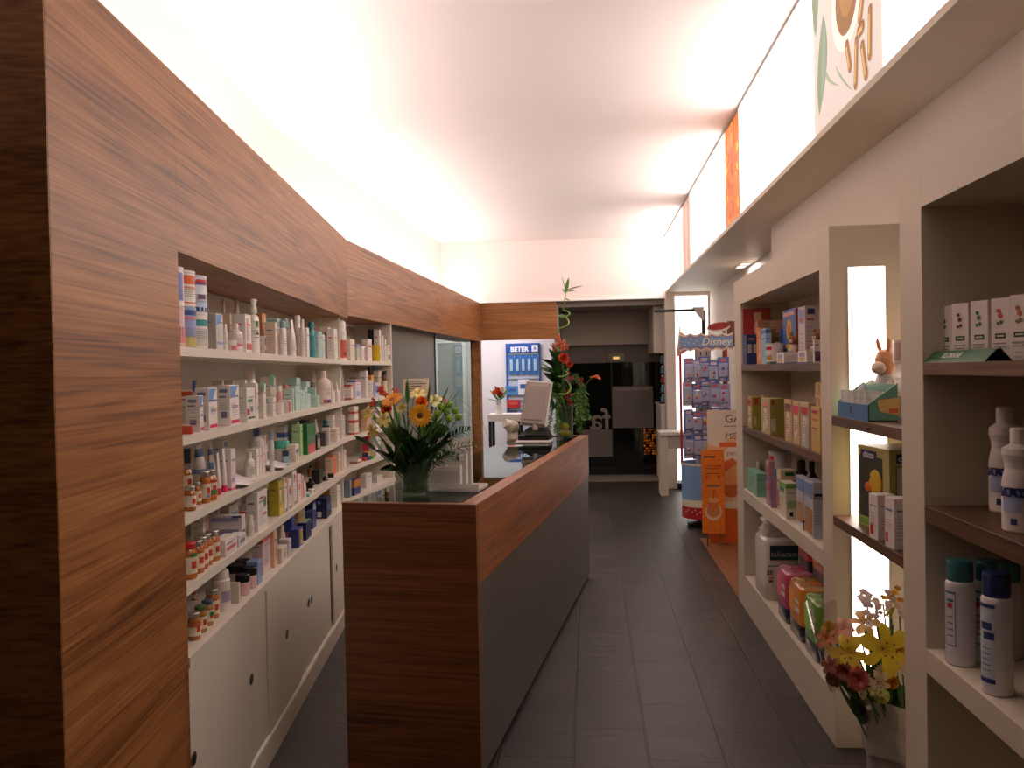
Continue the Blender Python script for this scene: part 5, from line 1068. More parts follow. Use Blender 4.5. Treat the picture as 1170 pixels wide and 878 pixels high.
# green folded sign
a, b = on_x(1055, 412, UX+.03), on_x(1138, 412, UX+.03)
ym = (a.y+b.y)/2; ln = abs(a.y-b.y); gs = pm((32, 96, 62), .35, var=.12, scale=14)
t = thing('shelf_sign', 'green folded card sign with white lettering in front of the shampoo cartons', 'sign', (UX+.036, ym, z1+.0003), -PI/2)
k = MB(); pr = [(-.033, 0), (-.030, .004), (-.004, .030), (.006, .032), (.034, 0)]
k.strip([[(-ln/2, y, z) for y, z in pr], [(ln/2, y, z) for y, z in pr]], gs, False); k.strip([[(-ln/2, y, z-.001) for y, z in pr][::-1], [(ln/2, y, z-.001) for y, z in pr][::-1]], pm((150, 150, 140), .5)); k.build('card_body', t)
k = MB(); k.text('KLORANE', .026, pm((220, 226, 214), .5), Matrix.Translation((0, -.0178, .0175)) @ Matrix.Rotation(math.radians(45), 4, 'X'), .0003, bold=.0006); k.build('lettering', t)
# waisted white bottles, second shelf
def waist(px0, px1, yt, off, label):
    p = on_x((px0+px1)/2, yt, UX+off); r = .5*(px1-px0)*dist(p)/F; h = p.z-1.134
    t = thing('cleanser_bottle', label, 'bottle', (UX+off, p.y, 1.1343), -PI/2+math.radians(40), 'waisted cleanser bottles on the second shelf of the near unit')
    k = MB(); k.lathe([(0, 0), (r*.9, 0), (r, .02*h), (r, .45*h), (r*.93, .53*h), (r*.8, .61*h), (r*.84, .67*h), (r*.98, .74*h), (r*.94, .80*h), (r*.5, .845*h), (r*.46, .86*h), (0, .86*h)], plast((236, 228, 222)), 24)
    kk = .0012
    k.arc_patch(r+kk, .2*h, .34*h, -PI/2-.6, -PI/2+.5, card((170, 186, 220)), 8); k.arc_patch(r+kk, .34*h, .42*h, -PI/2-.4, -PI/2+.6, card((150, 170, 214)), 8); k.arc_patch(r+kk, .08*h, .14*h, -PI/2-.1, -PI/2+.25, card(DBL), 6)
    for i, ch in enumerate('LACTACYD'):
        an = -PI/2-.62+i*.18; k.text(ch, .030, card((40, 52, 110)), Matrix.Translation(((r+.002)*math.cos(an), (r+.002)*math.sin(an), .385*h)) @ Matrix.Rotation(an+PI/2, 4, 'Z') @ Matrix.Rotation(PI/2, 4, 'X'), .0003, bold=.0008)
    k.build('body', t); k = MB(); k.lathe([(r*.52, .85*h), (r*.52, .985*h), (r*.46, h), (0, h)], plast((240, 232, 226)), 20); k.build('cap', t)
waist(1131, 1164, 465, .17, 'white waisted bottle with blue lettering, rear one on second shelf, near unit')
waist(1146, 1184, 489, .075, 'white waisted bottle with blue lettering, front one cut by the picture edge')
# teal capped bottles, third shelf
def tealb(px0, px1, yt, off, cap, label, kind=0):
    p = on_x((px0+px1)/2, yt, UX+off); r = .5*(px1-px0)*dist(p)/F; h = max(.12, min(p.z-.715, .36))
    t = thing('lotion_bottle', label, 'bottle', (UX+off, p.y, .7153), -PI/2+math.radians(30), 'capped lotion bottles on the third shelf of the near unit')
    k = MB(); k.lathe([(0, 0), (r*.9, 0), (r, .015*h), (r, .76*h), (r*.96, .785*h), (r*.84, .81*h), (0, .81*h)], plast((226, 222, 226)), 24); q = r+.0008
    lc = (60, 130, 150) if kind == 0 else (50, 70, 130)
    if kind == 0:
        for a0, a1, z0, z1_ in ((-.5, -.44, .2, .70), (.3, .36, .2, .70), (-.5, .36, .69, .71), (-.5, .36, .19, .2)): k.arc_patch(q, z0*h, z1_*h, -PI/2+a0, -PI/2+a1, card(lc), 5)
        k.arc_patch(q, .55*h, .6*h, -PI/2-.3, -PI/2+.1, card((190, 60, 70)), 4); k.arc_patch(q, .61*h, .64*h, -PI/2-.3, -PI/2+.2, card(lc), 4)
        for i in range(4): k.arc_patch(q, (.28+.06*i)*h, (.295+.06*i)*h, -PI/2-.3, -PI/2+.15, card(TXT), 4)
    else:
        k.arc_patch(q, .10*h, .72*h, -PI/2-.7, -PI/2+.5, card((206, 218, 226)), 8)
        for z0, z1_ in ((.72, .75), (.10, .14)): k.arc_patch(q+.0004, z0*h, z1_*h, -PI/2-.7, -PI/2+.5, card(lc), 8)
        k.arc_patch(q+.0004, .54*h, .6*h, -PI/2-.5, -PI/2+.3, card(lc), 6); k.arc_patch(q+.0004, .46*h, .52*h, -PI/2-.3, -PI/2+.45, card(lc), 6)
        for i in range(5): k.arc_patch(q+.0004, (.2+.045*i)*h, (.21+.045*i)*h, -PI/2-.5, -PI/2+.2, card((120, 150, 190)), 4)
    k.build('body', t)
    k = MB(); k.lathe([(r*.86, .80*h), (r*.88, .82*h), (r*.88, .975*h), (r*.82, h), (0, h)], plast(cap), 24); k.build('cap', t)
TC = (54, 116, 124)
tealb(1070, 1095, 629, .10, TC, 'teal capped white bottle at the far left of the third shelf, near unit')
tealb(1081, 1112, 640, .045, TC, 'teal capped white bottle in front, beside the navy capped one')
tealb(1099, 1122, 630, .20, TC, 'teal capped bottle in the back row, far one')
tealb(1114, 1140, 640, .12, TC, 'teal capped bottle half hidden behind the navy capped one')
tealb(1122, 1155, 654, .045, (40, 54, 110), 'navy capped bottle with blue label on the third shelf, near unit', 1)
tealb(1136, 1166, 642, .20, TC, 'teal capped bottle in the back row, near one')
# ------------------------------------------------------------ bay between the units
# open display tray (blue front, green side), packets, soft toy, cartons on the upper board
zb1 = 1.345+.0004
t = thing('counter_display_box', 'blue and green open card display box of silver packets under the soft toy', 'box', (UX+.062, 3.21, zb1), -PI/2)
bl, gn = card((70, 120, 170)), card((100, 160, 140)); wB, dB = .36, .10
k = MB(); k.box((-wB/2, -dB/2, 0), (wB/2, dB/2, .003), bl); k.box((-wB/2, -dB/2, .003), (wB/2, -dB/2+.003, .058), bl); k.box((-wB/2+.003, dB/2-.003, .003), (wB/2-.003, dB/2, .13), gn)
for x0 in (-wB/2, wB/2-.003):
    pl = [(-dB/2, 0), (dB/2, 0), (dB/2, .135), (-dB/2, .06)]
    k.add([(x0, y, z) for y, z in pl]+[(x0+.003, y, z) for y, z in pl], [(3, 2, 1, 0), (4, 5, 6, 7), (0, 1, 5, 4), (1, 2, 6, 5), (2, 3, 7, 6), (3, 0, 4, 7)], gn)
x = wB/2+.0005; k.add([(x, -.01, .035), (x, .055, .02), (x, .06, .085), (x, -.02, .075)], [(0, 1, 2, 3)], card((226, 190, 120))); k.add([(x+.0004, .02, .03), (x+.0004, .05, .03), (x+.0004, .05, .045), (x+.0004, .02, .045)], [(0, 1, 2, 3)], card((226, 100, 70)))
y = -dB/2-.0005; k.add([(-.03, y, .022), (0, y, .022), (0, y, .046), (-.03, y, .046)], [(0, 1, 2, 3)], card((60, 60, 90))); k.build('card_body', t)
foil = pm((222, 220, 216), .3, metal=.25, var=.15, scale=30, bump=.6)
for i in range(5):
    y = 3.35-.07*i; k = MB(); L = []
    for z, th in ((0, .012), (.02, .016), (.06, .014), (.088, .004), (.10, .0015)):
        L.append([(x_*.046*(1 if th > .005 else 1.03), (1 if s > 0 else -1)*th*(1-.5*abs(x_)**3)+.003*math.sin(x_*4+i), z) for s in (1, -1) for x_ in ([-1, -.5, 0, .5, 1] if s > 0 else [1, .5, 0, -.5, -1])])
    L = [r_+[r_[0]] for r_ in L]; k.strip(L, foil)
    tag(k.build('foil_packet', None, (UX+.062, y, zb1+.004), math.radians(-4+3*i)), 'silver foil packet, %s from the lit panel in the blue display box' % ('first', 'second', 'third', 'fourth', 'fifth')[i], 'packet', 'silver packets in the display box')
# soft toy donkey-like animal sitting behind the tray
ty = 3.35; tx = UX+.178
t = thing('plush_animal', 'large plush animal with tan head, white muzzle and grey body', 'plush toy', (tx, ty, zb1+.0), -PI/2+.5); t.scale = (.92, .92, 1.0)
tan = pm((206, 150, 110), .9, var=.15, scale=150, bump=.5)
k = MB(); k.lathe([(0, 0), (.045, .004), (.056, .03), (.054, .08), (.044, .13), (.030, .165), (0, .175)], furg, 18, sq=.12)
k.tube([(-.045, -.01, .13), (-.075, -.05, .10), (-.085, -.075, .075)], [.018, .02, .016], furg, 10); k.tube([(.045, -.01, .13), (.07, -.045, .10), (.078, -.075, .08)], [.018, .02, .016], furg, 10)
k.tube([(-.03, -.03, .028), (-.05, -.07, .026), (-.055, -.085, .026)], [.024, .022, .02], furg, 10); k.tube([(.03, -.03, .028), (.05, -.07, .026), (.055, -.085, .026)], [.024, .022, .02], furg, 10); k.build('body', t)
k = MB(); k.lathe([(0, .155), (.030, .165), (.040, .195), (.038, .225), (.026, .25), (0, .262)], tan, 18); k.build('head', t)
k = MB(); k.ball((0, -.034, .188), .030, furw, 14, 9, (1.1, .9, .85)); k.box((-.016, -.064, .180), (.016, -.060, .183), pm((170, 110, 80), .8)); k.build('muzzle', t)
for s_ in (-1, 1):
    k = MB(); k.tube([(s_*.018, 0, .25), (s_*.026, -.003, .272), (s_*.03, -.006, .292), (s_*.026, -.01, .305)], [.008, .010, .008, .002], tan, 8); k.build('ear', t)
    k = MB(); k.ball((s_*.055, -.088, .026), .026, tan, 12, 8, (.9, .4, 1.2)); k.build('foot_sole', t)
# small flying wing-like ribbon and carton group behind the toy
rng = random.Random(31)
make_item('carton', .07, .07, .205, (232, 220, 206), [('n', .1, .1, .6, .34, (190, 50, 60)), ('n', .25, .72, .8, .84, AQUA), ('f', .1, .1, .6, .34, (190, 50, 60))], 'R', rng, 'carton', 'cream carton with red square beside the plush animal', 'carton', (UX+.222, 3.235, zb1), -PI/2)
k = MB(); k.lathe([(0, 0), (.05, 0), (.05, .085), (0, .085)], pm((206, 196, 186), .35), 24)
k.arc_patch(.0506, .01, .075, -PI/2-1.2, -PI/2+1.2, card((190, 160, 150)), 10); tag(k.build('tin', None, (UX+.222, 3.235, zb1+.2058), -PI/2), 'round pale tin standing on the cream carton beside the plush animal', 'tin')
# toy box and white cartons on the lower board
zb2 = .945+.0004
p0, p1, p2 = on_z(979, 590, zb2), on_z(1009, 598, zb2), on_z(1032, 596, zb2)
w_, d_, h_ = .25, .18, .30; cy = 3.17
t = thing('toy_box', 'yellow green toy carton with a window picture of a yellow duck', 'box', (UX+.15, cy-.02, zb2), -PI/2+.12)
k = MB(); lime = card((186, 178, 112)); k.box((-w_/2, -d_/2, 0), (w_/2, d_/2, h_), lime, .001)
P_ = lambda f, poly, c, l=1: patch(k, f, poly, w_, d_, h_, c, l)
P_('f', rect(.06, .12, .8, .88), (52, 62, 50)); P_('r', [(.12+.7*x, .45+.36*y) for x, y in rect(0, 0, 1, 1)], (90, 140, 60), 1); P_('r', [(.15+.64*x, .47+.32*y) for x, y in rect(0, 0, 1, 1)], (222, 204, 186), 2)
P_('r', ell(.36, .66, .10, .08), (206, 150, 120), 3); P_('r', [(.24, .48), (.5, .48), (.46, .6), (.3, .6)], (226, 190, 180), 3); P_('r', ell(.62, .56, .1, .07), (226, 180, 40), 4)
for f, u0 in (('f', .12), ('r', .14)): P_(f, rect(u0, .84, u0+.5, .95), (40, 44, 84), 2)
P_('f', rect(.06, .02, .95, .1), (110, 170, 60), 2)
k.build('carton_body', t)
k = MB(); k.text('chicco', .034, card((220, 220, 226)), front_M(-w_/2+.37*w_, -d_/2-.0015, .893*h_), .0002, bold=.001); k.build('lettering', t); k = MB(); k.text('chicco', .030, card((220, 220, 226)), Matrix.Translation((w_/2+.0015, -d_/2+.39*d_, .893*h_)) @ Matrix.Rotation(PI/2, 4, 'Z') @ Matrix.Rotation(PI/2, 4, 'X'), .0002, bold=.001); k.build('lettering', t)
k = MB(); yd = pm((220, 180, 50), .5); k.ball((.02, -d_/2-.001, .17), .05, yd, 14, 9, (1, .12, 1)); k.ball((-.03, -d_/2-.003, .15), .024, pm((220, 110, 40), .5), 12, 8, (1.3, .2, .8)); k.ball((.01, -d_/2-.001, .09), .045, pm((50, 56, 110), .5), 14, 8, (1.1, .1, .7)); k.ball((-.02, -d_/2-.004, .19), .007, black, 8, 6, (1, .5, 1)); k.build('duck_picture', t)
rng = random.Random(33)
make_item('carton', .062, .062, .155, (236, 226, 222), [('f', .15, .1, .5, .35, RED)], 'R', rng, 'carton', 'white carton with red mark, left of two before the toy box', 'carton', (UX+.052-.02, 2.965, zb2), -PI/2+.15)
make_item('carton', .066, .066, .165, (236, 226, 222), [('f', .1, .1, .35, .3, RED)], 'R', rng, 'carton', 'white carton with small red mark, right one by the white upright', 'carton', (UX+.058-.02, 2.82, zb2), -PI/2+.1)
make_item('carton', .06, .06, .2, (232, 220, 216), [], 'R', rng, 'carton', 'taller pale pink carton behind the two white ones', 'carton', (UX+.17, 2.80, zb2), -PI/2)
# ============================================================ flowers, counter-top things, display stands
def basis(d, roll=0.):
    d = Vector(d).normalized(); a = d.cross(Vector((0, 0, 1)))
    if a.length < 1e-3: a = Vector((1, 0, 0))
    a.normalize(); b = d.cross(a); m_ = Matrix((a, b, d)).transposed().to_4x4()
    return m_ @ Matrix.Rotation(roll, 4, 'Z')
def petalm(c, var=.12): return pm(c, .55, var=var, scale=80)
LEAF = [pm(c, .45, var=.22, scale=40) for c in ((44, 86, 30), (62, 112, 38), (92, 142, 50), (36, 70, 28), (124, 160, 58))]
STEM = pm((70, 104, 42), .5, var=.15)
def petal(k, M_, ang, l, w, lift, curl, mt, r0=.0, cup=0.):
    """one petal in the frame M_ (z = facing), along angle ang"""
    rows = []
    for i in range(6):
        u = i/5; wd = w*(.45+1.35*u)*(1-u**3.6)**.6 if u < 1 else w*.08; x = r0+l*u; z = lift*l*u-curl*l*u*u
        rows.append([(x, v*wd, z+cup*abs(v)*wd) for v in (-.5, -.25, 0, .25, .5)])
    old = k.M; k.M = (old @ M_ if old is not None else M_) @ Matrix.Rotation(ang, 4, 'Z'); k.strip(rows, mt); k.M = old
def leaf(k, a, b, w, droop, mt, roll=0., n=7, tw=0.):
    a, b = Vector(a), Vector(b); d = b-a; s_ = d.cross(Vector((0, 0, 1)))
    if s_.length < 1e-4: s_ = Vector((1, 0, 0))
    s_.normalize(); up = s_.cross(d).normalized(); s_ = (s_*math.cos(roll)+up*math.sin(roll)); rows = []
    for i in range(n+1):
        u = i/n; p = a+d*u+Vector((0, 0, 1))*(droop*4*u*(1-u)); wd = w*max(.02, math.sin(PI*min(1, u**.75))**.8)
        rows.append([p-s_*wd*.5, p+up*(-wd*.12), p+s_*wd*.5])
    k.strip(rows, mt)
def bent(a, b, bow, n=7):
    a, b = Vector(a), Vector(b); return [a+(b-a)*(i/n)+Vector(bow)*(4*(i/n)*(1-i/n)) for i in range(n+1)]
def flower(kind, name, label, p, d, r, col, col2, base, group, rng, bow=(0, 0, .02)):
    p = Vector(p); t = thing(name, label, 'flower', tuple(base), 0, group); o = Vector(base); M_ = Matrix.Translation(p-o) @ basis(d, rng.uniform(0, 6)); dn = Vector(d).normalized()
    k = MB(); k.tube(bent((0, 0, 0), p-o-dn*r*.12, bow), .0032 if r > .02 else .002, STEM, 6); k.build('stem', t)
    k = MB(); mt = petalm(col); m2 = petalm(col2)
    if kind == 'gerbera':
        for ring, (n, l, lf) in enumerate(((20, 1., .1), (18, .86, .28), (16, .5, .5))):
            for i in range(n): petal(k, M_, 2*PI*(i+.5*ring)/n, r*l, r*(.19, .16, .13)[ring], lf+rng.uniform(-.04, .04), .1, mt, r*.12)
        k.build('bloom', t); k = MB(); k.M = M_; k.lathe([(r*.3, 0), (r*.28, r*.1), (r*.12, r*.16), (0, r*.12)], m2, 14); k.build('flower_centre', t); return t
    if kind == 'rose':
        for ring, (n, l, lf, cu) in enumerate(((7, 1., .35, .25), (6, .85, .8, .1), (5, .6, 1.4, -.1), (4, .4, 2.2, -.2))):
            for i in range(n): petal(k, M_, 2*PI*(i+.5*ring)/n+rng.uniform(-.1, .1), r*l, r*.75, lf, cu, mt if ring % 2 == 0 else m2, 0., .3)
        k.build('bloom', t); return t
    if kind == 'lily':
        for i in range(6): petal(k, M_, 2*PI*i/6+.1*(i % 2), r*(1 if i % 2 else .94), r*(.52 if i % 2 else .38), .8, .7, mt, r*.04, .15)
        k.build('bloom', t); k = MB(); k.M = M_
        for i in range(6):
            a = 2*PI*i/6+.3; k.tube([(0, 0, 0), (.12*r*math.cos(a), .12*r*math.sin(a), .3*r), (.26*r*math.cos(a), .26*r*math.sin(a), .52*r)], r*.014, m2, 5); k.ball((.26*r*math.cos(a), .26*r*math.sin(a), .53*r), r*.045, petalm((120, 70, 30)), 6, 5)
        k.build('stamens', t); return t
    if kind == 'pompom':
        k.M = M_
        for i in range(34):
            z = 1-2*(i+.5)/34; q = math.sqrt(1-z*z); a = i*2.4; k.ball((q*r*.75*math.cos(a), q*r*.75*math.sin(a), z*r*.75), r*.32, mt if i % 2 else m2, 6, 4)
        k.build('bloom', t); return t
    if kind == 'carnation':
        for ring in range(6):
            for i in range(11): petal(k, M_, 2*PI*(i+.5*ring)/11+rng.uniform(-.15, .15), r*(1-.12*ring)*rng.uniform(.9, 1.05), r*.36, .2+.36*ring, .15, mt if (i+ring) % 3 else m2, 0)
        k.build('bloom', t); return t
    if kind == 'cluster':                                # sprig of small blossoms
        for i in range(9):
            q = Vector((rng.gauss(0, .5)*r, rng.gauss(0, .5)*r, rng.gauss(0, .35)*r))
            for j in range(5): petal(k, M_ @ Matrix.Translation(q), 2*PI*j/5, r*.34, r*.26, .5, .3, mt if i % 2 else m2)
            k.M = M_; k.ball(q, r*.09, m2, 6, 4); k.M = None
        k.build('bloom', t); return t
    if kind == 'spike':                                  # upright plume of small florets
        k.M = M_
        for i in range(40):
            u = i/40; a = i*2.4; q = r*.34*(1-u*.75); k.ball((q*math.cos(a), q*math.sin(a), r*(1.6*u-.6)), r*.15*(1-.4*u), mt if i % 3 else m2, 6, 4)
        k.build('bloom', t); return t
    if kind == 'calla':
        rows = []
        for i in range(8):
            u = i/7; rr = r*(.10+.34*u**2); rows.append([(rr*(1+.5*u*u*max(0, math.cos(a)))*math.cos(a), rr*math.sin(a), r*(1.5*u-.8)+.5*r*u*u*max(0, math.cos(a))) for a in [2*PI*j/14 for j in range(15)]])
        k.M = M_; k.strip(rows, mt); k.build('bloom', t); k = MB(); k.M = M_; k.tube([(0, 0, -.6*r), (0, 0, .5*r)], r*.07, m2, 8); k.build('spadix', t); return t
def greens(name, label, base, tips, w, mts, group, rng, droop=.0, node=None):
    """one stem of leaves: list of (leaf base fraction, tip)"""
    t = thing(name, label, 'foliage', tuple(base), 0, group); o = Vector(base); top = Vector(node if node is not None else tips[-1])-o; k = MB(); path = bent((0, 0, 0), top*.96, (0, 0, .03), 8)
    k.tube(path, .0025, STEM, 6); k.build('stem', t); k = MB()
    for i, tp in enumerate(tips):
        a = path[8-(i % 2)] if node is not None else (path[min(8, 3+i*5//max(1, len(tips)))] if len(tips) > 1 else path[3])
        leaf(k, a, Vector(tp)-o, w*rng.uniform(.8, 1.2), droop+rng.uniform(-.01, .012), mts[i % len(mts)], rng.uniform(-.8, .8))
    k.build('leaves', t); return t
def fern(name, label, base, tip, l, mt, group, rng, droop=.04, n=22, wid=.004):
    t = thing(name, label, 'foliage', tuple(base), 0, group); o = Vector(base); path = bent((0, 0, 0), Vector(tip)-o, (0, 0, droop), n); k = MB(); k.tube(path, .0018, STEM, 5); k.build('stem', t); k = MB()
    for i in range(n//4, n):
        d = (path[i+1]-path[i]).normalized(); s_ = d.cross(Vector((0, 1, .2))).normalized(); ln = l*(.5+.5*math.sin(PI*(i-n/4)/(n*.85)))
        for sg in (1, -1): leaf(k, path[i], path[i]+(s_*sg*.8+d*.6+Vector((0, rng.uniform(-.4, .4), rng.uniform(-.3, .1))))*ln, wid, .004, mt, rng.uniform(-.6, .6), 4)
    k.build('fronds', t); return t
def grass(name, label, base, pts, group, mt=None):
    t = thing(name, label, 'foliage', tuple(base), 0, group); o = Vector(base); k = MB(); P = [Vector(q)-o for q in pts]; Q = []
    for i in range(len(P)-1): Q += [P[i]+(P[i+1]-P[i])*j/3 for j in range(3)]
    Q.append(P[-1]); k.tube(Q, [.0016*(1-.7*i/len(Q)) for i in range(len(Q))], mt or LEAF[1], 5); k.build('blade', t); return t
vglass = glass('vase_glass', (228, 238, 232), alpha=.02)
# ------------------------------------------------------------ bouquet in the square-shouldered glass vase
vb = on_counter(475, 566); D0 = dist(vb)
def bq(zx, zy, dd=0.): d = ray(390+zx/4.39, 400+zy/4.39); return EYE+d*((D0+dd)/d.dot(FW))
t = thing('glass_vase', 'clear glass vase of mixed flowers at the near end of the counter', 'vase', tuple(vb), -AC)
k = MB(); ro, hh = .054, .235
k.lathe([(0, .001), (ro*.98, .001), (ro, .004), (ro*1.02, hh), (ro*.97, hh), (ro*.95, .014), (0, .014)], vglass, 28); k.build('glass_body', t)
k = MB(); k.lathe([(0, .0145), (ro*.94, .0145), (ro*.945, .12), (0, .12)], glass('water', (206, 220, 196), alpha=.04), 24); k.build('water', t)
rng = random.Random(41); G = 'flowers of the bouquet on the counter'; TOC = (EYE-vb).normalized()
def vbase(i, n=28): a = i*2.4; q = .012+.026*((i*37) % 10)/10; return vb+Vector((q*math.cos(a), q*math.sin(a), .018))
fl = [('gerbera', 'gerbera', 'yellow orange gerbera facing the room in the middle of the bouquet', 395, 330, -.13, 54, (240, 170, 30), (90, 46, 20), (.1, -1, .15)),
 ('gerbera', 'gerbera', 'orange yellow gerbera tilted upward on the left of the bouquet', 255, 250, -.05, 52, (244, 160, 30), (150, 80, 20), (-.3, -.6, .9)),
 ('rose', 'rose', 'small orange rose above the middle gerbera', 402, 272, .0, 30, (240, 140, 30), (230, 110, 20), (.1, -.8, .7)),
 ('rose', 'rose', 'deep orange rose under the tilted gerbera', 232, 300, -.05, 26, (226, 100, 24), (206, 80, 20), (-.4, -.8, .3)),
 ('cluster', 'alstroemeria', 'red orange flower cluster highest on the left of the bouquet', 213, 205, .03, 28, (222, 70, 30), (190, 40, 24), (-.2, -.8, .6)),
 ('cluster', 'alstroemeria', 'small red flower cluster right of the highest red one', 276, 210, .06, 18, (206, 56, 34), (180, 40, 24), (0, -.8, .6)),
 ('cluster', 'alstroemeria', 'small red flower cluster at the far left of the bouquet', 158, 264, .02, 20, (210, 60, 30), (190, 50, 24), (-.4, -.8, .4)),
 ('cluster', 'alstroemeria', 'tiny red flower cluster beside the green pompoms', 515, 262, .05, 14, (206, 60, 34), (180, 40, 24), (.2, -.8, .5)),
 ('lily', 'lily', 'pale yellow lily leftmost in the bouquet', 138, 322, -.06, 34, (236, 220, 130), (220, 190, 70), (-.5, -.8, .3)),
 ('lily', 'lily', 'pale yellow lily below the tilted gerbera', 215, 352, -.10, 34, (240, 226, 140), (220, 190, 70), (-.2, -1, .1)),
 ('lily', 'lily', 'lowest pale yellow lily on the left of the bouquet', 160, 406, -.08, 32, (236, 214, 116), (210, 180, 60), (-.3, -.9, -.2)),
 ('lily', 'lily', 'pale yellow lily at the top of the bouquet', 385, 225, .06, 36, (238, 222, 140), (220, 190, 70), (.0, -.7, .8)),
 ('lily', 'lily', 'cream lily on the right, above the green pompoms', 470, 258, .03, 34, (240, 228, 160), (220, 190, 80), (.3, -.8, .6)),
 ('lily', 'lily', 'cream lily half hidden between the gerberas', 302, 296, .02, 28, (232, 214, 130), (214, 180, 70), (0, -.9, .5))]
for i, (zx, zy, nm) in enumerate(((500, 285, 'upper left'), (540, 276, 'uppermost'), (572, 306, 'rightmost'), (486, 318, 'left'), (588, 338, 'lower right'), (470, 342, 'lower left'), (540, 347, 'lowest'), (530, 312, 'middle'))): fl.append(('pompom', 'chrysanthemum', 'bright green pompom flower, %s of the green group' % nm, zx, zy, -.03+.012*(i % 3), 15, (120, 160, 40), (150, 186, 50), (.3, -.8, .5)))
for i, (kd, nm, lb, zx, zy, dd, r, c1, c2, d) in enumerate(fl): flower(kd, nm, lb, bq(zx, zy, dd), d, (1.0 if kd == 'gerbera' else 1.22)*r/4.39*D0/F, c1, c2, vbase(i), G, rng)
lf = [('dark lance leaves standing tallest at the top of the bouquet', [(300, 200, .02), (370, 205, .0), (330, 142, 0)], .026, (1, 2)), ('leafy stem behind the top lily', [(420, 235, .04), (480, 215, .03), (446, 165, .02)], .022, (2, 1)),
 ('leafy stem rising on the upper right of the bouquet', [(520, 255, 0), (560, 215, 0), (612, 180, -.02), (540, 175, 0)], .018, (2, 4)), ('broad dark leaves pointing left from the bouquet', [(130, 380, -.02), (60, 430, -.03)], .045, (0, 1)),
 ('broad dark leaf hanging low on the left of the vase', [(240, 470, -.06), (190, 600, -.08)], .05, (0, 3)), ('second hanging leaf beside the vase neck', [(270, 480, -.08), (250, 590, -.09)], .042, (3, 0)),
 ('leaf tuft left of the tilted gerbera', [(130, 300, .02), (185, 240, .0), (165, 290, -.01)], .026, (1, 2)), ('broad leaves in the heart of the bouquet', [(310, 420, -.08), (440, 420, -.10), (360, 380, -.09), (290, 380, -.1)], .05, (0, 3)),
 ('broad leaves right of the heart of the bouquet', [(500, 400, -.05), (480, 480, -.08), (540, 430, -.03), (420, 480, -.1)], .048, (0, 3)), ('dark leaves behind the gerberas', [(280, 330, .05), (350, 300, .05), (430, 300, .06), (450, 380, .04)], .05, (3, 0)),
 ('low leaves over the rim of the vase', [(330, 520, -.07), (400, 540, -.08), (360, 560, -.05)], .04, (3, 0)), ('small bright leaves below the red cluster', [(190, 280, -.02), (240, 330, -.04), (270, 300, -.03)], .022, (2, 4)), ('narrow leaves at the right shoulder of the bouquet', [(560, 400, -.03), (600, 380, -.02), (520, 380, -.05)], .03, (0, 1)),
 ('dark leaves at the back of the bouquet', [(240, 420, .06), (330, 440, .07), (430, 450, .07), (500, 350, .07)], .055, (3, 0)), ('broad leaves filling the left heart of the bouquet', [(230, 400, -.04), (270, 440, -.07), (250, 370, -.02), (300, 460, -.08)], .055, (0, 1)), ('broad leaves filling the centre of the bouquet', [(340, 460, -.09), (390, 470, -.1), (330, 410, -.07), (400, 430, -.09), (440, 460, -.08)], .055, (3, 0)), ('leaves under the green pompoms', [(480, 390, -.04), (540, 390, -.02), (580, 420, -.02), (450, 380, -.06)], .045, (0, 1)), ('broad leaves behind the whole bouquet', [(260, 360, .09), (330, 350, .1), (400, 350, .1), (470, 360, .09), (520, 380, .08)], .07, (3, 0)), ('hanging leaf pair under the left lilies', [(205, 440, -.05), (170, 500, -.06), (215, 530, -.07)], .04, (0, 3))]
for i, (lb, tips, w_, ms) in enumerate(lf): greens('leaf_stem', lb, vbase(i+25), [bq(*q) for q in tips], w_, [LEAF[m_] for m_ in ms], 'leaf stems of the bouquet on the counter', rng)
for i, (lb, tip, l_) in enumerate((('ferny frond reaching far right from the bouquet', (685, 478, -.05), .035), ('ferny frond drooping right over the clear stand', (590, 540, -.12), .03), ('ferny frond right of the pompoms', (650, 400, -.02), .035), ('ferny frond dipping beside the vase', (520, 500, -.10), .028), ('ferny frond low on the right side', (560, 470, -.08), .03))): fern('fern_frond', lb, vbase(i+41), bq(*tip), l_, LEAF[0], 'fern fronds of the bouquet on the counter', rng, .05, 20, .010)
for i, (lb, pts) in enumerate((('long grass blade arching far right of the bouquet', ((420, 420, 0), (600, 250, 0), (700, 330, 0), (745, 470, 0))), ('grass blade arching right behind the pompoms', ((430, 430, 0), (590, 270, 0), (720, 400, .0))), ('grass blade hanging left down to the worktop', ((320, 430, -.05), (230, 450, -.06), (40, 480, -.05))), ('grass blade falling past the vase', ((300, 470, -.08), (260, 560, -.1), (215, 650, -.1))), ('grass blade falling on the left edge', ((300, 450, -.06), (200, 480, -.08), (140, 560, -.08))))):
    grass('grass_blade', lb, vbase(i+50), [vbase(i+50)+Vector((0, 0, .15))]+[bq(*q) for q in pts], 'grass blades of the bouquet on the counter', LEAF[2])
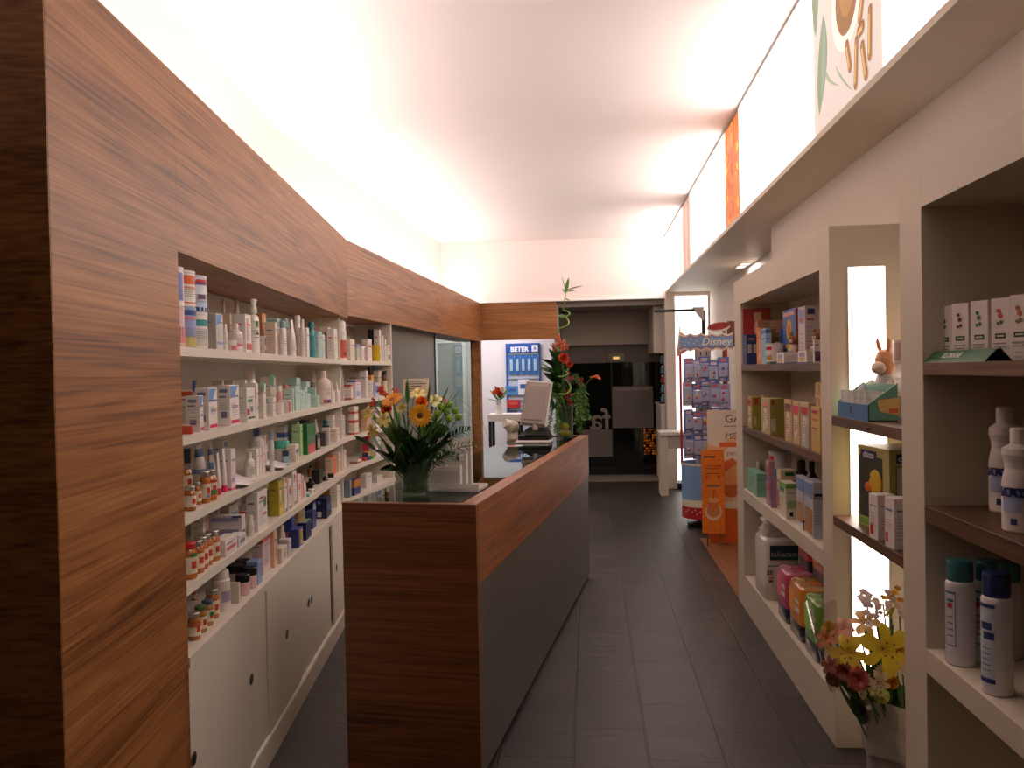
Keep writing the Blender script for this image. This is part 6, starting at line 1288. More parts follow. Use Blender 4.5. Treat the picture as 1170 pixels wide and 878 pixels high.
# ------------------------------------------------------------ clear stepped display stand beside the vase
sb = on_counter(522, 560); acr = glass('acrylic', (240, 236, 232), alpha=.55); acr2 = glass('acrylic_edge', (246, 242, 238), alpha=.75)
t = thing('acrylic_stand', 'clear acrylic stepped leaflet stand on the glass top beside the vase', 'stand', tuple(sb), -AC)
k = MB(); k.box((-.115, -.075, 0), (.115, .09, .018), acr, .004); k.box((-.115, -.075, .018), (.115, -.07, .035), acr2); k.build('base', t)
for i, (x0, x1, y, h_) in enumerate(((-.10, .055, .06, .215), (-.10, .045, .02, .17), (-.10, .03, -.02, .12))):
    k = MB(); k.box((x0, y, .018), (x1, y+.003, h_), acr); k.box((x0, y-.028, .018), (x1, y-.025, h_*.72), acr)
    for x in (x0, x0+(x1-x0)*.5, x1-.003): k.box((x, y-.025, .018), (x+.003, y, h_*.9), acr2)
    k.build('pocket', t)
    k = MB(); k.box((x0+.006, y-.020, .019), (x1-.01, y-.012, h_*.86), pm((226, 216, 210), .5)); 
    for j in range(5): k.box((x0+.014, y-.0207, h_*(.25+.1*j)), (x1-.03-.01*(j % 3), y-.0204, h_*(.25+.1*j)+.004), card(TXT))
    tag(k.build('leaflet', None, tuple(sb), -AC), 'pale leaflet in the %s pocket of the acrylic stand' % ('back', 'middle', 'front')[i], 'leaflet', 'leaflets in the acrylic stand')
# framed notice on the dark partition
nb = on_y(475, 433, 6.7); t = thing('notice_stand', 'cream printed notice on a slim stand behind the bouquet by the dark partition', 'notice', (nb.x, 6.7, 0))
k = MB(); k.box((-.105, -.008, nb.z-.15), (.105, .0, nb.z), pm((232, 214, 180), .5), .002); k.build('board', t)
k = MB()
for a, b, z in ((-.06, .06, .025), (-.085, .085, .045), (-.04, .05, .065), (-.07, .04, .085), (-.07, .06, .105)): k.box((a, -.0092, nb.z-z), (b, -.008, nb.z-z+.008), card((110, 100, 120)))
k.build('printed_lines', t)
k = MB(); k.box((-.008, 0, .01), (.008, .012, nb.z-.02), chrome); k.box((-.07, -.06, 0), (.07, .07, .01), dark); k.build('stand', t)
# ------------------------------------------------------------ till at the far end of the counter
MZ = CZ+.0005
def cl(px, py): p = on_counter(px, py); return p
beige = pm((214, 202, 180), .4, var=.03); grayp = pm((176, 164, 156), .45, var=.03); whitep = pm((232, 224, 218), .4)
tp = cl(611, 505.5)
t = thing('till_keyboard_tray', 'pale flat tray under the black till base at the far end of the counter', 'tray', (tp.x, tp.y, MZ), -AC)
k = MB(); k.box((-.118, -.09, 0), (.118, .09, .016), whitep, .003); k.build('board', t)
k = MB(); k.box((-.11, -.08, .016), (.11, -.076, .0175), pm((190, 180, 170), .4)); k.build('edge_strip', t)
t = thing('till_monitor', 'tilted grey till screen seen from the back on a black base', 'monitor', (tp.x, tp.y+.01, MZ+.0165), -AC)
k = MB(); k.prism([(-.105, -.06), (.11, -.06), (.11, .07), (-.105, .07)], 0, .035, black); k.add([(-.10, -.05, .035), (.10, -.05, .035), (.09, .06, .085), (-.05, .06, .085), (-.10, .06, .035), (.10, .06, .035)], [(0, 1, 2, 3), (0, 3, 4), (1, 5, 2), (3, 2, 5, 4)], black); k.build('base', t)
k = MB(); k.tube([(0, .03, .06), (-.01, .05, .13), (-.02, .06, .2)], [.022, .02, .018], grayp, 12); k.build('arm', t)
SM = Matrix.Translation((-.02, .035, .10)) @ Matrix.Rotation(math.radians(7), 4, 'Y') @ Matrix.Rotation(math.radians(-14), 4, 'X') @ Matrix.Rotation(math.radians(-12), 4, 'Z')
k = MB(); k.M = SM; k.box((-.092, -.014, .0), (.088, .012, .31), grayp, .008); k.box((-.07, -.02, .03), (.07, -.013, .28), pm((166, 154, 148), .5), .004); k.build('back_shell', t)
k = MB(); k.M = SM; k.box((-.102, .008, -.006), (.096, .03, .318), whitep, .006)
for i in range(9): k.box((-.1035, .01, .03+.03*i), (-.1015, .026, .045+.03*i), grey)
k.build('bezel', t); k = MB(); k.M = SM; k.box((-.085, .03, .012), (.08, .031, .3), pm((30, 34, 40), .15)); k.build('screen', t)
t = thing('card_reader', 'rounded beige scanner standing on the counter left of the till screen', 'scanner', (cl(586, 503).x, cl(586, 503).y, MZ), -AC)
k = MB(); k.lathe([(0, 0), (.042, 0), (.046, .01), (.04, .03), (.034, .05), (0, .05)], beige, 20); k.build('foot', t)
k = MB(); k.M = Matrix.Translation((-.005, 0, .095)) @ Matrix.Rotation(.35, 4, 'Y'); k.ball((0, 0, 0), .052, beige, 18, 12, (1.05, .9, .95)); k.build('head', t)
k = MB(); k.M = Matrix.Translation((-.03, -.03, .115)) @ basis((-.6, -.7, .3)); k.lathe([(.032, -.012), (.034, .02), (.028, .028), (.0, .024)], whitep, 20); k.build('eye_piece', t)
k = MB(); k.box((-.05, -.035, 0), (.05, .035, .002), whitep); k.box((-.045, -.03, .002), (.0, .03, .0025), card((220, 90, 60))); 
tag(k.build('receipt_paper', None, (cl(592, 509).x-.02, cl(592, 509).y-.06, MZ), .3), 'white and red slip of paper by the scanner', 'paper')
# ------------------------------------------------------------ tall arrangement in the cylinder vase at the far end
tb = on_counter(645, 502); D1_ = dist(tb)
def tq(zx, zy, dd=0.): d = ray(540+zx/3.99, 310+zy/3.99); return EYE+d*((D1_+dd)/d.dot(FW))
t = thing('cylinder_vase', 'tall clear glass cylinder vase with lemons at the far end of the counter', 'vase', tuple(tb), 0)
k = MB(); ro, hh = .062, .26; k.lathe([(0, .001), (ro, .001), (ro*1.01, .006), (ro*1.01, hh), (ro*.96, hh), (ro*.95, .012), (0, .012)], vglass, 28); k.build('glass_body', t)
lem = pm((226, 190, 40), .45, var=.12, scale=120, bump=.3)
for i, (dx, dy, z) in enumerate(((-.014, -.028, .042), (.026, -.018, .043), (.006, .026, .043), (.012, -.02, .092), (-.022, .014, .093))):
    k = MB(); n = 14; k.lathe([(0, -.036), (.008, -.033), (.022, -.02), (.027, 0), (.022, .02), (.008, .032), (.005, .037), (0, .039)], lem, n)
    for j in range(len(k.v)): k.v[j] = Matrix.Rotation(.9+i, 3, 'Y') @ k.v[j]*.85
    tag(k.build('lemon', None, tuple(tb+Vector((dx, dy, z))), i*1.3), 'yellow lemon in the glass cylinder vase, %s' % ('front left', 'front right', 'at the back', 'upper front', 'upper back')[i], 'lemon', 'lemons in the cylinder vase')
rng = random.Random(43); G2 = 'flowers of the tall arrangement on the counter'
def tbase(i): a = i*2.4; q = .02+.028*((i*7) % 5)/5; return tb+Vector((q*math.cos(a), q*math.sin(a), .118))
# curly bamboo: straight, loop, straight, loop, leafy tip
def curl(label, zpts, r, leaves):
    b = tbase(len(label)); t = thing('curly_bamboo', label, 'plant stem', tuple(b), 0, 'curly bamboo stems of the tall arrangement'); P = [Vector((0, 0, 0))]+[tq(*q)-b for q in zpts]; Q = []
    for i in range(len(P)-1):
        p0, p1, p2, p3 = P[max(0, i-1)], P[i], P[i+1], P[min(len(P)-1, i+2)]
        for j in range(5):
            u = j/5; Q.append(.5*((2*p1)+(p2-p0)*u+(2*p0-5*p1+4*p2-p3)*u*u+(3*p1-p0-3*p2+p3)*u**3))
    Q.append(P[-1]); k = MB(); k.tube(Q, [r*(1-.45*i/len(Q)) for i in range(len(Q))], pm((110, 150, 60), .4, var=.2, scale=60), 8); k.build('cane', t); k = MB()
    for a, c, w_ in leaves: leaf(k, tq(*a)-b, tq(*c)-b, w_, .004, LEAF[2], .6)
    if leaves: k.build('leaves', t)
curl('tall curly bamboo stem twisting up past the ceiling trim', [(400, 600, 0), (388, 500, .0), (384, 400, 0), (386, 300, 0), (390, 265, 0), (425, 252, -.03), (438, 232, 0), (418, 205, .04), (392, 203, .0), (415, 212, -.04), (442, 195, -.02), (430, 182, .02), (412, 180, .02), (416, 165, 0), (421, 120, 0), (426, 85, 0)], .0075,
     [((424, 100, 0), (438, 30, -.01), .032), ((424, 90, 0), (405, 22, .0), .012), ((425, 88, 0), (505, 66, 0), .014), ((423, 100, 0), (408, 80, 0), .03), ((424, 95, 0), (470, 90, .02), .012), ((421, 125, 0), (446, 138, 0), .012)])
curl('lower curly bamboo stem looping through the red flowers', [(420, 620, -.03), (400, 570, -.06), (390, 562, -.07), (430, 560, -.09), (447, 530, -.06), (425, 500, .0), (392, 492, .02), (386, 482, -.05), (412, 480, -.09), (433, 468, -.06), (420, 455, -.02), (398, 460, .0)], .008, [])
ft = [('spike', 'celosia', 'orange pink flower spike highest in the tall arrangement', 392, 320, 0, 34, (222, 116, 84), (200, 80, 50), (0, -.2, 1)), ('spike', 'celosia', 'salmon flower spike right of the highest one', 412, 342, -.02, 30, (226, 130, 96), (206, 90, 60), (.2, -.2, 1)), ('spike', 'celosia', 'coral flower spike on the left side', 372, 352, 0, 26, (214, 110, 70), (190, 80, 50), (-.2, -.2, 1)),
 ('spike', 'celosia', 'small coral spike on the right edge', 432, 345, 0, 18, (226, 120, 90), (200, 80, 60), (.4, -.2, .9)), ('rose', 'rose', 'large orange bloom in the middle of the tall arrangement', 415, 398, -.05, 26, (220, 90, 40), (190, 60, 30), (.2, -1, .3)), ('rose', 'rose', 'small orange bloom below the large one', 440, 425, -.03, 18, (220, 110, 60), (190, 70, 40), (.4, -1, .1)),
 ('cluster', 'celosia', 'dark red flower head beside the calla stem', 452, 485, -.04, 20, (150, 30, 30), (120, 20, 24), (.3, -1, .2)), ('spike', 'celosia', 'dark red flower plume right of the bamboo loop', 492, 508, -.03, 26, (160, 34, 34), (126, 20, 24), (.3, -.4, .8)), ('cluster', 'celosia', 'dark red flower head under the bamboo loop', 436, 568, -.06, 22, (150, 30, 34), (120, 20, 28), (.1, -1, 0)), ('cluster', 'celosia', 'small red flower head above the vase rim', 448, 598, -.06, 12, (170, 46, 40), (130, 24, 24), (.2, -1, 0)), ('calla', 'calla_lily', 'orange calla lily pointing right from the tall arrangement', 553, 482, -.05, 24, (222, 110, 56), (230, 180, 60), (1, -.3, .05))]
for i, (kd, nm, lb, zx, zy, dd, r, c1, c2, d) in enumerate(ft): flower(kd, nm, lb, tq(zx, zy, dd), d, r/3.99*D1_/F, c1, c2, tbase(i+3), G2, rng, (.0, 0, .05) if kd == 'calla' else (0, 0, .02))
lt = [('dark leaves filling the column under the spikes', [(350, 410, 0), (372, 430, -.03), (345, 445, -.02), (420, 420, .02), (360, 395, -.03)], .06), ('dark leaves filling the middle of the column', [(350, 490, 0), (372, 540, -.03), (345, 520, -.02), (420, 500, .02), (440, 470, .03), (360, 470, -.03)], .065), ('leaves over the vase mouth in the tall arrangement', [(350, 590, 0), (372, 620, -.04), (335, 600, -.02), (430, 590, -.03)], .055), ('dark broad leaves on the upper left of the tall arrangement', [(345, 352, 0), (330, 400, -.02), (352, 380, .02)], .055), ('dark leaves reaching far left in the tall arrangement', [(305, 395, 0), (310, 420, -.02), (300, 440, 0)], .06), ('dark leaves left of the bamboo loop', [(330, 470, -.03), (345, 440, -.05), (320, 460, 0)], .07), ('dark leaves low left of the bamboo loop', [(335, 530, -.03), (350, 570, -.04), (340, 500, -.02)], .07), ('dark leaves in the centre of the tall arrangement', [(390, 440, 0), (400, 520, .02), (370, 500, .0), (385, 400, .03)], .075), ('dark leaves behind the orange bloom', [(430, 380, .05), (440, 440, .05), (410, 370, .05)], .06), ('dark leaves right of the vase rim', [(460, 560, .02), (450, 620, 0), (430, 600, .0)], .06), ('bright small leaves at the foot of the spikes', [(350, 330, 0), (365, 375, -.03), (380, 365, -.04)], .035)]
for i, (lb, tips, w_) in enumerate(lt): greens('leaf_stem', lb, tbase(i+16), [tq(*q) for q in tips], w_*1.35, [LEAF[0], LEAF[3], LEAF[1]], 'leaf stems of the tall arrangement', rng, 0., tq(398, sum(q[1] for q in tips)/len(tips)+30, 0))
for i, (lb, top, tip, l_) in enumerate((('feathery green trail hanging far right of the cylinder vase', (470, 470, -.02), (520, 680, -.03), .045), ('second feathery trail hanging right of the vase', (480, 540, -.05), (490, 740, -.06), .04), ('feathery trail hanging close right of the lemons', (460, 560, -.06), (470, 700, -.08), .04), ('feathery trail hanging left of the vase', (360, 540, -.04), (340, 745, -.05), .03), ('feathery trail in front of the vase', (380, 560, -.08), (375, 740, -.09), .03), ('feathery trail at the outer left', (345, 540, -.02), (325, 690, -.02), .025))):
    b = tbase(i+30); a = tq(*top); e = tq(*tip); t = thing('fern_frond', lb, 'foliage', tuple(b), 0, 'feathery trails of the tall arrangement'); P = [Vector((0, 0, 0)), (a-b)*.6+Vector((0, 0, .06)), a-b]; path = []
    for j in range(4): path.append(P[0]+(P[1]-P[0])*j/4)
    for j in range(4): path.append(P[1]+(P[2]-P[1])*j/4)
    for j in range(27): u = j/26; path.append(a-b+(e-a)*u+Vector((.02*math.sin(PI*u), 0, .03*math.sin(PI*u))))
    k = MB(); k.tube(path, .0022, STEM, 5); k.build('stem', t); k = MB()
    for j in range(8, len(path)-1):
        for q in range(7): leaf(k, path[j], path[j]+Vector((rng.uniform(-1, 1), rng.uniform(-.7, .5), rng.uniform(-1.1, .2)))*l_, .009, .003, LEAF[1 if q % 2 else 2], rng.uniform(-1, 1), 3)
    k.build('fronds', t)
# ------------------------------------------------------------ back room seen under the walnut return
bw = 12.88; tl = on_y(578, 393, bw); br_ = on_y(619, 500, bw); bx = (tl.x+br_.x)/2; wB = br_.x-tl.x; zt = tl.z; blue = pm((36, 84, 168), .4)
t = thing('display_board', 'tall blue wall display board with white lettering in the back room', 'display', (bx, bw, zt-1.5))
k = MB(); k.box((-wB/2, -.03, 0), (wB/2, .0, 1.5), pm((190, 198, 214), .4)); k.box((-wB/2, -.05, 0), (-wB/2+.03, 0, 1.5), blue); k.box((wB/2-.02, -.05, 0), (wB/2, 0, 1.5), blue); k.build('back_board', t)
k = MB(); k.box((-wB/2+.03, -.07, 1.36), (wB/2-.02, -.03, 1.5), blue); hd = k.build('header', t)
k = MB(); k.text('BETER', .10, pm((240, 240, 246), .4), front_M(-.05, -.071, 1.405), .001, bold=.004); k.build('lettering', hd)
k = MB(); k.box((wB/2-.125, -.072, 1.37), (wB/2-.03, -.0705, 1.47), pm((240, 240, 246), .4)); k.add([(wB/2-.105, -.0725, 1.38), (wB/2-.08, -.0725, 1.455), (wB/2-.05, -.0725, 1.38), (wB/2-.08, -.0725, 1.41)], [(0, 3, 1), (3, 2, 1)], blue); k.build('emblem', hd)
k = MB()
for z in (1.33, .95, .62): k.box((-wB/2+.03, -.05, z), (wB/2-.02, -.031, z+.012), pm((200, 205, 215), .3, metal=.4))
k.build('hook_rail', t)
pw = (wB-.07)/5
for i in range(5):
    t2 = thing('blister_pack', 'blue hanging pack on the wall display, %s of the upper five' % ('first', 'second', 'third', 'fourth', 'fifth')[i], 'pack', (bx-wB/2+.04+pw*(i+.5), bw-.056, zt-1.5+1.02), 0, 'hanging packs on the blue display board')
    k = MB(); k.box((-pw*.44, -.004, 0), (pw*.44, .0, .30), pm((50, 110, 180), .35)); k.build('backing_card', t2)
    k = MB(); k.box((-pw*.25, -.018, .05), (pw*.25, -.004, .24), pm((170, 200, 226), .15, coat=.5), .006); k.build('blister', t2)
for i, (u, c, w_, h_, z) in enumerate(((.16, (80, 140, 200), .20, .14, .70), (.5, (226, 226, 234), .17, .24, .70), (.82, (90, 150, 206), .18, .15, .70), (.2, (190, 50, 50), .2, .13, .50), (.15, (60, 70, 90), .16, .14, .33), (.55, (80, 120, 180), .18, .14, .33))):
    k = MB(); k.box((-w_/2, -.02, 0), (w_/2, 0, h_), pm(c, .4), .003); k.box((-w_*.3, -.021, h_*.4), (w_*.3, -.02, h_*.7), pm((60, 90, 160) if i != 3 else (220, 90, 80), .4))
    tag(k.build('boxed_product', None, (bx-wB/2+wB*u, bw-.052, zt-1.5+z)), ('small blue box under the left hanging packs', 'white box in the middle of the blue board', 'small blue box on the right of the blue board', 'red box low on the blue board', 'dark box lowest on the blue board', 'grey blue box low behind the till screen')[i], 'box', 'boxes on the blue display board')
# white side table with a small bouquet in front of that board
sx = on_y(572, 473, 11.6); t = thing('side_table', 'white side counter with dark legs in the back room behind the till', 'table', (sx.x, 11.6, 0))
k = MB(); k.box((-.16, -.2, sx.z-.10), (.30, .25, sx.z), whitep, .004); k.build('top', t)
for x, y in ((-.13, -.17), (.27, -.17), (-.13, .22), (.27, .22)): k = MB(); k.box((x-.02, y-.02, 0), (x+.02, y+.02, sx.z-.10), dark); k.build('leg', t)
vp = Vector((sx.x-.02, 11.58, sx.z+.0005)); t = thing('white_vase', 'slim white vase holding the small red bouquet in the back room', 'vase', tuple(vp))
k = MB(); k.lathe([(0, 0), (.045, 0), (.05, .05), (.035, .12), (.03, .17), (.036, .19), (.03, .19), (0, .1)], whitep, 18); k.build('body', t)
k = MB(); k.lathe([(.0305, .12), (.0365, .15), (.0355, .17)], pm((200, 190, 190), .4), 18); k.build('rim_band', t)
rng = random.Random(51)
for i, (dx, dz, c, lb) in enumerate(((.0, .33, (222, 70, 30), 'red orange flower in the small back room bouquet'), (-.05, .30, (226, 110, 40), 'orange flower left in the small back room bouquet'), (.06, .34, (232, 220, 200), 'white flower in the small back room bouquet'), (.03, .28, (200, 50, 40), 'dark red flower in the small back room bouquet'))): flower('carnation', 'carnation', lb, vp+Vector((dx, -.05, dz)), (dx*4, -1, .5), .045, c, c, vp+Vector((0, 0, .11)), 'flowers of the small back room bouquet', rng)
greens('leaf_stem', 'green leaves spreading around the small back room bouquet', vp+Vector((0, 0, .11)), [vp+Vector(q) for q in ((-.16, 0, .22), (-.12, -.05, .34), (.1, -.04, .24), (.14, 0, .36), (-.05, 0, .40), (.03, -.06, .22))], .06, [LEAF[0], LEAF[1]], 'leaf stems of the back room bouquet', rng)
# ------------------------------------------------------------ rotating display rack and cards in the alcove
rb = on_z(806, 600, 0); rx, ry = rb.x, rb.y; RR = .225; DR = dist(rb)
def rq(px, py, dd=0.): d = ray(px, py); return EYE+d*((DR+dd)/d.dot(FW))
t = thing('display_rack', 'revolving wire rack with blue packs, red posts and a scalloped blue header', 'display rack', (rx, ry, 0))
o_ = Vector((rx, ry, 0)); LB_ = pm((128, 166, 212), .45, var=.05); CR = pm((232, 220, 196), .5); RD_ = pm((190, 40, 46), .4)
k = MB(); k.lathe([(0, 0), (.17, 0), (.18, .03), (.05, .05), (0, .05)], black, 24); k.build('base', t)
zc = rq(806, 608).z; zb_, zt_ = .085, .62
k = MB(); k.lathe([(0, zb_), (RR, zb_), (RR, .20)], RD_, 28); k.lathe([(RR, .20), (RR, .27)], CR, 28); k.lathe([(RR, .27), (RR, zt_), (RR*.97, zt_), (RR*.96, zb_+.01), (0, zb_+.01)], LB_, 28); k.lathe([(RR*1.004, zt_-.02), (RR*1.012, zt_), (RR*.96, zt_)], CR, 28)
for i in range(46):
    a = i*2.4; z = .10+.09*((i*29) % 46)/46; r_ = RR+.001; k.add([((r_)*math.cos(a+.035*math.cos(q)), (r_)*math.sin(a+.035*math.cos(q)), z+.009*math.sin(q)) for q in [2*PI*j/5*2 for j in range(5)]], [(0, 3, 1, 4, 2)], CR)
k.build('bin', t)
k = MB(); k.box((-.07, -.07, .05), (.07, .07, 1.78), pm((196, 190, 186), .4), .004)
for z in [.7+.08*i for i in range(13)]:
    for x in (-.03, .03): k.box((x-.005, -.0715, z), (x+.005, -.0705, z+.04), dark)
k.build('core_post', t)
for sx_ in (-1, 1): k = MB(); k.tube([(sx_*RR*.98, -.03, .60), (sx_*RR*.98, -.03, 1.80)], .012, RD_, 10); k.build('side_post', t)
k = MB(); n = 30; rows = [[], []]; zh = 1.70
for i in range(n+1):
    u = i/n; x = -.235+.50*u; y = -.16+.012*math.cos(u*5)
    rows[0].append((x, y, zh+.02*abs(math.sin(u*PI*5)))); rows[1].append((x, y, zh+.18-.02*abs(math.sin(u*PI*5))))
k.strip([rows[0], rows[1]], CR); k.strip([[(x, y+.006, z) for x, y, z in rows[1]], [(x, y+.006, z) for x, y, z in rows[0]]], CR)
k.strip([[(x, y-.001, z+.018) for x, y, z in rows[0]], [(x, y-.001, z-.018) for x, y, z in rows[1]]], LB_)
for q0, q1 in ((.022, .028),): k.strip([[(x, y-.002, z+q0) for x, y, z in rows[0]], [(x, y-.002, z+q1) for x, y, z in rows[0]]], RD_); k.strip([[(x, y-.002, z-q1) for x, y, z in rows[1]], [(x, y-.002, z-q0) for x, y, z in rows[1]]], RD_)
for i in range(16):
    u = (.10+.055*i); x = -.235+.50*u; y = -.163+.012*math.cos(u*5); z = zh+.06+.07*((i*7) % 5)/5
    if .42 < u < .92: continue
    k.ball((x, y, z), .008, CR, 6, 4, (1, .3, 1))
hd = k.build('header', t)
k = MB(); k.add([(-.225, -.09, zh+.20), (-.265, -.13, zh-.05), (-.145, -.12, zh+.02), (-.145, -.12, zh+.14)], [(0, 1, 2, 3)], pm((226, 150, 150), .5)); k.add([(-.225, -.084, zh+.20), (-.265, -.124, zh-.05), (-.145, -.114, zh+.02), (-.145, -.114, zh+.14)], [(3, 2, 1, 0)], CR); k.tube([(-.265, -.13, zh-.06), (-.225, -.09, zh+.25)], .006, CR, 6); k.build('pennant', hd)
k = MB(); k.text('Disney', .10, pm((240, 232, 220), .5), front_M(.105, -.178, zh+.09), .001, shear=.25, bold=.002); k.build('lettering', hd)
for z in (.68, .90, 1.16, 1.40):
    k = MB(); k.tube([(-.07, 0, z+.22), (-.2, 0, z+.22), (-.2, -.17, z+.22), (.2, -.17, z+.22), (.2, 0, z+.22), (.07, 0, z+.22)], .004, chrome, 6); hk = MB(); k.build('hook_rail', t)
rng = random.Random(61); pass
for lv, z in enumerate((.69, .93, 1.19, 1.42)):
    for i in range(5):
        x = -.17+.085*i+rng.uniform(-.008, .008); hh_ = rng.uniform(.21, .25); dy = (.0, .03, .055, .03, .0)[i]
        t2 = thing('hanging_pack', 'blue and clear baby product pack on the rack, %s row, %s column' % (('lowest', 'second', 'third', 'top')[lv], ('left', 'second', 'middle', 'fourth', 'right')[i]), 'pack', (rx+x, ry-.20+dy, z-.02+rng.uniform(-.012, .012)), (.5, .35, 0, -.35, -.5)[i]+rng.uniform(-.2, .2), 'packs hanging on the revolving rack')
        bc = rng.choice([(130, 150, 206), (104, 130, 200), (160, 166, 210), (96, 120, 190), (196, 196, 220)])
        k = MB(); k.box((-.054, -.002, 0), (.054, .002, hh_), pm(bc, .35)); k.box((-.03, -.003, hh_*.80), (.03, -.002, hh_*.93), card(rng.choice([(226, 214, 226), (216, 120, 130), (90, 100, 180)]))); k.box((-.03, -.003, hh_*.05), (.01, -.002, hh_*.13), card((216, 190, 200))); k.build('backing_card', t2)
        k = MB(); k.box((-.045, -.018, hh_*.18), (.045, -.003, hh_*.74), pm((176, 184, 216), .12, coat=.6, var=.1), .008)
        for q in range(2): k.ball((rng.uniform(-.018, .018), -.018, hh_*rng.uniform(.3, .62)), rng.uniform(.011, .018), pm(rng.choice([(226, 190, 60), (220, 120, 150), (90, 130, 210), (236, 226, 226), (200, 80, 80)]), .4), 8, 6, (1, .4, 1))
        k.build('blister', t2)
# red oval sign behind the rack
ov = rq(821, 374, .25); t = thing('oval_sign', 'red and white oval sign with brown board behind the rack header', 'sign', (ov.x, ov.y, ov.z))
k = MB(); k.M = Matrix.Rotation(PI/2, 4, 'X'); k.prism(ell(0, 0, .115, .05, 30, .12), -.012, .0, pm((226, 214, 206), .4)); k.prism(ell(0.0, .012, .112, .036, 30, .12), 0., .006, pm((150, 44, 36), .4)); k.build('oval_board', t)
k = MB(); k.box((.09, .02, -.2), (.26, .045, .06), pm((112, 60, 40), .5), .003); k.build('backing_board', t)
k = MB(); k.box((.04, .02, -1.9), (.07, .045, -.03), pm((112, 60, 40), .5)); k.build('post', t)
# orange cards leaning together
def poster(name, label, pL, pR, topz, tilt, base, paint, cat='poster'):
    a, b = Vector((pL[0], pL[1], 0)), Vector((pR[0], pR[1], 0)); w_ = (b-a).length; an = math.atan2(b.y-a.y, b.x-a.x)
    t = thing(name, label, cat, ((a.x+b.x)/2, (a.y+b.y)/2, .0065), an)
    k = MB(); k.M = Matrix.Rotation(-tilt, 4, 'X'); k.box((-w_/2, 0, 0), (w_/2, .012, topz), base, .001); bd = k.build('board', t)
    k = MB(); k.M = Matrix.Rotation(-tilt, 4, 'X'); paint(k, w_, topz); k.build('printed_picture', t)
    return t
def quad(k, x0, z0, x1, z1, c, y=-.0006): k.add([(x0, y, z0), (x1, y, z0), (x1, y, z1), (x0, y, z1)], [(0, 1, 2, 3)], c if not isinstance(c, tuple) else card(c))
def poly(k, pts, c, y): k.add([(p[0], y, p[1]) for p in pts], [tuple(range(len(pts)))], card(c))
org = wood('orange_print', 0, (226, 100, 20), (240, 130, 38), (248, 160, 72), .4, 1.4)
def big(k, w_, h_):
    x0, x1 = -w_/2, w_/2
    quad(k, x0, h_*.62, x1, h_, (236, 222, 204)); quad(k, x0, 0, x1, h_*.28, (226, 104, 30)); quad(k, x0, h_*.28, x1, h_*.62, (232, 170, 110))
    poly(k, [(x0, h_*.62), (x0+w_*.12, h_*.62), (x0+w_*.55, h_*.80), (x0+w_*.5, h_*.84), (x0+w_*.2, h_*.72), (x0, h_*.74)], (238, 190, 140), -.0009)
    poly(k, [(x0+.02, h_*.56), (x0+w_*.42, h_*.64), (x0+w_*.5, h_*.60), (x0+w_*.12, h_*.48), (x0+.02, h_*.48)], (222, 110, 50), -.001)
    poly(k, ell(x0+w_*.38, h_*.40, .105, .11), (240, 206, 170), -.0012); poly(k, ell(x0+w_*.38, h_*.42, .09, .09), (206, 110, 50), -.0014); poly(k, ell(x0+w_*.38, h_*.47, .075, .04), (232, 160, 100), -.0016); poly(k, ell(x0+w_*.38, h_*.285, .13, .03), (244, 232, 216), -.001)
    gc = card((110, 84, 60)); k.text('GA', .10, gc, front_M(x0+w_*.30, -.001, h_*.93), .0003, 'LEFT'); quad(k, x0+w_*.28, h_*.875, x0+w_*.75, h_*.88, (110, 84, 60), -.001)
    k.text('MES', .075, gc, front_M(x0+w_*.30, -.001, h_*.80), .0003, 'LEFT'); k.text('para', .06, gc, front_M(x0+w_*.32, -.0012, h_*.675), .0003, 'LEFT'); quad(k, x0+w_*.2, h_*.72, x0+w_*.75, h_*.755, (232, 110, 50), -.0011)
pb, pb2 = on_z(811, 622, 0), on_z(845, 628, 0)
poster('poster', 'large cream and orange standing card half hidden behind the far shelf unit', (pb.x, pb.y), (pb.x+.50, pb.y-.02), 1.165, math.radians(3), pm((232, 190, 140), .5), big)
def small(k, w_, h_):
    x0 = -w_/2; quad(k, x0+.002, .002, -x0-.002, h_-.002, org); poly(k, ell(0, h_*.26, w_*.36, .075), (232, 206, 176), -.001); poly(k, ell(0, h_*.275, w_*.30, .06), (214, 140, 80), -.0012); poly(k, ell(0, h_*.36, w_*.24, .06), (224, 120, 60), -.0014); poly(k, ell(0, h_*.40, w_*.24, .025), (240, 170, 110), -.0016)
    poly(k, [(-.01, h_*.42), (.01, h_*.42), (.014, h_*.52), (-.004, h_*.52)], (206, 100, 40), -.0018)
    k.text('Nuñez', .035, card((110, 50, 40)), front_M(0, -.001, h_*.93), .0003) if False else quad(k, x0+w_*.12, h_*.905, x0+w_*.6, h_*.925, (90, 50, 60), -.001)
    for i in range(4): quad(k, x0+w_*.15, h_*(.80-.03*i), x0+w_*(.85-.08*(i % 2)), h_*(.81-.03*i), (170, 70, 40), -.001)
q0, q1 = on_z(803, 611, .0), on_z(827, 613, .0)
sp = poster('poster', 'narrow orange wood-look card standing in front of the large card', (pb.x-.075, pb.y-.10), (pb.x+.115, pb.y-.13), .72, math.radians(2), org, small)
# feet of the narrow card
sp.location.z = .115; k = MB(); k.box((-.06, .016, -.115), (-.045, .024, .5), pm((150, 110, 70), .6)); k.box((.045, .016, -.115), (.06, .024, .5), pm((150, 110, 70), .6)); k.box((-.06, .012, .4), (.06, .024, .42), pm((150, 110, 70), .6)); k.build('easel_leg', sp)
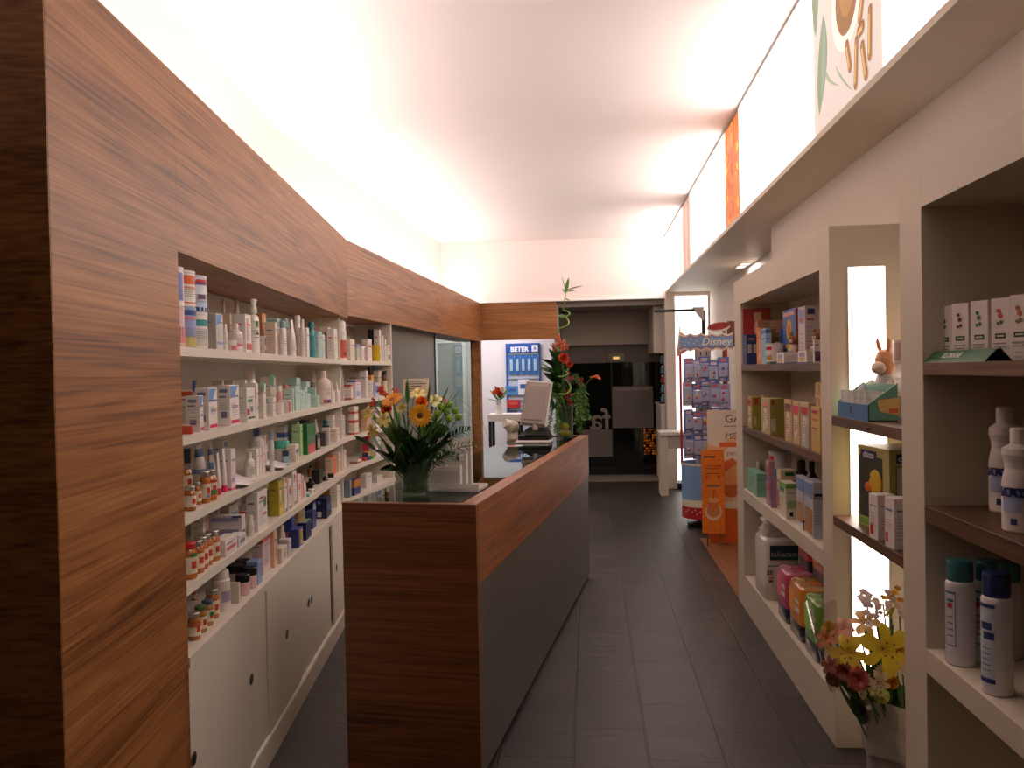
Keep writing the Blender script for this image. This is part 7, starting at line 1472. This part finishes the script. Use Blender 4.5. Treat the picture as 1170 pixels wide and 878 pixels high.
# ------------------------------------------------------------ black bracket lamp over the rack
bl_ = on_y(800, 353, 10.45); t = thing('bracket_lamp', 'thin black bracket lamp reaching left over the revolving rack', 'lamp', (bl_.x, 10.45, bl_.z))
k = MB(); k.box((-.56, -.03, -.03), (0, .03, .0), black, .004); k.build('arm', t); k = MB(); k.add([(-.10, -.031, .02), (.04, -.031, .02), (.04, -.031, -.16)], [(0, 2, 1)], whitep); k.add([(-.10, .031, .02), (.04, .031, .02), (.04, .031, -.16)], [(0, 1, 2)], whitep); k.build('gusset', t)
k = MB(); k.box((.015, -.02, -1.9), (.055, .02, -.02), black); k.build('post', t); k = MB(); k.box((-.04, -.10, -bl_.z+.0), (.056, .10, -bl_.z+.02), black); k.box((.015, -.02, -bl_.z+.02), (.055, .02, -1.9), black); k.build('foot', t)
# ------------------------------------------------------------ white writing stand and cabinet at the entrance
ta = on_z(759, 565, 0); t = thing('side_stand', 'small white stand with slab leg beside the glowing pillar', 'table', (ta.x, ta.y, 0)); zs = on_y(757, 493, ta.y).z
k = MB(); k.box((-.06, -.18, zs-.04), (.34, .2, zs), whitep, .003); k.build('top', t); k = MB(); k.box((-.05, -.16, 0), (.04, .18, zs-.04), white2, .002); k.build('leg', t); k = MB(); k.box((.04, -.15, zs-.20), (.33, .17, zs-.04), pm((176, 166, 156), .5)); k.build('apron', t)
t = thing('entrance_cabinet', 'white panelled cabinet beside the glass entrance', 'cabinet', (.95, 11.15, 0)); zc_ = on_y(750, 462, 11.3).z
k = MB(); k.box((0, 0, 0), (.24, .9, zc_-.03), whitep, .003); k.build('carcass', t); k = MB(); k.box((-.015, -.015, zc_-.03), (.24, .91, zc_), whitep, .003); k.build('top', t)
for i in range(3): k = MB(); k.box((-.008, .04+.29*i, .06), (0, .28+.29*i, zc_-.08), white2, .002); k.build('door', t)
t = thing('bottle_display', 'slim stepped display of small red and blue bottles on the entrance cabinet', 'display', (1.0, 11.35, zc_+.0005)); 
k = MB(); k.box((-.05, -.04, 0), (.06, .12, .015), dark); k.box((.045, -.04, 0), (.055, .12, .72), pm((150, 150, 150), .4)); k.build('frame', t); 
for i in range(5): k = MB(); k.box((-.05, -.04, .02+.13*i), (.045, .12, .028+.13*i), clearp); k.build('ledge', t)
rng = random.Random(71)
for i in range(5):
    for j in range(2):
        c = (190, 50, 40) if i == 2 else (90, 150, 190); make_item('bottle', .042, .042, .10, c, [('cap', (230, 230, 230)), ('p', .1, .5, W, .8)], 'L', rng, 'bottle', 'small %s bottle, %s on ledge %s of the slim entrance display' % ('red' if i == 2 else 'blue', ('front', 'rear')[j], ('one', 'two', 'three', 'four', 'five')[i]), 'bottle', (.99, 11.345+.08*j, zc_+.029+.13*i), -PI/2, 'small bottles on the entrance display')
# emergency light over the entrance
el = on_y(704, 409, 12.2); t = thing('emergency_light', 'dim emergency light box above the glass entrance', 'light', (el.x, 12.2395, el.z-.06))
k = MB(); k.box((-.12, -.05, 0), (.12, 0, .12), pm((150, 138, 120), .5), .005); k.build('housing', t); k = MB(); k.box((-.045, -.052, .04), (.045, -.05, .075), em((240, 190, 110), .8, 'lit_lens')); k.build('lens', t)
# warm lantern outside, pale column across the street
ol = on_y(742, 505, 14.0); t = thing('street_lantern', 'orange glowing lattice lantern outside the glass entrance', 'lantern', (ol.x, 14.0, -.02)); rng = random.Random(81)
k = MB(); k.box((-.10, -.1, 0), (.10, .1, ol.z-.22), dark); k.build('plinth', t); k = MB(); k.box((-.11, -.09, ol.z-.2), (.11, .09, ol.z+.28), pm((40, 24, 14), .6)); k.build('housing', t)
k = MB()
for i in range(6):
    for j in range(10):
        if rng.random() < .75: x, z = -.085+.034*i, ol.z-.17+.044*j; k.add([(x-.015, -.092, z), (x, -.092, z-.02), (x+.015, -.092, z), (x, -.092, z+.02)], [(0, 1, 2, 3)], em((255, 96+rng.randint(0, 40), 24), rng.choice((2., 4., 9.)), 'lantern_glow'))
k.build('glowing_lattice', t)
oc = on_y(730, 430, 16.0); t = thing('column', 'pale column outside, seen through the right entrance leaf', 'column', (oc.x, 16, -.02)); k = MB(); k.box((-.11, -.11, 0), (.11, .11, 3.2), pm((170, 160, 148), .6)); k.build('shaft', t); k = MB(); k.box((-.14, -.14, 3.2), (.14, .14, 3.3), pm((170, 160, 148), .6)); k.build('capital', t)
area('column_fill_light', (oc.x-.3, 14.8, 2.8), (math.radians(60), 0, 0), .4, .4, 90, (1, .85, .7))  # added light with no fixture, brightens the pale column outside
# ------------------------------------------------------------ bucket of wrapped flowers in the bay
kb_ = Vector((1.075, 3.07, 0)); D2_ = dist(kb_)
def kq(zx, zy, dd=0.): d = ray(920+zx/3.854, 650+zy/3.854); return EYE+d*((D2_+dd)/d.dot(FW))
zr = kq(270, 570).z; rr = 150/3.854*D2_/F; zinc = pm((176, 172, 164), .34, metal=.55, var=.25, scale=12, bump=.3)
t = thing('flower_bucket', 'zinc bucket with silver foil collar holding wrapped flowers between the units', 'bucket', tuple(kb_), 0)
k = MB(); k.lathe([(0, 0), (rr*.78, 0), (rr*.80, .01), (rr*.92, zr-.02), (rr*.95, zr-.01), (rr*.9, zr-.01), (rr*.77, .012), (0, .012)], zinc, 32); k.build('body', t)
k = MB(); rows = []
for z, q in ((zr-.185, .93), (zr-.13, .97), (zr-.06, 1.0), (zr+.0, .985), (zr+.012, .96)): rows.append([(rr*q*math.cos(a)*(1+.012*math.sin(9*a+z*30)), rr*q*math.sin(a)*(1+.012*math.sin(9*a+z*30)), z+.006*math.sin(5*a)) for a in [2*PI*i/40 for i in range(41)]])
k.strip(rows, pm((214, 208, 198), .2, metal=.5, var=.2, scale=20, bump=.5)); k.build('foil_collar', t)
rng = random.Random(91); G3 = 'flowers in the zinc bucket'
def kbase(i): a = i*2.4; q = rr*(.1+.45*((i*7) % 9)/9); return kb_+Vector((q*math.cos(a), q*math.sin(a), .014))
fk = [('lily', 'lily', 'large bright yellow lily at the front of the bucket', 345, 355, -.09, 95, (236, 210, 50), (220, 190, 60), (.1, -1, .25)), ('lily', 'lily', 'yellow lily left of the largest one in the bucket', 195, 375, -.06, 70, (226, 196, 60), (210, 170, 50), (-.5, -.8, .3)), ('lily', 'lily', 'pale peach lily above the yellow ones', 265, 245, .0, 55, (232, 196, 130), (220, 170, 80), (-.2, -.7, .8)),
 ('gerbera', 'daisy', 'white daisy under the large yellow lily', 345, 460, -.10, 36, (236, 230, 214), (226, 200, 60), (.1, -1, -.1)), ('gerbera', 'daisy', 'white daisy right of the other one, by the upright', 412, 432, -.06, 36, (236, 230, 214), (226, 200, 60), (.2, -1, .1)), ('carnation', 'carnation', 'pink carnation at the front left of the bucket', 232, 485, -.11, 46, (206, 120, 110), (190, 90, 90), (-.2, -1, .1)), ('carnation', 'carnation', 'dusky pink carnation below the left yellow lily', 175, 455, -.08, 36, (176, 100, 100), (160, 80, 90), (-.5, -.8, .0)),
 ('cluster', 'statice', 'white blossom sprig highest left in the bucket', 270, 138, .02, 48, (240, 226, 222), (226, 206, 206), (-.1, -.7, .8)), ('cluster', 'statice', 'white blossom sprig beside the yellow freesia', 345, 152, .02, 40, (240, 228, 224), (226, 206, 206), (.1, -.7, .8)), ('cluster', 'statice', 'small white blossom sprig above the peach lily', 312, 182, .0, 26, (236, 222, 216), (222, 200, 196), (0, -.8, .6)), ('cluster', 'statice', 'white blossom sprig at the right by the upright', 418, 190, .0, 44, (236, 228, 220), (226, 210, 200), (.2, -.8, .5)),
 ('cluster', 'freesia', 'yellow freesia at the very top of the bucket', 378, 112, .03, 40, (236, 190, 40), (220, 160, 30), (.1, -.6, .9)), ('spike', 'lily_bud', 'closed yellow green lily bud right of the large lily', 375, 195, -.05, 28, (206, 196, 90), (180, 180, 80), (.5, -.3, 1)), ('rose', 'rose', 'yellow orange rose right of the large lily', 405, 368, -.05, 32, (226, 170, 40), (220, 150, 30), (.3, -1, .1)), ('rose', 'rose', 'orange yellow rose low on the right of the bucket', 378, 498, -.10, 26, (230, 170, 30), (214, 140, 20), (.2, -1, -.1)),
 ('lily', 'orchid', 'cream orchid with brown heart at the front of the bucket', 318, 500, -.12, 46, (222, 200, 160), (120, 70, 50), (.0, -1, .0)), ('lily', 'alstroemeria', 'pink alstroemeria inside the clear wrap, lower one', 118, 430, -.02, 42, (190, 120, 120), (170, 90, 90), (-.6, -.8, .2)), ('lily', 'alstroemeria', 'pink alstroemeria inside the clear wrap, upper one', 168, 265, .0, 44, (222, 160, 140), (200, 110, 100), (-.4, -.7, .5)), ('lily', 'alstroemeria', 'orange pink alstroemeria at the left edge of the wrap', 98, 310, .0, 44, (226, 150, 110), (206, 110, 70), (-.7, -.7, .4)), ('carnation', 'carnation', 'yellow carnation at the top inside the clear wrap', 110, 268, .02, 34, (220, 180, 70), (206, 160, 50), (-.5, -.6, .7)), ('carnation', 'carnation', 'red brown carnation deep in the clear wrap', 130, 480, -.02, 36, (150, 80, 60), (120, 60, 50), (-.6, -.8, 0)), ('pompom', 'chrysanthemum', 'pale green pompom low at the front of the bucket', 335, 560, -.12, 28, (190, 190, 110), (170, 180, 90), (0, -1, 0)), ('cluster', 'statice', 'cream blossom sprig low at the front of the bucket', 285, 555, -.12, 30, (220, 210, 160), (200, 190, 130), (0, -1, 0))]
for i, (kd, nm, lb, zx, zy, dd, r, c1, c2, d) in enumerate(fk): flower(kd, nm, lb, kq(zx, zy, dd), d, 1.2*r/3.854*D2_/F, c1, c2, kbase(i), G3, rng)
for i, (lb, tips, w_) in enumerate((('dark leaves around the large yellow lily', [(300, 330, -.03), (260, 400, -.05), (400, 300, -.02), (300, 420, -.08)], .05), ('dark leaves at the top of the bucket', [(240, 210, .04), (330, 230, .04), (390, 240, .03), (300, 180, .05)], .045), ('dark leaves over the left rim of the bucket', [(150, 520, -.06), (200, 560, -.1), (120, 400, .02)], .05), ('leaves over the right rim of the bucket', [(400, 520, -.08), (410, 570, -.08), (390, 450, -.04)], .05), ('dark filler leaves in the middle of the bucket', [(250, 330, .05), (200, 310, .05), (340, 300, .05), (220, 460, .0)], .06), ('leaves inside the clear wrap', [(110, 360, .03), (150, 320, .03), (140, 420, .02)], .045))): greens('leaf_stem', lb, kbase(i+25), [kq(*q) for q in tips], w_, [LEAF[0], LEAF[3], LEAF[1]], 'leaf stems in the zinc bucket', rng)
wrap_m = glass('cellophane', (236, 230, 222), alpha=.06, rough=.12)
k = MB(); rows = []; o_ = kq(150, 520, 0)
for i in range(9):
    u = i/8; row = []
    for j in range(13):
        v = j/12; a = PI*(.75+.85*v); zy = 540-395*u; wd = 40+(75-10*u)*u; zx = 150-45*u+wd*math.cos(a)*1.0; dd = -.02+.09*math.sin(a)*(.4+.6*u); row.append(kq(zx, zy+8*math.sin(j*1.9+i), dd+.006*math.sin(j*2.7+i*2))-o_)
    rows.append(row)
k.strip(rows, wrap_m); tag(k.build('cellophane_wrap', None, tuple(o_)), 'clear cellophane sleeve around the flowers on the left of the bucket', 'wrapping')
# ------------------------------------------------------------ world and view
w = bpy.data.worlds.new('night'); bpy.context.scene.world = w; w.use_nodes = True
w.node_tree.nodes['Background'].inputs[0].default_value = (.02, .018, .016, 1); w.node_tree.nodes['Background'].inputs[1].default_value = .15
vs = bpy.context.scene.view_settings
vs.view_transform = 'Standard'; vs.look = 'None'; vs.gamma = 1; vs.use_curve_mapping = False; vs.exposure = 0.2
